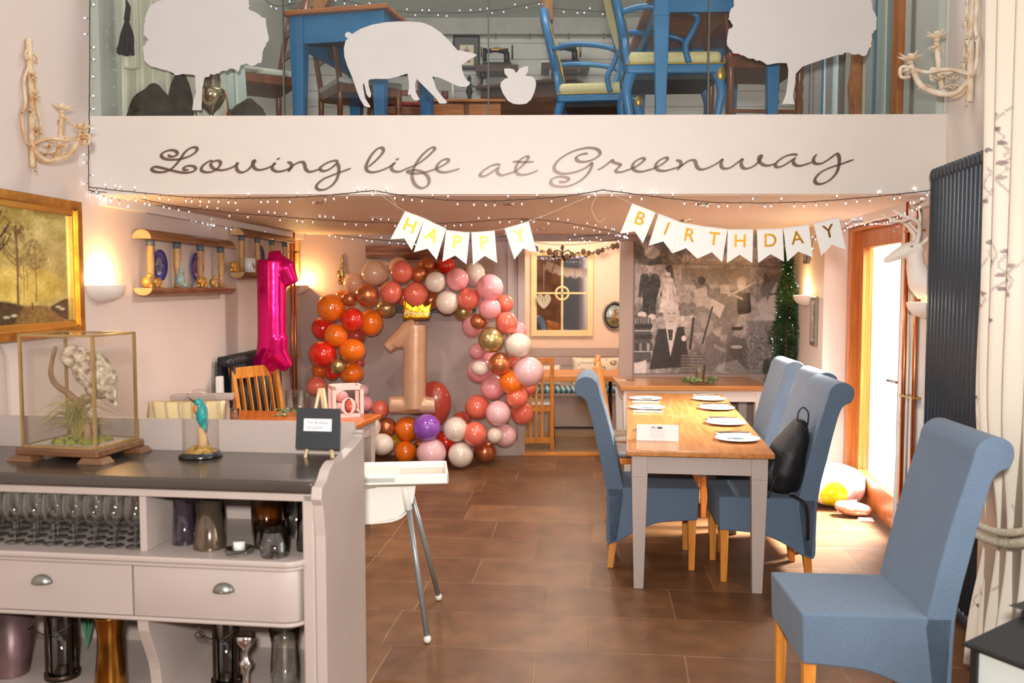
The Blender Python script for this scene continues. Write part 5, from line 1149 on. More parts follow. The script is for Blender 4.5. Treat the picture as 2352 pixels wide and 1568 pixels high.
# ================================================================ balloon arch
def latex(name, col, shine=.2, coat=.9): return mat(name, col, shine, 0, var=.02, scale=6, coat=coat)
BM = {'orange': latex('orange_latex', (255, 122, 24)), 'red': latex('red_latex', (236, 44, 26)), 'coral': latex('coral_latex', (238, 116, 94)), 'pink': latex('pink_latex', (250, 166, 172)),
      'light pink': latex('light_pink_latex', (246, 196, 200)), 'white': latex('white_latex', (238, 222, 206)), 'peach': latex('peach_latex', (242, 196, 160)), 'purple': latex('purple_latex', (150, 84, 190)),
      'yellow': latex('yellow_latex', (238, 176, 30)), 'copper': mat('copper_chrome', (216, 132, 88), .28, .7, var=.03), 'gold': mat('gold_chrome', (206, 184, 124), .27, .75, var=.03), 'brick': latex('brick_red_latex', (204, 82, 66), .22)}
BL_ = [ # zoom x, zoom y, radius, colour, layer, stretch
 (308,466,90,'orange',0,1),(447,541,75,'red',0,1),(565,560,84,'orange',1,1.1),(255,598,72,'red',1,1),(340,645,75,'orange',0,1),(470,645,65,'brick',2,1),(253,765,90,'red',0,.95),(443,741,88,'orange',0,.88),(352,840,50,'gold',0,1),
 (238,868,55,'orange',2,1),(315,880,50,'red',1,1),(440,885,80,'orange',1,.85),(215,968,66,'coral',1,1),(490,822,36,'brick',2,1),(510,1000,45,'light pink',2,1),(527,1085,54,'pink',1,1),(625,1118,58,'coral',1,1),(376,392,38,'orange',2,1),
 (428,411,48,'copper',0,1),(545,384,76,'copper',0,1),(455,310,68,'peach',2,1),(588,245,90,'peach',1,.95),(665,470,63,'gold',1,.9),(745,205,66,'peach',2,1),(697,366,73,'coral',0,1.06),(764,234,72,'coral',0,1),(854,378,79,'coral',0,1),(776,400,56,'coral',2,1),
 (873,254,51,'copper',0,1),(935,200,62,'copper',1,1),(1048,196,58,'red',1,1),(981,301,68,'white',0,1),(1120,284,74,'pink',0,1),(1230,252,76,'white',1,1.15),(950,418,60,'copper',1,1),(1056,430,77,'white',0,1.05),(1195,410,73,'coral',0,1),(1330,337,88,'pink',0,1),
 (1160,490,60,'gold',1,1),(1330,473,72,'pink',0,1),(1425,440,58,'coral',1,1),(1438,565,73,'coral',0,1),(1218,582,72,'pink',1,1.1),(1258,555,58,'copper',0,.93),(1340,672,87,'gold',0,.97),(1512,618,58,'pink',1,1.1),(1512,708,89,'white',0,.9),
 (1250,745,52,'pink',1,.95),(1268,870,86,'pink',1,.95),(1264,855,60,'white',0,.86),(1325,790,56,'pink',2,1),(1397,827,76,'copper',0,1),(1578,877,101,'light pink',0,.97),(1468,947,79,'orange',0,1),(1350,977,82,'pink',1,1),(1580,985,46,'coral',2,1),
 (1505,1045,74,'coral',0,.95),(1250,1107,82,'coral',1,1),(1538,1145,74,'coral',1,1),(1384,1145,82,'light pink',0,1.03),(1482,820,48,'coral',2,1),(975,1078,115,'brick',2,1.27),(925,1237,93,'purple',0,.97),(798,1245,82,'orange',1,1),(665,1235,66,'copper',1,1),
 (563,1232,70,'white',0,1.08),(635,1345,80,'white',0,.9),(722,1325,42,'yellow',2,1),(788,1392,74,'orange',1,1),(535,1362,45,'coral',2,1),(955,1418,98,'light pink',0,1),(1110,1248,82,'white',0,1),(1050,1330,80,'red',2,1),(1150,1192,62,'brick',2,1),
 (1234,1278,80,'coral',0,1.03),(1362,1287,52,'white',0,1.05),(1428,1288,76,'light pink',1,1),(1298,1400,75,'copper',1,.95),(1143,1418,85,'white',0,1.03),(872,1342,28,'copper',2,1)]
def region(x, y):
    if y < 480: return 'top of the arch'
    if y > 1160: return 'foot of the arch'
    return 'left arch column' if x < 900 else 'right arch column'
groups = {}
for i, b in enumerate(BL_): groups.setdefault((b[3], region(b[0], b[1])), []).append(i)
ORD = ['first', 'second', 'third', 'fourth', 'fifth', 'sixth', 'seventh', 'eighth', 'ninth', 'tenth']
LAB = {}
for (c_, rg), ids in groups.items():
    vert = 'column' in rg; ids.sort(key=lambda i: BL_[i][1] if vert else BL_[i][0]); n = len(ids)
    fin = 'metallic ' + c_ if c_ in ('copper', 'gold') else c_.replace('brick', 'dark red') + ' latex'
    for k, i in enumerate(ids):
        if n == 1: LAB[i] = 'only %s balloon at the %s' % (fin, rg)
        elif vert: LAB[i] = '%s balloon in the %s, %s' % (fin, rg, 'topmost of its colour there' if k == 0 else 'lowest of its colour there' if k == n - 1 else ORD[k] + ' of its colour from the top')
        else: LAB[i] = '%s balloon at the %s, %s' % (fin, rg, 'leftmost of its colour there' if k == 0 else 'rightmost of its colour there' if k == n - 1 else ORD[k] + ' of its colour from the left')
bsph = {}
def balloon_mesh(cn):
    if cn not in bsph:
        mb = MB(); prof = []
        for i in range(25):
            a = math.pi * i / 24; r = math.sin(a); z = math.cos(a)
            if z < 0: z *= 1.0 + .14 * (-z) ** 3; r *= 1 - .05 * (-z) ** 2
            prof.append((max(r, .0005), z))
        prof += [(.03, -1.16), (.07, -1.2), (.06, -1.22), (.001, -1.21)]
        mb.lathe(prof, 32); o = mb.build('tmp', BM[cn]); bsph[cn] = o.data; o.data.name = 'balloon'; bpy.data.objects.remove(o)
    return bsph[cn]
brr = random.Random(9)
ARC = Vector((at(1000, 820, 8.1).x, 8.1, at(1000, 820, 8.1).z))
for i, (zx, zy, r, cn, lay, st) in enumerate(BL_):
    px, py = 650 + zx * .3571, 540 + zy * .3571; Y = (7.93, 8.14, 8.36)[lay] + brr.uniform(-.03, .03)
    if cn == 'brick' and r > 100: Y = 8.40
    rad = r * .3571 / FPX * Y * .995; P = at(px, py, Y)
    if rad + Y > 8.60: P = at(px, py, 8.60 - rad)
    if P.z < rad + .012: P.z = rad + .012
    o = bpy.data.objects.new('latex_balloon', balloon_mesh(cn)); COL.objects.link(o); o.location = P
    d = Vector((P.x - ARC.x, .6 + .25 * brr.random(), P.z - ARC.z)); 
    tgt = Vector((brr.uniform(-.25, .25), 1.0, brr.uniform(-.3, .1)))
    o.rotation_euler = (-tgt.normalized()).to_track_quat('Z', 'Y').to_euler()
    if (cn == 'white' and r == 60) or (cn == 'peach' and r == 90) or (cn == 'copper' and r == 58): o.rotation_euler = (Vector((-1, -.3, .25))).to_track_quat('Z', 'Y').to_euler(); rad *= .95
    q_ = 1 if r > 100 else 1
    o.scale = (rad / (st ** .5 if st > 1 else 1), rad * (st if st < 1 else st ** .5), rad * .98)
    if cn == 'brick' and r > 100: o.rotation_euler = (0, 0, 0); o.scale = (rad * .95, rad * .55, rad * 1.25)
    tag(o, LAB[i], 'balloon', 'latex balloons of the arch')

# ---------------------------------------------------------------- number balloons
def foil(name, col, rough=.16, metal=.75, bump=.35):
    m = mat(name, col, rough, metal, var=.03, bump=bump, bscale=9); return m
def outline_balloon(mb, segs):
    for P, r in segs: mb.tube([Vector((a, 0, b)) for a, b in P], r, 16, flat=1)
PINKF = foil('magenta_foil', (226, 20, 118), .2, .72); CHAM = foil('champagne_foil', (218, 172, 138), .3, .2, .3)
# magenta 1 (seen from behind: flag to the right)
Yb = 6.75
def px(L, Y): return [(at(x, y, Y).x, at(x, y, Y).z) for x, y in L]
t = thing('number_balloon', 'magenta foil number one balloon floating by the left wall', 'balloon', (at(625, 730, Yb).x, Yb, at(625, 730, Yb).z), 0, 'foil number balloons')
def loc(L): p0 = at(625, 730, Yb); return [(at(x, y, Yb).x - p0.x, at(x, y, Yb).z - p0.z) for x, y in L]
mb = MB(); k = Yb / FPX
outline_balloon(mb, [(loc([(623, 596), (625, 780)]), 33 * k), (loc([(628, 600), (655, 618), (672, 652)]), [24 * k, 26 * k, 15 * k]), (loc([(620, 598), (648, 595)]), 21 * k), (loc([(625, 770), (622, 800), (604, 830), (584, 842)]), [33 * k, 33 * k, 22 * k, 12 * k]), (loc([(630, 775), (634, 815), (663, 846)]), [33 * k, 30 * k, 13 * k]), (loc([(612, 822), (625, 838), (640, 828)]), [18 * k, 18 * k, 18 * k])])
for p in range(len(mb.v)): v = mb.v[p]; mb.v[p] = (v[0], v[1] * .78, v[2])
mb.build('foil_body', PINKF, t, remesh=.009, smoothmod=5)
mb = MB(); mb.tube([Vector((a, 0, b)) for a, b in loc([(624, 846), (624, 860), (623, 872), (626, 880)])], [.03, .012, .008, .016], 8, flat=.5); mb.build('tail', PINKF, t)
mb = MB(); mb.tube(smoothpath([(a, 0, b) for a, b in loc([(625, 878), (622, 930), (618, 990)])], 4), .0018, 5); mb.build('ribbon', RIB, t)
# champagne 1
Yc_ = 8.02; p0 = at(945, 850, Yc_); k = Yc_ / FPX
def loc2(L): return [(at(x, y, Yc_).x - p0.x, at(x, y, Yc_).z - p0.z) for x, y in L]
t = thing('number_balloon', 'champagne foil number one balloon standing inside the arch', 'balloon', p0, 0, 'foil number balloons')
mb = MB(); outline_balloon(mb, [(loc2([(953, 745), (951, 940)]), 27 * k), (loc2([(958, 748), (940, 758), (905, 790)]), [23 * k, 24 * k, 16 * k]), (loc2([(894, 929), (1000, 931)]), 20 * k), (loc2([(930, 762), (888, 800)]), [18 * k, 13 * k]), (loc2([(935, 915), (968, 915)]), 16 * k), (loc2([(950, 760), (968, 752)]), 17 * k)])
for p in range(len(mb.v)): v = mb.v[p]; mb.v[p] = (v[0], v[1] * .7, v[2])
mb.build('foil_body', CHAM, t, remesh=.010, smoothmod=5)
tcr = thing('crown_balloon', 'gold foil crown reading Princess above the champagne number one', 'balloon', (at(956, 718, 7.98).x, 7.98, at(956, 733, 7.98).z), R(3))
crown = [(-.125, .0), (.115, .0), (.14, .10), (.155, .17), (.085, .125), (.03, .19), (-.03, .125), (-.10, .185), (-.115, .11)]
mb = MB(); mb.prism(crown, -.025, .025); o = mb.build('foil_crown', mat('gold_foil_balloon', (214, 160, 30), .2, .9, var=.08, scale=10, bump=.4, bscale=12), tcr, bevel=.02, seg=3)
text_mesh('Princess', .072, 'printed_word', mat('white_print', (246, 240, 226), .5), o, Matrix.Translation((.005, -.027, .055)), .0008, shear=.3)

# ================================================================ back wall decoration
PLK = wood('salvaged_plank', (176, 120, 84), (96, 62, 48), .6, ax=(1, 6, 8), scale=4, coat=0)
a = at(841, 563, YB); b = at(1062, 594, YB)
tag(MB().box(a.x, b.x, YB - .045, YB - .004, b.z, a.z).build('salvaged_plank', PLK, bevel=.004), 'weathered wooden plank fixed to the far wall above the balloon arch', 'plank')
a = at(843, 597, YB); b = at(1050, 622, YB)
tag(MB().box(a.x, b.x, YB - .06, YB - .004, b.z, a.z).build('salvaged_plank', wood('pale_plank', (214, 190, 164), (150, 120, 98), .6, ax=(1, 6, 8), coat=0), bevel=.004), 'paler lower wooden plank behind the top balloons of the arch', 'plank')
a = at(868, 700, YB); b = at(1094, 717, YB)
tag(MB().box(a.x, b.x, YB - .10, YB - .004, b.z, a.z).build('mantel_shelf', mat('charcoal_slate', (62, 60, 68), .4, var=.1), bevel=.003), 'dark slate mantel shelf on the mauve wall behind the balloon arch', 'shelf')

# ---------------------------------------------------------------- photo mural
def G(v): v = 255 * (v / 255) ** .72; return (v * 1.0, v * .965, v * .95)
c = Canvas(400, 320, G(146)); c.noise(6, .16, 3); c.noise(18, .10, 4)
# rows: top strip landscape with bird, branches
c.poly([(0, 0), (1, 0), (1, .24), (0, .22)], G(90), .6, 4); c.ell(.1, .12, .12, .1, G(60), .8, 4); c.ell(.11, .13, .05, .045, G(150), .9, 2)
for i in range(9): c.line([(.08, .14), (.02 + i * .014, .02 + .01 * (i % 3))], .004, G(205), .8)
c.ell(.45, .13, .2, .045, G(60), .8, 6); c.ell(.6, .16, .3, .03, G(170), .6, 6); c.poly([(.3, .18), (.98, .17), (.98, .235), (.3, .235)], G(150), .5, 4)
for i in range(26): x = .3 + .66 * RNG.rand(); c.line([(x, .19), (x + .02 * RNG.randn(), .10 + .05 * RNG.rand())], .004, G(200), .5)
c.line([(.78, .08), (.98, .2)], .01, G(215), .9); c.line([(.84, .18), (.98, .06)], .008, G(205), .9); c.line([(.8, .12), (.97, .13)], .007, G(205), .9); c.line([(.0, .2), (1, .235)], .004, G(40), .5, 2)
c.poly([(0, .22), (.36, .22), (.36, .52), (0, .52)], G(158), .75, 6); c.poly([(0, .5), (.4, .49), (.4, .58), (0, .6)], G(86), .8, 4)
# couple
c.poly([(.045, .28), (.145, .28), (.155, .45), (.05, .45)], G(32), 1, 1); c.poly([(.055, .44), (.10, .44), (.095, .58), (.05, .58)], G(30), 1, 1); c.poly([(.10, .44), (.145, .44), (.135, .58), (.10, .58)], G(30), 1, 1); c.line([(.048, .3), (.035, .44)], .02, G(32)); c.line([(.15, .3), (.165, .43)], .02, G(34))
c.ell(.098, .235, .022, .034, G(212), 1, 1); c.ell(.098, .212, .021, .014, G(60)); c.poly([(.088, .275), (.11, .275), (.1, .34)], G(225), 1); c.line([(.1, .28), (.1, .335)], .008, G(30)); c.ell(.05, .575, .028, .022, G(220)); c.ell(.115, .59, .025, .02, G(210))
c.poly([(.185, .31), (.235, .31), (.245, .42), (.265, .56), (.155, .56), (.18, .42)], G(226), 1, 1); c.ell(.212, .265, .02, .032, G(215), 1, 1); c.ell(.222, .245, .024, .026, G(50)); c.line([(.235, .25), (.25, .36)], .018, G(58)); c.line([(.185, .32), (.155, .44)], .012, G(205)); c.line([(.24, .32), (.265, .43)], .012, G(205)); c.ell(.27, .47, .024, .03, G(190), .9, 1); c.noise(60, .1, 8)
# horses
for (x, y, s_, g) in ((.37, .36, 1, 178), (.44, .38, .8, 90)):
    c.ell(x, y, .055 * s_, .045 * s_, G(g), .9, 1); c.line([(x - .04 * s_, y), (x - .075 * s_, y - .06 * s_)], .025 * s_, G(g)); 
    for d in (-.04, -.02, .025, .04): c.line([(x + d * s_, y + .03), (x + d * s_, y + .13 * s_)], .011 * s_, G(g - 20))
# quartet
c.poly([(.3, .24), (.74, .24), (.74, .36), (.3, .36)], G(84), .55, 4); c.poly([(.44, .38), (.7, .4), (.62, .72), (.36, .70)], G(84), .6, 5); c.ell(.43, .33, .024, .03, G(40)); c.poly([(.38, .4), (.46, .37), (.48, .5), (.4, .52)], G(190), .9, 1); c.ell(.685, .36, .026, .04, G(214), 1, 1); c.ell(.685, .335, .034, .035, G(196), .7, 1); c.poly([(.66, .42), (.74, .42), (.75, .56), (.66, .58)], G(30), 1, 1)
c.line([(.6, .44), (.78, .34)], .007, G(220)); c.line([(.6, .42), (.69, .46)], .012, G(160)); c.poly([(.45, .44), (.53, .48), (.51, .56), (.43, .5)], G(176)); c.poly([(.5, .46), (.58, .51), (.55, .6), (.48, .53)], G(206)); c.poly([(.42, .56), (.5, .62), (.52, .76), (.43, .66)], G(150)); c.poly([(.55, .36), (.61, .36), (.61, .43), (.55, .42)], G(200), .8, 1)
c.line([(.56, .92), (.66, .58)], .03, G(96), 1, 1); c.line([(.50, .52), (.44, .78)], .012, G(40)); c.line([(.38, .6), (.36, .82)], .016, G(40)); c.poly([(.62, .6), (.8, .56), (.82, .66), (.66, .72)], G(150), .7, 3)
# cat
c.ell(.90, .40, .09, .11, G(92), .95, 3); c.poly([(.825, .37), (.83, .27), (.875, .33)], G(70), 1, 1); c.poly([(.935, .32), (.985, .25), (.985, .38)], G(70), 1, 1); c.poly([(.895, .37), (.915, .33), (.96, .48), (.94, .56), (.87, .56), (.85, .48)], G(212), .95, 3); c.ell(.935, .45, .013, .02, G(56)); c.line([(.87, .43), (.905, .425)], .008, G(30)); c.line([(.945, .415), (.975, .40)], .008, G(30)); c.poly([(.78, .5), (.84, .44), (.9, .62), (.95, .66), (.86, .68)], G(200), .85, 4); c.ell(.84, .62, .08, .05, G(220), .6, 5)
# old man in suit
c.poly([(0, .58), (.11, .6), (.11, .92), (0, .92)], G(52), .9, 2)
for i in range(7): c.ell(.012 + i * .016, .655 + .006 * (i % 2), .009, .02, G(28)); c.ell(.012 + i * .016, .735, .01, .022, G(30)); c.line([(.01 + i * .016, .60), (.01 + i * .016, .635)], .003, G(190))
c.line([(0, .69), (.12, .69)], .004, G(210)); c.line([(0, .84), (.12, .84)], .006, G(200))
for i in range(5): c.poly([(.01 + i * .024, .78), (.027 + i * .024, .78), (.027 + i * .024, .835), (.01 + i * .024, .835)], G((30, 120, 40, 160, 60)[i]))
c.poly([(.15, .68), (.32, .66), (.36, .95), (.1, .97)], G(34), 1, 2); c.poly([(.2, .64), (.28, .64), (.235, .88)], G(222), 1, 1); c.poly([(.215, .68), (.25, .68), (.245, .76), (.225, .76)], G(40), 1); c.ell(.238, .575, .052, .085, G(206), 1, 2); c.ell(.235, .51, .05, .03, G(228), .8, 2); c.ell(.238, .60, .035, .03, G(176), .5, 2); c.line([(.215, .565), (.23, .565)], .006, G(70)); c.line([(.25, .565), (.265, .565)], .006, G(70)); c.line([(.225, .625), (.252, .625)], .005, G(110)); c.ell(.32, .745, .016, .02, G(232))
# two figures with bowl
c.poly([(.44, .98), (.46, .74), (.5, .7), (.555, .74), (.56, .86), (.53, .99)], G(98), 1, 2); c.ell(.535, .70, .022, .03, G(178), 1, 1); c.poly([(.505, .68), (.56, .665), (.565, .685), (.51, .695)], G(150)); c.line([(.52, .8), (.6, .845)], .02, G(140)); c.poly([(.58, .99), (.6, .78), (.64, .73), (.72, .75), (.74, .87), (.74, 1.0)], G(78), 1, 2); c.ell(.66, .69, .025, .035, G(150), 1, 1); c.poly([(.625, .665), (.7, .66), (.695, .685), (.63, .69)], G(36)); c.ell(.66, .81, .048, .022, G(58)); c.ell(.66, .808, .04, .014, G(180)); c.poly([(.615, .82), (.705, .82), (.69, .9), (.635, .9)], G(66), 1, 1)
c.poly([(.3, .86), (.46, .86), (.46, 1), (.3, 1)], G(70), .7, 3)
for i in range(6): c.line([(.31, .87 + i * .022), (.46, .87 + i * .022)], .004, G(180), .7)
c.poly([(.72, .62), (1, .62), (1, 1), (.74, 1)], G(104), .7, 8)
for i in range(700): x = .72 + .28 * RNG.rand(); y = .66 + .33 * RNG.rand(); c.xx is None or None; c.line([(x, y), (x + .006, y - .008)], .004, G(RNG.choice([40, 60, 170, 200])), .8) if i % 2 else None
c.poly([(0, .93), (.08, .90), (.08, 1), (0, 1)], G(226), .95, 1); c.ell(.86, .96, .03, .07, G(44), .8, 2); c.poly([(.55, .93), (.66, .9), (.75, 1), (.5, 1)], G(170), .5, 3)
c.noise(110, .05, 12)
x0 = at(1457, 700, YB).x; x1 = x0 + 1.50
mur = c.panel('photo_mural', x1 - x0, CZ - .80, mat('mural_print', (128, 128, 128), .35, attr='paint'), None, .012, loc=(x0, YB - .0135, .80)); tag(mur, 'black and white photo collage mural of people, cat and musicians on the far wall', 'mural')

# ---------------------------------------------------------------- fir tree with lights
t = thing('fir_tree', 'slim artificial fir tree with white fairy lights in the right corner', 'tree', (at(1806, 800, 8.05).x, 8.05, 0))
MB().tube([(0, 0, 0), (0, 0, 1.93)], [.022, .008], 8).build('trunk', MIDW, t)
GREEN = mat('fir_needles', (40, 86, 40), .6, vcol2=(20, 50, 26), scale=12)
q = random.Random(5); mb = MB(); vs = []; fs = []
for i in range(9500):
    z = .35 + 1.60 * q.random(); f = (z - .35) / 1.6; rad = (.235 * (1 - f) ** .8 + .02) * (.85 + .2 * math.sin(z * 17)); rad = min(rad, .185); a = q.random() * 6.283; rr_ = rad * q.uniform(.1, 1)
    c0_ = Vector((math.cos(a) * rr_, math.sin(a) * rr_, z)); d = Vector((math.cos(a + q.uniform(-.9, .9)), math.sin(a + q.uniform(-.9, .9)), q.uniform(-.5, .7))).normalized() * q.uniform(.025, .05)
    s_ = d.cross(Vector((q.uniform(-1, 1), q.uniform(-1, 1), q.uniform(-1, 1)))).normalized() * .0055; o_ = len(vs)
    vs += [c0_ - s_, c0_ + s_, c0_ + d]; fs.append((o_, o_ + 1, o_ + 2))
mb.add(vs, fs); fo = mb.build('foliage', GREEN, t); fo['kind'] = 'stuff'
mb = MB(); mb.lathe([(.001, 0), (.10, 0), (.125, .22), (.115, .22), (.10, .02)], 20); mb.build('pot', BLACKM, t)
for i in range(64):
    z = .5 + 1.4 * q.random(); f = (z - .35) / 1.6; rad = min(.185, .235 * (1 - f) ** .8 + .02) + .004; a = q.uniform(math.pi, 2 * math.pi) if i % 4 else q.uniform(-.3, .3); b = bpy.data.objects.new('bulb', bulb_me); COL.objects.link(b); b.parent = t
    b.location = (math.cos(a) * rad, math.sin(a) * rad, z); b.scale = (.015,) * 3; b.rotation_euler = (q.random() * 6, q.random() * 6, 0)
# small pictures on the right wall past the pier
c = Canvas(30, 70, (196, 180, 160)); c.poly([(.2, .1), (.8, .1), (.8, .9), (.2, .9)], (150, 150, 130), .9, 3); c.line([(.4, .9), (.5, .3)], .06, (70, 80, 60)); c.noise(12, .2, 2)
SILV = mat('silver_grey_frame', (150, 140, 132), .3, .5)
for (Y, z0, H, W, lab) in ((7.27, 1.16, .40, .22, 'narrow grey-framed picture with white mount right of the fir tree'), (7.62, 1.83, .22, .2, 'small silver-framed picture above the far right uplight')):
    X_ = xp + SLR * (Y - 6.98); framed('framed_picture', lab, 'picture', (X_ - .003, Y, z0), RZR, W, H, .03, SILV, c, .02)

# ================================================================ far little room
# mirror with window frame
CREAM = mat('cream_painted_frame', (240, 214, 160), .5, var=.03)
x0, x1 = at(1220, 700, 10.4).x, at(1362, 700, 10.4).x; z0, z1 = at(1290, 772, 10.4).z, at(1290, 578, 10.4).z; W = x1 - x0; H = z1 - z0
t = thing('window_mirror', 'cream window-frame mirror reflecting the room, hanging in the far room', 'mirror', ((x0 + x1) / 2, 10.415, z0)); fw = .065
for nm, bx in (('side_rail', (-W / 2, -W / 2 + fw, 0, H)), ('side_rail', (W / 2 - fw, W / 2, 0, H)), ('bottom_rail', (-W / 2 + fw, W / 2 - fw, 0, fw * 1.1)), ('top_rail', (-W / 2 + fw, W / 2 - fw, H - fw * .7, H)), ('glazing_bar', (-.012, .012, fw, H - fw)), ('glazing_bar', (-W / 2 + fw, W / 2 - fw, H * .5, H * .5 + .022))):
    MB().box(bx[0], bx[1], -.035 if 'rail' in nm else -.022, -.002, bx[2], bx[3]).build(nm, CREAM, t, bevel=.004)
mb = MB(); mb.tube([(.075 * math.cos(a), -.02, H * .51 + .075 * math.sin(a)) for a in [2 * math.pi * i / 28 for i in range(28)]], .012, 8, True); mb.build('ring', CREAM, t)
# the glass shows the stone wall opposite; built as mirror
MB().box(-W / 2 + fw * .9, W / 2 - fw * .9, -.012, -.002, fw, H - fw * .6).build('mirror_glass', mat('mirror_glass', (216, 206, 200), .03, 1.0, var=.01), t)
# stone wall above/behind: rough stone pier on the near wall of the little room, seen in the mirror
STN = mat('orange_rubble_stone', (206, 132, 78), .85, vcol2=(120, 70, 44), scale=5, bump=1, bscale=7)
struct(MB().box(-.28, .10, YB + .185, YB + .215, 0, 2.42).build('wall_back', STN)); struct(MB().box(1.10, 1.62, YB + .185, YB + .215, 0, 2.42).build('wall_back', STN))
struct(MB().box(.05, .105, YB + .02, YB + .18, 0, 2.085).build('trim_8', STN)); 
# heart
P = at(1249, 688, 10.33); mb = MB(); hp = [(.0, -.105), (.05, -.06), (.078, -.01), (.078, .035), (.05, .06), (.02, .055), (0, .03), (-.02, .055), (-.05, .06), (-.078, .035), (-.078, -.01), (-.05, -.06)]
t = thing('hanging_heart', 'grey pierced metal heart hanging in front of the window mirror', 'heart ornament', P)
hb = MB().prism([(p.x, p.y) for p in smoothpath([(a, b, 0) for a, b in hp], 3, True)], -.004, .004).build('heart', mat('zinc', (176, 172, 150), .5, .4, var=.1), t)
mb = MB(); [mb.sphere((.022 * math.cos(a), -.005, .0 + .022 * math.sin(a)), (.005, .002, .007), 8, 6) for a in [i * 1.047 for i in range(6)]]; [mb.sphere((x, -.005, .036), (.006, .002, .006), 8, 6) for x in (-.045, .045)]; mb.build('piercing', mat('dark_piercing', (80, 76, 66), .8), hb)
MB().tube([(0, 0, .03), (0, 0, .40)], .0012, 4).build('thread', RIB, t)
# pine cone garland with iron finial
t = thing('pine_cone_garland', 'dark pine cone garland strung across the top of the window mirror', 'garland', at(1290, 580, 10.25)); o = at(1290, 580, 10.25)
PC = mat('pine_cone', (92, 66, 50), .8, var=.35, scale=40); q = random.Random(2); L = [(1230, 572), (1245, 577), (1262, 578), (1276, 582), (1290, 584), (1302, 590), (1314, 584), (1326, 581), (1340, 578), (1352, 581), (1362, 580), (1374, 578), (1384, 574), (1396, 570), (1408, 566), (1418, 564)]
pts = [at(x, y, 10.22) - o for x, y in L]; MB().tube(pts, .003, 5).build('string', WIRE, t)
for i, p in enumerate(pts):
    mb = MB(); r = q.uniform(.03, .042)
    for k in range(5 + 9 * (i % 3 == 1)):
        a = q.random() * 6.28; b_ = q.uniform(-1, 1); d = Vector((math.cos(a), math.sin(a) * .6, b_)).normalized(); mb.tube([p, p + d * r], [.014 if i % 3 != 1 else .004, .002], 6)
    if i % 3 != 1: mb.sphere(p, (r * .8, r * .8, r), 10, 8)
    mb.build('cone', PC, t)
t = thing('iron_finial', 'dark iron fleur finial with curved arms above the window mirror', 'finial', at(1292, 592, 10.35)); mb = MB()
mb.tube([(0, 0, -.02), (0, 0, .14)], .009, 8); mb.sphere((0, 0, .12), (.018, .014, .03), 10, 8); mb.tube(smoothpath([(0, 0, .05), (.06, 0, .09), (.11, 0, .05), (.15, 0, .04)], 4), .007, 6); mb.tube(smoothpath([(0, 0, .05), (-.06, 0, .09), (-.11, 0, .05), (-.15, 0, .04)], 4), .007, 6); mb.build('ironwork', BLACKM, t)
# oval domed bird picture
P = at(1411, 725, 10.4); t = thing('oval_picture', 'oval black and silver framed domed bird picture on the far room wall', 'picture', (P.x, 10.415, P.z)); mb = MB(); n = 36; rx, rz_ = .125, .16
for k, (rr_, m_, nm) in enumerate(((1, SILV, 'outer_frame'), (.88, BLACKM, 'inner_frame'))):
    mb = MB(); mb.tube([(rx * rr_ * math.cos(a), -.02, rz_ * rr_ * math.sin(a)) for a in [6.2832 * i / n for i in range(n)]], .013, 8, True); mb.build(nm, m_, t)
c = Canvas(50, 60, (150, 170, 168)); c.poly([(0, .55), (1, .6), (1, 1), (0, 1)], (110, 100, 60), .9, 4); c.ell(.5, .5, .13, .2, (170, 110, 60), 1, 2); c.ell(.55, .3, .08, .07, (150, 80, 50), 1, 1); c.line([(.35, .7), (.62, .45)], .06, (110, 70, 40)); c.noise(14, .2, 3)
c.panel('picture', 1, 1, PAINTG, t, 0.0, f=lambda x, y, z: ((x - .5) * 2 * rx * .8 * math.sqrt(max(0, 1 - .5 * (2 * z - 1) ** 2)), -.018 - .012 * (1 - ((x - .5) * 2) ** 2) * (1 - ((z - .5) * 2) ** 2), (z - .5) * 2 * rz_ * .8 * math.sqrt(max(0, 1 - .5 * (2 * x - 1) ** 2))))
# panelled bench with cushions
t = thing('bench', 'mauve panelled bench with blue gingham seat cushion in the far room', 'bench', (.74, 10.18, .012))
for z in (.60, .705, .81): MB().box(-.86, .80, .195, .225, z, z + .10).build('back_board', MAUVE, t, bevel=.003)
MB().box(-.86, .86, -.25, .2, .40, .43).build('seat', MAUVE_L, t, bevel=.003); MB().box(-.84, .84, -.22, -.2, .0, .40).build('front_panel', MAUVE_L, t)
GING = stripes('blue_gingham', (220, 230, 232), (72, 124, 150), 17, 0, (150, 190, 200)); MB().box(-.84, .84, -.25, .16, .43, .475).build('seat_cushion', GING, t, bevel=.012)
def cushion(label, P, rz, W, H, T, m, tilt=12, cv=None, nx=60):
    t = thing('cushion', label, 'cushion', P, rz)
    def f(side):
        def g(x, y, z):
            u = x / W * 2 - 1; v = z / H * 2 - 1; k = (max(0, 1 - u ** 4) * max(0, 1 - v ** 4)) ** .5
            sx = 1 - .05 * (1 - abs(v)) ** 1 * 1; X = u * W / 2 * (1 - .06 * (1 - v * v)); Z = v * H / 2 * (1 - .06 * (1 - u * u)) + H / 2
            p = Matrix.Rotation(R(-tilt), 3, 'X') @ Vector((X, -side * T / 2 * k, Z)); return p
        return g
    cv = cv or Canvas(nx, int(nx * H / W), (220, 214, 200))
    for sd, nm in ((1, 'front_cover'), (-1, 'back_cover')):
        o = cv.panel(nm, W, H, m, t, 0, f=f(sd))
        for p in o.data.polygons: p.use_smooth = True
    return t
c = Canvas(110, 70, (236, 222, 200)); q = random.Random(8)
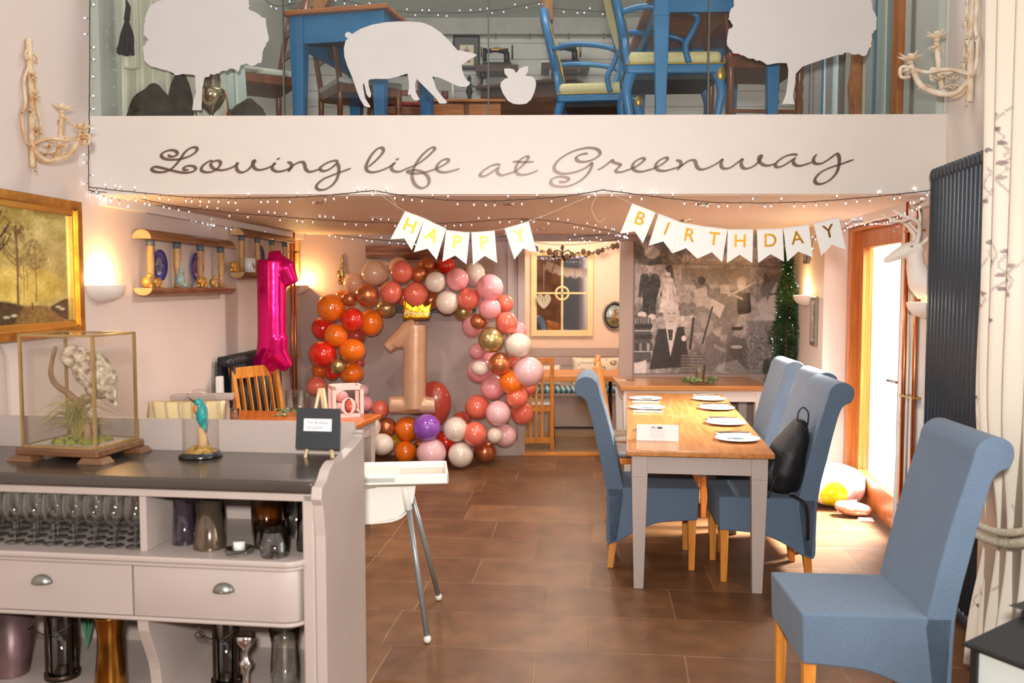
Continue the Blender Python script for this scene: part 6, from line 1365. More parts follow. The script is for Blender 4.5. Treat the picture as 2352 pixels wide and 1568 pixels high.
for i in range(5):
    x, y = ((.2, .5), (.62, .42), (.9, .75), (.35, .85), (.85, .2))[i]; c.ell(x, y, .075, .09, (132, 112, 84), .9, 1); c.ell(x, y - .02, .05, .05, (190, 176, 150), .9, 1); c.ell(x - .01, y - .03, .018, .025, (220, 214, 200)); c.ell(x + .015, y - .02, .018, .025, (214, 208, 190))
for i in range(16): x, y = q.random(), q.random(); c.ell(x, y, .012, .03, (96, 80, 70), .8, 0, q.random() * 3)
for i in range(6): x = .18 + i * .05; c.ell(x, .2, .017, .035, (150, 140, 126)); 
cushion('cream cushion printed with nests and eggs on the far bench', (.98, 10.28, .49), 0, .56, .33, .12, PAINT, 10, c)
cushion('small plain white cushion on the far bench', (.42, 10.30, .49), R(5), .3, .24, .1, PAINT, 12, Canvas(40, 30, (232, 224, 210)))
# far table with iron base
t = thing('cafe_table', 'honey wood table on a cast-iron base in the far room', 'table', (.72, 9.22, .012)); MB().box(-.56, .56, -.34, .34, .675, .735).build('tabletop', OAK, t, bevel=.008)
IRN = mat('cast_iron', (44, 38, 36), .4, .6)
for s_ in (-1, 1):
    mb = MB(); mb.cyl((s_ * .3, 0, .12), (s_ * .3, 0, .675), .022, .018); mb.build('column', IRN, t)
    for sy in (-1, 1):
        mb = MB(); mb.tube(smoothpath([(s_ * .3, 0, .16), (s_ * .3, sy * .1, .17), (s_ * .3, sy * .2, .10), (s_ * .3 + s_ * .02, sy * .25, .0)], 5), .016, 8); mb.sphere((s_ * .32, sy * .25, .014), (.02, .03, .014)); mb.build('foot', IRN, t)
MB().bar((-.3, 0, .16), (.3, 0, .16), .02, .02).build('stretcher', IRN, t)
# slats ledge behind pilaster: carved brown trim edges
lamp('POINT', 'far_room_light', (.7, 9.4, 2.2), 38, (1, .84, .68), .12)

# ================================================================ table settings
WCH = mat('white_china', (240, 240, 238), .2, var=.01, coat=.3); NAP = mat('white_napkin', (240, 236, 230), .7, var=.01)
proto_p = proto_n = None
def setting(px_, py_, side, lab, hidden=False, napoff=1):
    global proto_p, proto_n
    P = atz(px_, py_, .7705)
    rz = RZT + (R(90) if side > 0 else R(-90))
    if proto_p is None:
        proto_p = thing('dinner_plate', 'x', 'plate', P, rz, 'white plates on the dining table')
        MB().lathe([(.001, .002), (.06, .002), (.09, .006), (.127, .012), (.127, .015), (.09, .0085), (.001, .0075)], 36).build('plate', WCH, proto_p)
        q = random.Random(1); mb = MB(); fp = [(-.045, -.0), (-.02, .016), (.01, .02), (.035, .008), (.055, .022), (.05, .0), (.055, -.022), (.035, -.008), (.01, -.02), (-.02, -.016)]
        mb.prism([(a, b) for a, b in fp], .0088, .0096, lambda a, b, d: (b, a, d)); mb.build('fish_motif', mat('teal_print', (74, 104, 116), .5, var=.2, scale=60), proto_p); pp = proto_p
    else: pp = dup(proto_p, P, rz)
    pp['label'] = 'white fish-motif plate ' + lab
    d = dirY * (.185 if napoff > 0 else -.175); Pn = P + d; Pn.z = .7705
    if proto_n is None:
        proto_n = thing('napkin', 'x', 'napkin', Pn, RZT, 'folded napkins with cutlery')
        MB().box(-.10, .10, -.035, .035, 0, .010).build('napkin_fold', NAP, proto_n, bevel=.003)
    pn = proto_n if 'x' == proto_n['label'] else dup(proto_n, Pn, RZT)
    pn['label'] = 'folded white napkin beside the plate ' + lab
    for kk, (dy, ang) in enumerate(((.012, 0), (-.008, 0), (.0, 26))):
        nm = ('knife', 'dessert_knife', 'fork')[kk]; global cut
        if nm not in cut:
            mb = MB(); L = (.20, .18, .18)[kk]
            if nm == 'fork':
                mb.bar((-L / 2, 0, .0025), (L * .2, 0, .0045), .006, .0025); 
                mb.bar((L * .2, 0, .0045), (L * .28, 0, .003), .018, .002)
                for j in range(4): mb.bar((L * .27, -.0075 + j * .005, .003), (L * .5, -.0075 + j * .005, .006), .002, .0015)
            else: mb.bar((-L / 2, 0, .003), (0, 0, .003), .009, .004); mb.bar((0, 0, .003), (L / 2, 0, .002), .015, .0015)
            o = mb.build(nm, STEEL, bevel=.0008); cut[nm] = o; tag(o, 'x', 'cutlery', 'cutlery on the napkins')
        else: o = cut[nm].copy(); COL.objects.link(o)
        pos = Pn + dirY * dy + dirX * (-.03 if kk == 2 else 0); o.location = (pos.x, pos.y, .7705 + .0105 + .004 * (kk == 2)); o.rotation_euler = (0, 0, RZT + R(180 if side > 0 else 0) + R(ang))
        o['label'] = {'knife': 'steel table knife', 'dessert_knife': 'small steel knife', 'fork': 'steel fork'}[nm] + ' on the napkin ' + lab
cut = {}
for (x, y, sd, lab, no) in ((1693, 1010, 1, 'nearest on the right side of the table', 1), (1667, 973, 1, 'second from the near end on the right side', 1), (1646, 939, 1, 'third from the near end on the right side', 1), (1628, 918, 1, 'farthest on the right side of the table', 1),
                            (1486, 938, -1, 'second from the near end on the left side', -1), (1482, 917, -1, 'farthest on the left side of the table', -1), (1510, 988, -1, 'behind the white card on the left side', -1)): setting(x, y, sd, lab, napoff=no)
P = atz(1510, 1010, .7705); t = thing('place_card', 'folded white card with a small printed label at the near end of the table', 'card', P, RZT + R(-2))
def tri(W, H, D, th=.0012):
    mb = MB(); mb.add([(-W / 2, -D, 0), (W / 2, -D, 0), (W / 2, 0, H), (-W / 2, 0, H), (-W / 2, D, 0), (W / 2, D, 0)], [(0, 1, 2, 3), (3, 2, 5, 4)]); return mb
b = tri(.235, .088, .03).build('card', mat('white_card', (236, 236, 234), .5), t, solid=.001)
M = Matrix.Translation((-.005, -.013 , .052)) @ Matrix.Rotation(R(-19), 4, 'X')
MB().box(-.037, .037, -.004, -.0032, -.03, .03, M).build('sticker', mat('sticker_paper', (226, 224, 222), .4), b)
text_mesh('108', .014, 'printed_text', INK, b, M @ Matrix.Translation((-.02, -.0045, .02)), .0002, bold=.0003); MB().box(.005, .03, -.0047, -.004, .014, .024, M).build('black_stamp', mat('black_ink', (40, 40, 42), .5), b)
# side table: eucalyptus wreath with glass candle holder
P = atz(1607, 882, .776); t = thing('eucalyptus_wreath', 'small eucalyptus candle wreath on the side table', 'wreath', P); EUC = mat('eucalyptus_leaf', (140, 168, 110), .5, vcol2=(84, 122, 84), scale=30); q = random.Random(6)
for k in range(46):
    a = q.random() * 6.283; r = q.uniform(.06, .13); z = q.uniform(.01, .055); mb = MB(); mb.sphere((0, 0, 0), (.017, .017, .002), 8, 6, M=Matrix.Rotation(q.uniform(-1, 1), 4, 'X') @ Matrix.Rotation(q.uniform(-1, 1), 4, 'Y'))
    mb.v = [(v[0] + math.cos(a) * r * 1.25, v[1] + math.sin(a) * r * .8, v[2] + z + .008) for v in mb.v]; mb.build('leaf', EUC, t)
mb = MB(); mb.tube([(math.cos(a) * .09, math.sin(a) * .07, .012) for a in [6.283 * i / 20 for i in range(20)]], .005, 6, True); [mb.tube([(math.cos(a) * .09, math.sin(a) * .07, .02), (math.cos(a) * .17, math.sin(a) * .11, .05)], .002, 4) for a in (0.1, 2.9, 3.4, 5.9, .6)]; mb.build('twig', mat('twig', (110, 90, 60), .7), t)
tag(MB().lathe([(.001, 0), (.035, 0), (.05, .17), (.048, .17), (.033, .006), (.001, .006)], 24).build('candle_glass', SHG, loc=P + Vector((0, 0, .002))), 'clear tapered glass standing in the wreath on the side table', 'glass')
P = atz(1445, 873, .776); tag(MB().bar((-.03, 0, .004), (.055, 0, .004), .008, .006).build('pen', mat('pen_black', (60, 40, 36), .4), loc=P, rz=R(-8)), 'dark pen lying at the left end of the side table', 'pen')
MBc = MB().box(-.05, .04, -.03, .03, 0, .001).build('paper_slip', mat('white_card', (236, 236, 234), .5), loc=P + Vector((-.06, 0, .0)), rz=R(-10)); tag(MBc, 'slip of white paper beside the dark pen', 'paper')
# blue rug-like cushion seen under the side table
cushion('grey printed cushion standing under the side table', (1.93, 8.25, .02), 0, .42, .42, .12, PAINT, 8, Canvas(50, 50, (196, 198, 206)).noise(8, .35, 5))

# left table things
P = atz(797, 947, .7605); t = thing('letter_box', 'pink-edged clear cube box with a white letter o, balloons inside', 'box', (at(786, 945, 5.95).x, 6.08, .7605), R(20)); s_ = .105; PNK = mat('pale_pink_card', (244, 206, 198), .5, var=.01); w_ = .024
for z in (0, 2 * s_ - w_):
    mb = MB()
    for a in (-1, 1): mb.box(a * s_ - w_ / 2 - a * w_ / 2, a * s_ + w_ / 2 - a * w_ / 2, -s_, s_, z, z + w_); mb.box(-s_, s_, a * s_ - w_ / 2 - a * w_ / 2, a * s_ + w_ / 2 - a * w_ / 2, z, z + w_)
    mb.build('edge_frame', PNK, t)
for a in (-1, 1):
    for b in (-1, 1): MB().box(a * s_ - w_ / 2 - a * w_ / 2, a * s_ + w_ / 2 - a * w_ / 2, b * s_ - w_ / 2 - b * w_ / 2, b * s_ + w_ / 2 - b * w_ / 2, w_, 2 * s_ - w_).build('corner_edge', PNK, t)
for b in (-1, 1): MB().box(-s_ + w_, s_ - w_, b * (s_ - .003) - .0005, b * (s_ - .003) + .0005, w_, 2 * s_ - w_).build('clear_panel', CG, t)
mb = MB(); n = 32; O_ = []
for i in range(n):
    a = 6.2832 * i / n; O_.append((a,))
vs = []; fs = []
for d in (-.0035, .0): 
    for i in range(n): a = 6.2832 * i / n; vs += [(.048 * math.cos(a), -s_ + d - .001, .078 + .058 * math.sin(a)), (.027 * math.cos(a), -s_ + d - .001, .078 + .050 * math.sin(a))]
for i in range(n):
    j = (i + 1) % n; fs += [(2 * i, 2 * j, 2 * j + 1, 2 * i + 1), (2 * n + 2 * i, 2 * n + 2 * i + 1, 2 * n + 2 * j + 1, 2 * n + 2 * j), (2 * i, 2 * n + 2 * i, 2 * n + 2 * j, 2 * j), (2 * i + 1, 2 * j + 1, 2 * n + 2 * j + 1, 2 * n + 2 * i + 1)]
mb.add(vs, fs); mb.build('letter_o', PNK, t)
for (x, y, z, r, cn, lab) in ((-.02, .02, .125, .042, 'pink', 'small pink balloon at the centre of the letter box'), (-.05, -.02, .055, .038, 'light pink', 'small pale pink balloon low on the left inside the letter box'), (.035, .0, .06, .045, 'coral', 'small coral balloon on the right inside the letter box'), (-.045, .045, .15, .038, 'white', 'small cream balloon at the top left inside the letter box')):
    o = bpy.data.objects.new('latex_balloon', balloon_mesh(cn)); COL.objects.link(o); Mt = Matrix.Translation(t.location) @ Matrix.Rotation(R(20), 4, 'Z'); o.location = Mt @ Vector((x, y, z)); o.scale = (r,) * 3; o.rotation_euler = (R(60), 0, 1); tag(o, lab, 'balloon', 'small balloons inside the letter box')
for (x, y, lab) in ((668, 938, 'left one of two clear tumblers on the left wooden table'), (692, 938, 'right one of two clear tumblers on the left wooden table')):
    P = atz(x, y, .7605); tag(MB().lathe(tub(.033, .042, .135), 20).build('tumbler', SHG, loc=P), lab, 'tumbler')
for (x, y, lab) in ((520, 950, 'short clear glass at the left end of the wooden table'), (545, 951, 'second short clear glass at the left end of the wooden table')):
    P = Vector((at(x, y, 6.0).x, 5.93, .7605)); tag(MB().lathe(tub(.032, .036, .07), 20).build('tumbler', SHG, loc=P), lab, 'tumbler')
P = atz(655, 955, .7605); t = thing('foliage_sprig', 'sprig of artificial green foliage on the left wooden table', 'foliage', P); q = random.Random(3)
for k in range(26):
    a = q.random() * 6.283; r = q.uniform(.0, .09); mb = MB(); mb.sphere((0, 0, 0), (.016, .011, .002), 8, 6, M=Matrix.Rotation(q.uniform(-1, 1), 4, 'X') @ Matrix.Rotation(q.uniform(-1, 1), 4, 'Y'))
    mb.v = [(v[0] + math.cos(a) * r, v[1] + math.sin(a) * r * .7, v[2] + q.uniform(.01, .012) + .04 * (k % 4) / 4) for v in mb.v]; mb.build('leaf', EUC, t)
P = atz(787, 954, .7605); tag(MB().bar((-.055, 0, .006), (.055, .02, .006), .01, .008).build('marker_pen', mat('marker_green', (40, 52, 44), .3), loc=P, rz=R(12)), 'dark green marker pen lying at the right end of the left table', 'pen')
# settle behind the left table
t = thing('bench', 'mauve settle back behind the left wooden table', 'bench', (-2.02, 5.62, 0), R(6))
MB().box(-.10, .22, -.03, .03, .0, .925).build('back', MAUVE_L, t, bevel=.003); MB().box(-.13, .25, -.045, .045, .925, .965).build('cap', MAUVE_L, t, bevel=.008)
c = Canvas(70, 50, (222, 200, 150))
for i in range(7): c.line([(i * .17 - .1, 0), (i * .17 + .05, 1)], .03, (150, 140, 120), .8, 1)
cushion('cream striped cushion leaning on the settle behind the sideboard', (-1.88, 5.05, .70), R(4), .44, .30, .12, PAINT, 20, c)

# ================================================================ backpack
BPK = mat('black_nylon', (26, 26, 28), .55, var=.1, scale=30, bump=.25, bscale=60)
t = thing('backpack', 'black nylon backpack slumped on the seat of the nearest right-hand chair', 'backpack', (1.50, 4.87, .485), R(-3))
mb = MB(); mb.tube([(-.02, .08, .02), (.0, .08, .12), (.04, .08, .24), (.09, .08, .34), (.11, .08, .42)], [.10, .145, .14, .10, .045], 20, flat=.7); mb.sphere((-.075, .06, .12), (.09, .08, .10)); mb.sphere((.08, .07, .12), (.08, .09, .11))
bb = mb.build('bag', BPK, t, remesh=.012, smoothmod=10)
mb = MB(); mb.sphere((-.015, .0, .12), (.09, .03, .095), M=Matrix.Rotation(R(20), 4, 'Y')); mb.build('front_pocket', BPK, t)
mb = MB(); mb.tube(smoothpath([(-.09, -.03, .0), (-.05, -.035, .12), (.02, -.03, .22), (.09, -.01, .32), (.12, .02, .38)], 5), .004, 6); mb.build('zip', mat('zip_grey', (60, 60, 62), .4, .4), t)
mb = MB(); mb.tube(smoothpath([(.08, .05, .40), (.085, .05, .46), (.11, .05, .49), (.14, .05, .46), (.14, .06, .39)], 5), .008, 8, flat=.5); mb.build('grab_handle', BPK, t)
mb = MB(); mb.tube(smoothpath([(.03, -.05, .02), (.075, -.13, .0), (.095, -.137, -.06), (.10, -.138, -.20)], 5), .017, 8, flat=.2); mb.build('strap', BPK, t)
mb = MB(); mb.tube(smoothpath([(-.12, -.05, .02), (-.16, -.13, -.0), (-.165, -.138, -.08), (-.17, -.138, -.16)], 5), .012, 8, flat=.2); mb.build('strap', BPK, t)
mb = MB(); mb.box(.075, .079, -.032, -.028, .17, .20); mb.build('zip_puller', STEEL, t)

# ================================================================ foil gift balloon on the floor by the door
t = thing('foil_balloon', 'half-deflated foil balloon with pink, white and yellow patches on the floor by the door', 'balloon', (2.36, 6.62, 0), R(-14))
cv = Canvas(220, 130, (240, 238, 232))   # wrapped round the balloon: u = angle, v = height
cv.poly([(0, .58), (.70, .58), (.70, 1), (0, 1)], (238, 172, 160)); cv.poly([(.55, .28), (.74, .2), (.78, .52), (.6, .6)], (242, 196, 188)); cv.poly([(.45, .36), (.66, .40), (.68, .62), (.44, .58)], (206, 220, 210)); cv.line([(.42, .48), (.55, .33), (.7, .28)], .02, (236, 226, 90))
cv.ell(.775, .62, .062, .26, (226, 214, 20)); cv.poly([(.83, .5), (1, .5), (1, 1), (.83, 1)], (240, 190, 186))
def fb(x, y, z):
    a = x * 6.2832; v = math.pi * (z - .5); cr = 1 + .035 * math.sin(a * 9 + 2 * v) * math.cos(v) + .02 * math.sin(a * 23); r = math.cos(v) ** .8 if abs(v) < 1.57 else 0
    k = .05 * math.sin(2 * a + 1)
    return (.275 * r * cr * math.cos(a) * (1 + k), .19 * r * cr * math.sin(a), .155 + .15 * math.sin(v) * (1 + .12 * math.cos(a - .3)))
o = cv.panel('foil_body', 1, 1, mat('printed_foil', (128, 128, 128), .3, .1, attr='paint', coat=.4), t, 0, f=fb)
for p in o.data.polygons: p.use_smooth = True
mb = MB(); mb.prism([(.06, .0), (.2, .02), (.19, .10), (.05, .08)], -.20, -.19); mb.build('tab', mat('pink_foil', (240, 190, 176), .3, .3), t)
t = thing('foil_weight', 'crumpled rose-pink foil weight beside the patchwork balloon', 'balloon weight', (2.44, 6.30, 0), R(-12))
mb = MB(); mb.sphere((0, 0, .055), (.11, .08, .05)); mb.sphere((.07, 0, .05), (.06, .07, .04)); mb.sphere((-.07, 0, .07), (.06, .07, .035)); mb.build('body', mat('rose_foil', (222, 160, 136), .25, .5, bump=.6, bscale=10), t, remesh=.01, smoothmod=3)
MB().prism([(.02, .0), (.11, -.0), (.12, .012), (.03, .012)], -.16, -.05).build('tail', mat('pink_foil', (240, 190, 176), .3, .3), t)
# ================================================================ loft furniture behind the balustrade
LZ = 2.511
BLUE = mat('cobalt_furniture_paint', (50, 122, 178), .35, var=.08, scale=6, coat=.15); GOLDL = mat('gold_paint', (206, 164, 70), .3, .7); YEL = mat('cream_dot_fabric', (228, 212, 160), .8, var=.05, scale=60)
TOPO = wood('loft_top_wood', (196, 122, 66), (160, 90, 44), .35); BROWNF = mat('black_webbing', (52, 56, 60), .8)
def up(o, z=LZ): o.location.z = z; return o
t = farm_table('blue_table', 'blue painted table with brown top at the left of the loft behind the pig', (-.93, 5.83), -R(13), .66, 1.02, .765, TOPO, BLUE, apron=.16, th=.028, legw=.085); up(t)
t = farm_table('blue_table', 'blue painted table with tall legs at the right of the loft behind the sheep', (1.16, 5.62), -R(2), .76, 1.26, .765, TOPO, BLUE, apron=.095, th=.022, legw=.082); up(t)
def louis(label, P, rz):
    t = thing('louis_armchair', label, 'chair', (P[0], P[1], LZ), rz, 'blue and gold upholstered armchairs')   # faces +x
    mb = MB(); ov = [(-.27 - .0 * math.cos(a), .21 * math.cos(a), .76 + .25 * math.sin(a)) for a in [6.2832 * i / 28 for i in range(28)]]
    ov = [(x - (z - .5) * .22, y, z) for x, y, z in ov]; mb.tube(ov, .027, 8, True); mb.build('back_frame', BLUE, t)
    mb = MB(); mb.tube([(x + .028, y * .9, .76 + (z - .76) * .9) for x, y, z in ov], .006, 6, True); mb.build('gold_trim', GOLDL, t)
    mb = MB(); n = 28; vs = [(-.30 + .02, 0, .76)] + [(x + .01, y * .86, .76 + (z - .76) * .86) for x, y, z in ov]; mb.add(vs, [(0, 1 + i, 1 + (i + 1) % n) for i in range(n)], True); mb.add([(v[0] - .04, v[1], v[2]) for v in vs], [(0, 1 + i, 1 + (i + 1) % n) for i in range(n)], True); mb.build('back_pad', YEL, t)
    MB().box(-.26, .27, -.24, .24, .40, .475).build('seat_pad', YEL, t, bevel=.03, seg=4)
    MB().box(-.27, .28, -.25, .25, .345, .40).build('seat_rail', BLUE, t, bevel=.015, seg=3)
    MB().box(-.275, .285, -.253, .253, .395, .403).build('gold_trim', GOLDL, t, bevel=.003); MB().box(-.22, .22, -.2, .2, .32, .345).build('webbing', BROWNF, t)
    for sx in (-1, 1):
        for sy in (-1, 1):
            mb = MB(); mb.tube(smoothpath([(sx * .24, sy * .21, .36), (sx * .27, sy * .225, .25), (sx * .25, sy * .215, .1), (sx * .265, sy * .22, 0)], 4), [.033 - .0013 * i for i in range(13)], 8); l = mb.build('leg', BLUE, t)
            if sx > 0: mb = MB(); mb.sphere((sx * .262, sy * .235, .345), (.03, .02, .05), 10, 8); mb.build('gold_knee', GOLDL, l)
    for sy in (-1, 1):
        mb = MB(); mb.tube([(-.26, sy * .2, .36), (-.28, sy * .18, .56)], .02, 8); mb.build('back_post', BLUE, t)
        mb = MB(); mb.tube(smoothpath([(-.3, sy * .22, .70), (-.18, sy * .26, .715), (0, sy * .27, .70), (.12, sy * .265, .66), (.1, sy * .26, .58), (.06, sy * .25, .50), (.08, sy * .245, .40)], 4), .018, 8); mb.build('armrest', BLUE, t)
    return t
louis('blue oval-backed armchair with cream seat, farther left of the two in the loft', (.60, 6.20), R(-8)); louis('blue and gold oval-backed armchair tucked under the right blue loft table', (.94, 5.42), R(-3))
REDST = stripes('red_white_stripe', (232, 224, 208), (184, 60, 60), 12, 1)
def oldchair(label, P, rz, seatm, H=.95, m=None):
    t = thing('wooden_chair', label, 'chair', (P[0], P[1], LZ), rz, 'old wooden chairs in the loft'); m = m or MIDW   # faces -x
    for sy in (-1, 1):
        mb = MB(); mb.tube([(.2, sy * .19, 0), (.2, sy * .19, .45), (.24, sy * .19, .7), (.29, sy * .19, H)], [.018, .02, .018, .015], 8); mb.build('rear_post', m, t)
        mb = MB(); mb.lathe([(.012, 0), (.018, .03), (.014, .06), (.022, .1), (.022, .2), (.013, .22), (.025, .26), (.014, .3), (.024, .32), (.024, .42)], 12, (-.2, sy * .19, 0)); mb.build('turned_leg', m, t)
        MB().bar((-.2, sy * .19, .13), (.2, sy * .19, .13), .016, .02).build('side_stretcher', m, t)
    for z in (.62, .78, H - .04): MB().bar((.22 + (z - .6) * .2, -.19, z), (.22 + (z - .6) * .2, .19, z), .016, .05).build('back_rail', m, t, bevel=.004)
    MB().box(-.22, .21, -.21, .21, .37, .425).build('seat_rail', m, t, bevel=.004); MB().box(-.225, .215, -.215, .215, .425, .465).build('seat_pad', seatm, t, bevel=.015)
    return t
oldchair('brown wooden chair with red and white striped seat beside the right loft table', (1.43, 5.36), R(-176), REDST); oldchair('brown wooden chair behind the left sheep sticker in the loft', (-1.62, 5.72), R(30), PADW, m=wood('red_brown_wood', (150, 82, 48), (110, 56, 32), .3, ax=(10, 10, 1)))
oldchair('brown armchair with pale seat under the left blue loft table, nearer one', (-1.02, 6.05), R(-150), PADW, H=.72); oldchair('brown chair with a dark red seat behind the left blue loft table', (-.86, 6.75), R(100), mat('dark_red_pad', (140, 40, 44), .8), H=1.0)
t = farm_table('dark_table', 'dark brown wooden table at the back of the loft below the sewing machines', (.22, 7.50), R(-24), .86, .62, .76, DARKW, DARKW, apron=.26, th=.03, legw=.08); up(t)
# drawer chest with candelabra
t = thing('drawer_chest', 'low oak chest of drawers at the back of the loft holding a candelabra', 'chest', (-.37, 7.55, LZ)); MB().box(-.30, .30, -.2, .2, 0, .62).build('body', MIDW, t, bevel=.004); MB().box(-.32, .32, -.22, .22, .62, .645).build('top', TOPO, t, bevel=.004)
for sx in (-1, 1):
    d = MB().box(sx * .15 - .13, sx * .15 + .13, -.215, -.2, .42, .60).build('drawer', wood('oak_drawer', (188, 116, 62), (150, 84, 40), .3), t, bevel=.003); MB().sphere((sx * .15, -.222, .51), .014).build('knob', BRASS, d)
t = thing('candelabra', 'dark iron candelabra with cup holders on the loft drawer chest', 'candelabra', at(1078, 248, 7.5).xy.to_3d() + Vector((0, 0, 3.157))); mb = MB()
mb.lathe([(.001, 0), (.07, 0), (.06, .012), (.02, .02), (.014, .05), (.03, .09), (.012, .15), (.018, .2), (.01, .22)], 16); mb.build('stem', IRN, t)
for s_ in (-1, 1):
    mb = MB(); mb.tube(smoothpath([(0, 0, .17), (s_ * .04, 0, .13), (s_ * .09, 0, .15), (s_ * .11, 0, .2)], 5), .006, 6); mb.build('arm', IRN, t); MB().lathe([(.012, .2), (.035, .2), (.02, .215), (.03, .25), (.028, .25), (.012, .21)], 12, (s_ * .11, 0, 0)).build('cup', IRN, t)
for (x, m_, lab) in ((1040, mat('ivory_wax', (238, 228, 200), .5), 'tall ivory candle beside the loft candelabra'), (1022, mat('maroon_wax', (110, 30, 44), .5), 'stout maroon candle beside the ivory candle')):
    P = at(x, 250, 7.5); o = MB().lathe([(.001, 0), (.010 if x == 1040 else .03, 0), (.010 if x == 1040 else .03, .15 if x == 1040 else .09), (.001, .15 if x == 1040 else .09)], 14).build('candle', m_, loc=(P.x, 7.5, 3.157)); tag(o, lab, 'candle')
# sewing machines on wall shelves
def sewing(label, lab2, x0, x1, ytop, m2):
    a = at(x0, ytop, 8.15); b = at(x1, ytop, 8.15); z = a.z; W = b.x - a.x
    s_ = thing('wall_shelf', lab2, 'shelf', ((a.x + b.x) / 2, 8.248, z), 0); MB().box(-W / 2, W / 2, -.20, 0, -.065, 0).build('board', DARKW, s_, bevel=.005)
    for k in (-.3, .3): MB().bar((k * W, -.02, -.18), (k * W, -.02, -.065), .02, .008).build('bracket', STEEL, s_)
    t = thing('sewing_machine', label, 'sewing machine', ((a.x + b.x) / 2 + .01, 8.15, z + .001)); BK = mat('black_enamel', (34, 30, 28), .25, .2)
    MB().box(-.14, .12, -.06, .06, 0, .03).build('base', BK, t, bevel=.006)
    mb = MB(); mb.tube([(.08, 0, .03), (.075, 0, .13)], [.03, .026], 10); mb.tube([(.09, 0, .135), (-.02, 0, .15), (-.12, 0, .135)], [.028, .02, .02], 10); mb.tube([(-.12, 0, .165), (-.12, 0, .05)], [.016, .02], 8); mb.build('arm', BK, t, bevel=0)
    mb = MB(); mb.lathe([(.001, 0), (.06, 0), (.066, .008), (.06, .016), (.001, .016)], 20); M = Matrix.Translation((.12, 0, .13)) @ Matrix.Rotation(R(90), 4, 'Y'); mb.v = [tuple(M @ Vector(v)) for v in mb.v]; mb.build('hand_wheel', m2, t)
    mb = MB(); M = Matrix.Translation((-.155, 0, .13)) @ Matrix.Rotation(R(90), 4, 'Y'); mb.lathe([(.001, 0), (.05, 0), (.045, .012), (.001, .012)], 16); mb.v = [tuple(M @ Vector(v)) for v in mb.v]; mb.build('face_plate', m2, t)
    for x in (-.06, .0): MB().cyl((x, 0, .15), (x, 0, .20), .002, n=6).build('spool_pin', STEEL, t)
    MB().box(-.06, .06, -.021, -.019, .142, .156).build('gold_decal', GOLDL, t)
sewing('black sewing machine on the left loft wall shelf beside the pig', 'dark wooden shelf for the left sewing machine on the loft wall', 1093, 1190, 154, mat('worn_brown_metal', (110, 70, 52), .4, .5))
sewing('black and gold sewing machine on the right loft wall shelf behind the blue chair', 'dark wooden shelf for the right sewing machine on the loft wall', 1243, 1352, 149, GOLDL)
P = at(1258, 148, 8.1); tag(MB().box(-.05, .05, -.01, .01, 0, .035).build('name_block', mat('white_card', (236, 236, 234), .5), loc=(P.x, 8.1, P.z - .002)), 'small white block at the left end of the right sewing shelf', 'ornament')
c = Canvas(60, 90, (84, 74, 70)); c.poly([(.22, .25), (.78, .25), (.78, .9), (.22, .9)], (222, 208, 180)); c.line([(.5, .3), (.5, .38)], .03, (30, 26, 24)); c.line([(.36, .42), (.5, .38), (.64, .42)], .03, (30, 26, 24)); c.poly([(.4, .42), (.6, .42), (.54, .55), (.66, .8), (.34, .8), (.46, .55)], (176, 50, 46))
a = at(1041, 160, 8.29); b = at(1102, 82, 8.29); framed('framed_picture', 'dark-framed red dress picture on the loft plank wall beside the pig', 'picture', ((a.x + b.x) / 2, 8.298, a.z), 0, b.x - a.x, b.z - a.z, .014, BLACKM, c, .025)
t = thing('coat_hooks', 'row of small steel hooks under the ledge of the loft back wall', 'hooks', (0, 8.245, 3.93))
for x in (1139, 1217, 1306, 1386, 1000, 940): p = at(x, 75, 8.24); mb = MB(); mb.tube(smoothpath([(p.x, 0, 0), (p.x, -.02, -.03), (p.x, -.03, -.06), (p.x, -.045, -.04)], 3), .005, 6); mb.build('hook', STEEL, t)
# timber roof pieces
BEAM = wood('roof_timber', (176, 118, 60), (130, 80, 36), .5, ax=(8, 8, 1))
a = at(1245, 50, 7.0); b = at(1270, 50, 7.0); struct(MB().box(a.x, b.x, 6.95, 7.08, a.z, 5.3).build('trim_9', BEAM, bevel=.005))
mb = MB(); a = at(728, 26, 7.0); mb.bar((a.x, 7.0, a.z), (a.x + .5, 7.0, a.z + 1.0), .11, .1, up=(0, 1, 0)); struct(mb.build('trim_10', BEAM, bevel=.005))
# right side: post, curtains, carved panel
a = at(2050, 270, 5.3); b = at(2066, 270, 5.3); struct(MB().box(a.x, b.x, 5.25, 5.33, LZ, 5.2).build('trim_11', DOORW, bevel=.004))
def drape(label, xa, xb, Y, z0, z1, cols, folds, amp, cat='curtain', name='curtain', flare=0):
    a = at(xa, 200, Y).x; b = at(xb, 200, Y).x; W = b - a; H = z1 - z0; cv = Canvas(max(24, int(W * 260)), 60, cols[0])
    n = len(cols)
    for i, c_ in enumerate(cols): cv.poly([(i / n, 0), ((i + 1) / n, 0), ((i + 1) / n, 1), (i / n, 1)], c_)
    t = thing(name, label, cat, ((a + b) / 2, Y, z0), 0)
    def f(x, y, z):
        ph = x / W * folds * 6.283; X = (x - W / 2) * (1 + flare * (1 - z / H)); return (X, -amp * (math.sin(ph) + .3 * math.sin(2.7 * ph + 2 * z)), z)
    o = cv.panel('drape', W, H, PAINT, t, 0, f=f); m = o.modifiers.new('s', 'SOLIDIFY'); m.thickness = .004
    for p in o.data.polygons: p.use_smooth = True
    return t
drape('blue and cream striped curtain at the right end of the loft', 1975, 2046, 5.6, LZ, 4.9, [(206, 196, 184), (190, 180, 170), (206, 196, 184), (80, 130, 160), (70, 116, 150), (196, 206, 196), (214, 218, 208), (220, 222, 214)], 3, .03)
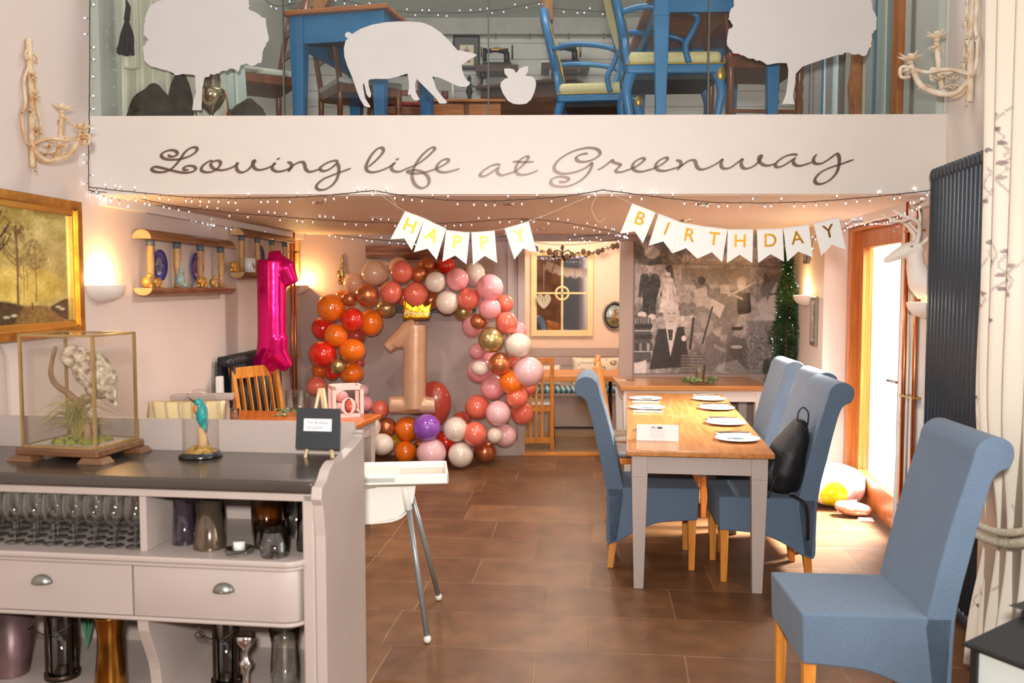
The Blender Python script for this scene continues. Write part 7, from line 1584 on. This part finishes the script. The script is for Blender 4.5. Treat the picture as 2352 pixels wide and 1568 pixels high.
drape('pale satin drape with blue stripes under the right sheep sticker', 1828, 1940, 5.7, LZ, 3.9, [(168, 144, 134), (180, 160, 150), (110, 130, 150), (186, 166, 156), (176, 156, 146), (90, 140, 180), (236, 240, 242), (240, 220, 212), (226, 236, 240), (190, 182, 172), (200, 194, 184)], 4, .025)
a = at(1948, 270, 5.6); b = at(1974, 270, 5.6); mb = MB(); q = random.Random(1); L = [(a.x + .012 * math.sin(i * 1.7), LZ + i * .12) for i in range(18)]; Rr = [(b.x, LZ + i * .12) for i in range(18)][::-1]
tag(mb.prism(L + Rr, 5.56, 5.60).build('carved_panel', wood('carved_wood', (190, 122, 76), (140, 84, 48), .4, ax=(8, 8, 2)), bevel=.004), 'wavy-edged carved wooden board beside the striped loft curtain', 'panel')
# left side: cream gown drapes, dark fur, lamp, tassel
drape('long cream gown hanging behind the left sheep sticker', 292, 505, 5.06, LZ + .02, 4.6, [(226, 220, 200), (232, 228, 210), (220, 214, 196), (234, 230, 214)], 7, .03, 'gown', 'hanging_gown', .12)
drape('pale blue-white pleated cloth hanging right of the cream gown', 488, 556, 5.2, 2.66, 3.3, [(220, 228, 222), (206, 216, 212)], 3, .02, 'cloth', 'pleated_cloth', .3)
drape('small cream sleeve hanging at the left edge of the gown', 290, 320, 5.0, 2.84, 4.5, [(232, 226, 206), (224, 216, 198)], 1.5, .02, 'sleeve', 'gown_sleeve', .2)
FUR = mat('dark_fur', (66, 56, 46), .95, vcol2=(34, 28, 24), scale=20, bump=1, bscale=70)
for i, (x, y, rx, rz_, lab) in enumerate(((350, 262, .19, .20, 'dark brown fur mound at the left foot of the cream gown'), (415, 250, .10, .28, 'tall dark fur figure below the left sheep sticker'), (570, 268, .14, .12, 'low dark fur mound right of the brass lamp'))):
    rx *= .72; rz_ *= .72; P = at(x, y, 5.0 + .04 * (i % 2)); mb = MB(); mb.sphere((0, 0, 0), (rx, .05, rz_)); mb.sphere((rx * .1, 0, rz_ * .75), (rx * .35, .05, rz_ * .45)); mb.sphere((-rx * .6, 0, -.05), (rx * .5, .05, rz_ * .7)); mb.sphere((rx * .5, 0, -.1), (rx * .6, .05, rz_ * .7)); mb.tube([(0, 0, 0), (0, 0, LZ - P.z)], .05, 10)
    tag(mb.build('fur_ornament', FUR, remesh=.016, smoothmod=3, loc=P), lab, 'fur ornament')
P = at(485, 270, 4.99); t = thing('brass_lamp', 'polished brass lantern with glass shade below the left sheep sticker', 'lamp', (P.x, 4.99, LZ)); mb = MB()
mb.lathe([(.001, 0), (.07, 0), (.06, .02), (.012, .04), (.012, .08), (.05, .12), (.078, .17), (.08, .21), (.074, .215), (.072, .17), (.045, .125), (.001, .1)], 24); mb.build('body', mat('polished_brass', (200, 180, 140), .15, .95, var=.1), t)
MB().lathe([(.05, .21), (.055, .26), (.05, .34), (.035, .40), (.033, .40), (.048, .34), (.053, .26)], 24).build('shade', SMOKE, t); mb = MB(); mb.tube(smoothpath([(-.08, 0, .2), (-.09, 0, .1), (-.04, 0, .03)], 4), .004, 6); mb.tube(smoothpath([(.08, 0, .2), (.09, 0, .1), (.04, 0, .03)], 4), .004, 6); mb.build('bracket', COPPER, t)
P = at(292, 85, 4.97); t = thing('black_tassel', 'black feather tassel hanging left of the cream gown', 'tassel', P); mb = MB(); q = random.Random(2)
for i in range(40): a = q.uniform(-.35, .35); mb.tube(smoothpath([(0, 0, .10), (a * .08, q.uniform(-.02, .02), 0), (a * .12 - .01, q.uniform(-.02, .02), -.07 - .03 * q.random())], 3), .006, 4)
mb.tube([(0, 0, .09), (.01, 0, .16), (.0, 0, .2)], [.016, .014, .004], 8); mb.build('feathers', mat('black_feather', (40, 36, 38), .8), t)
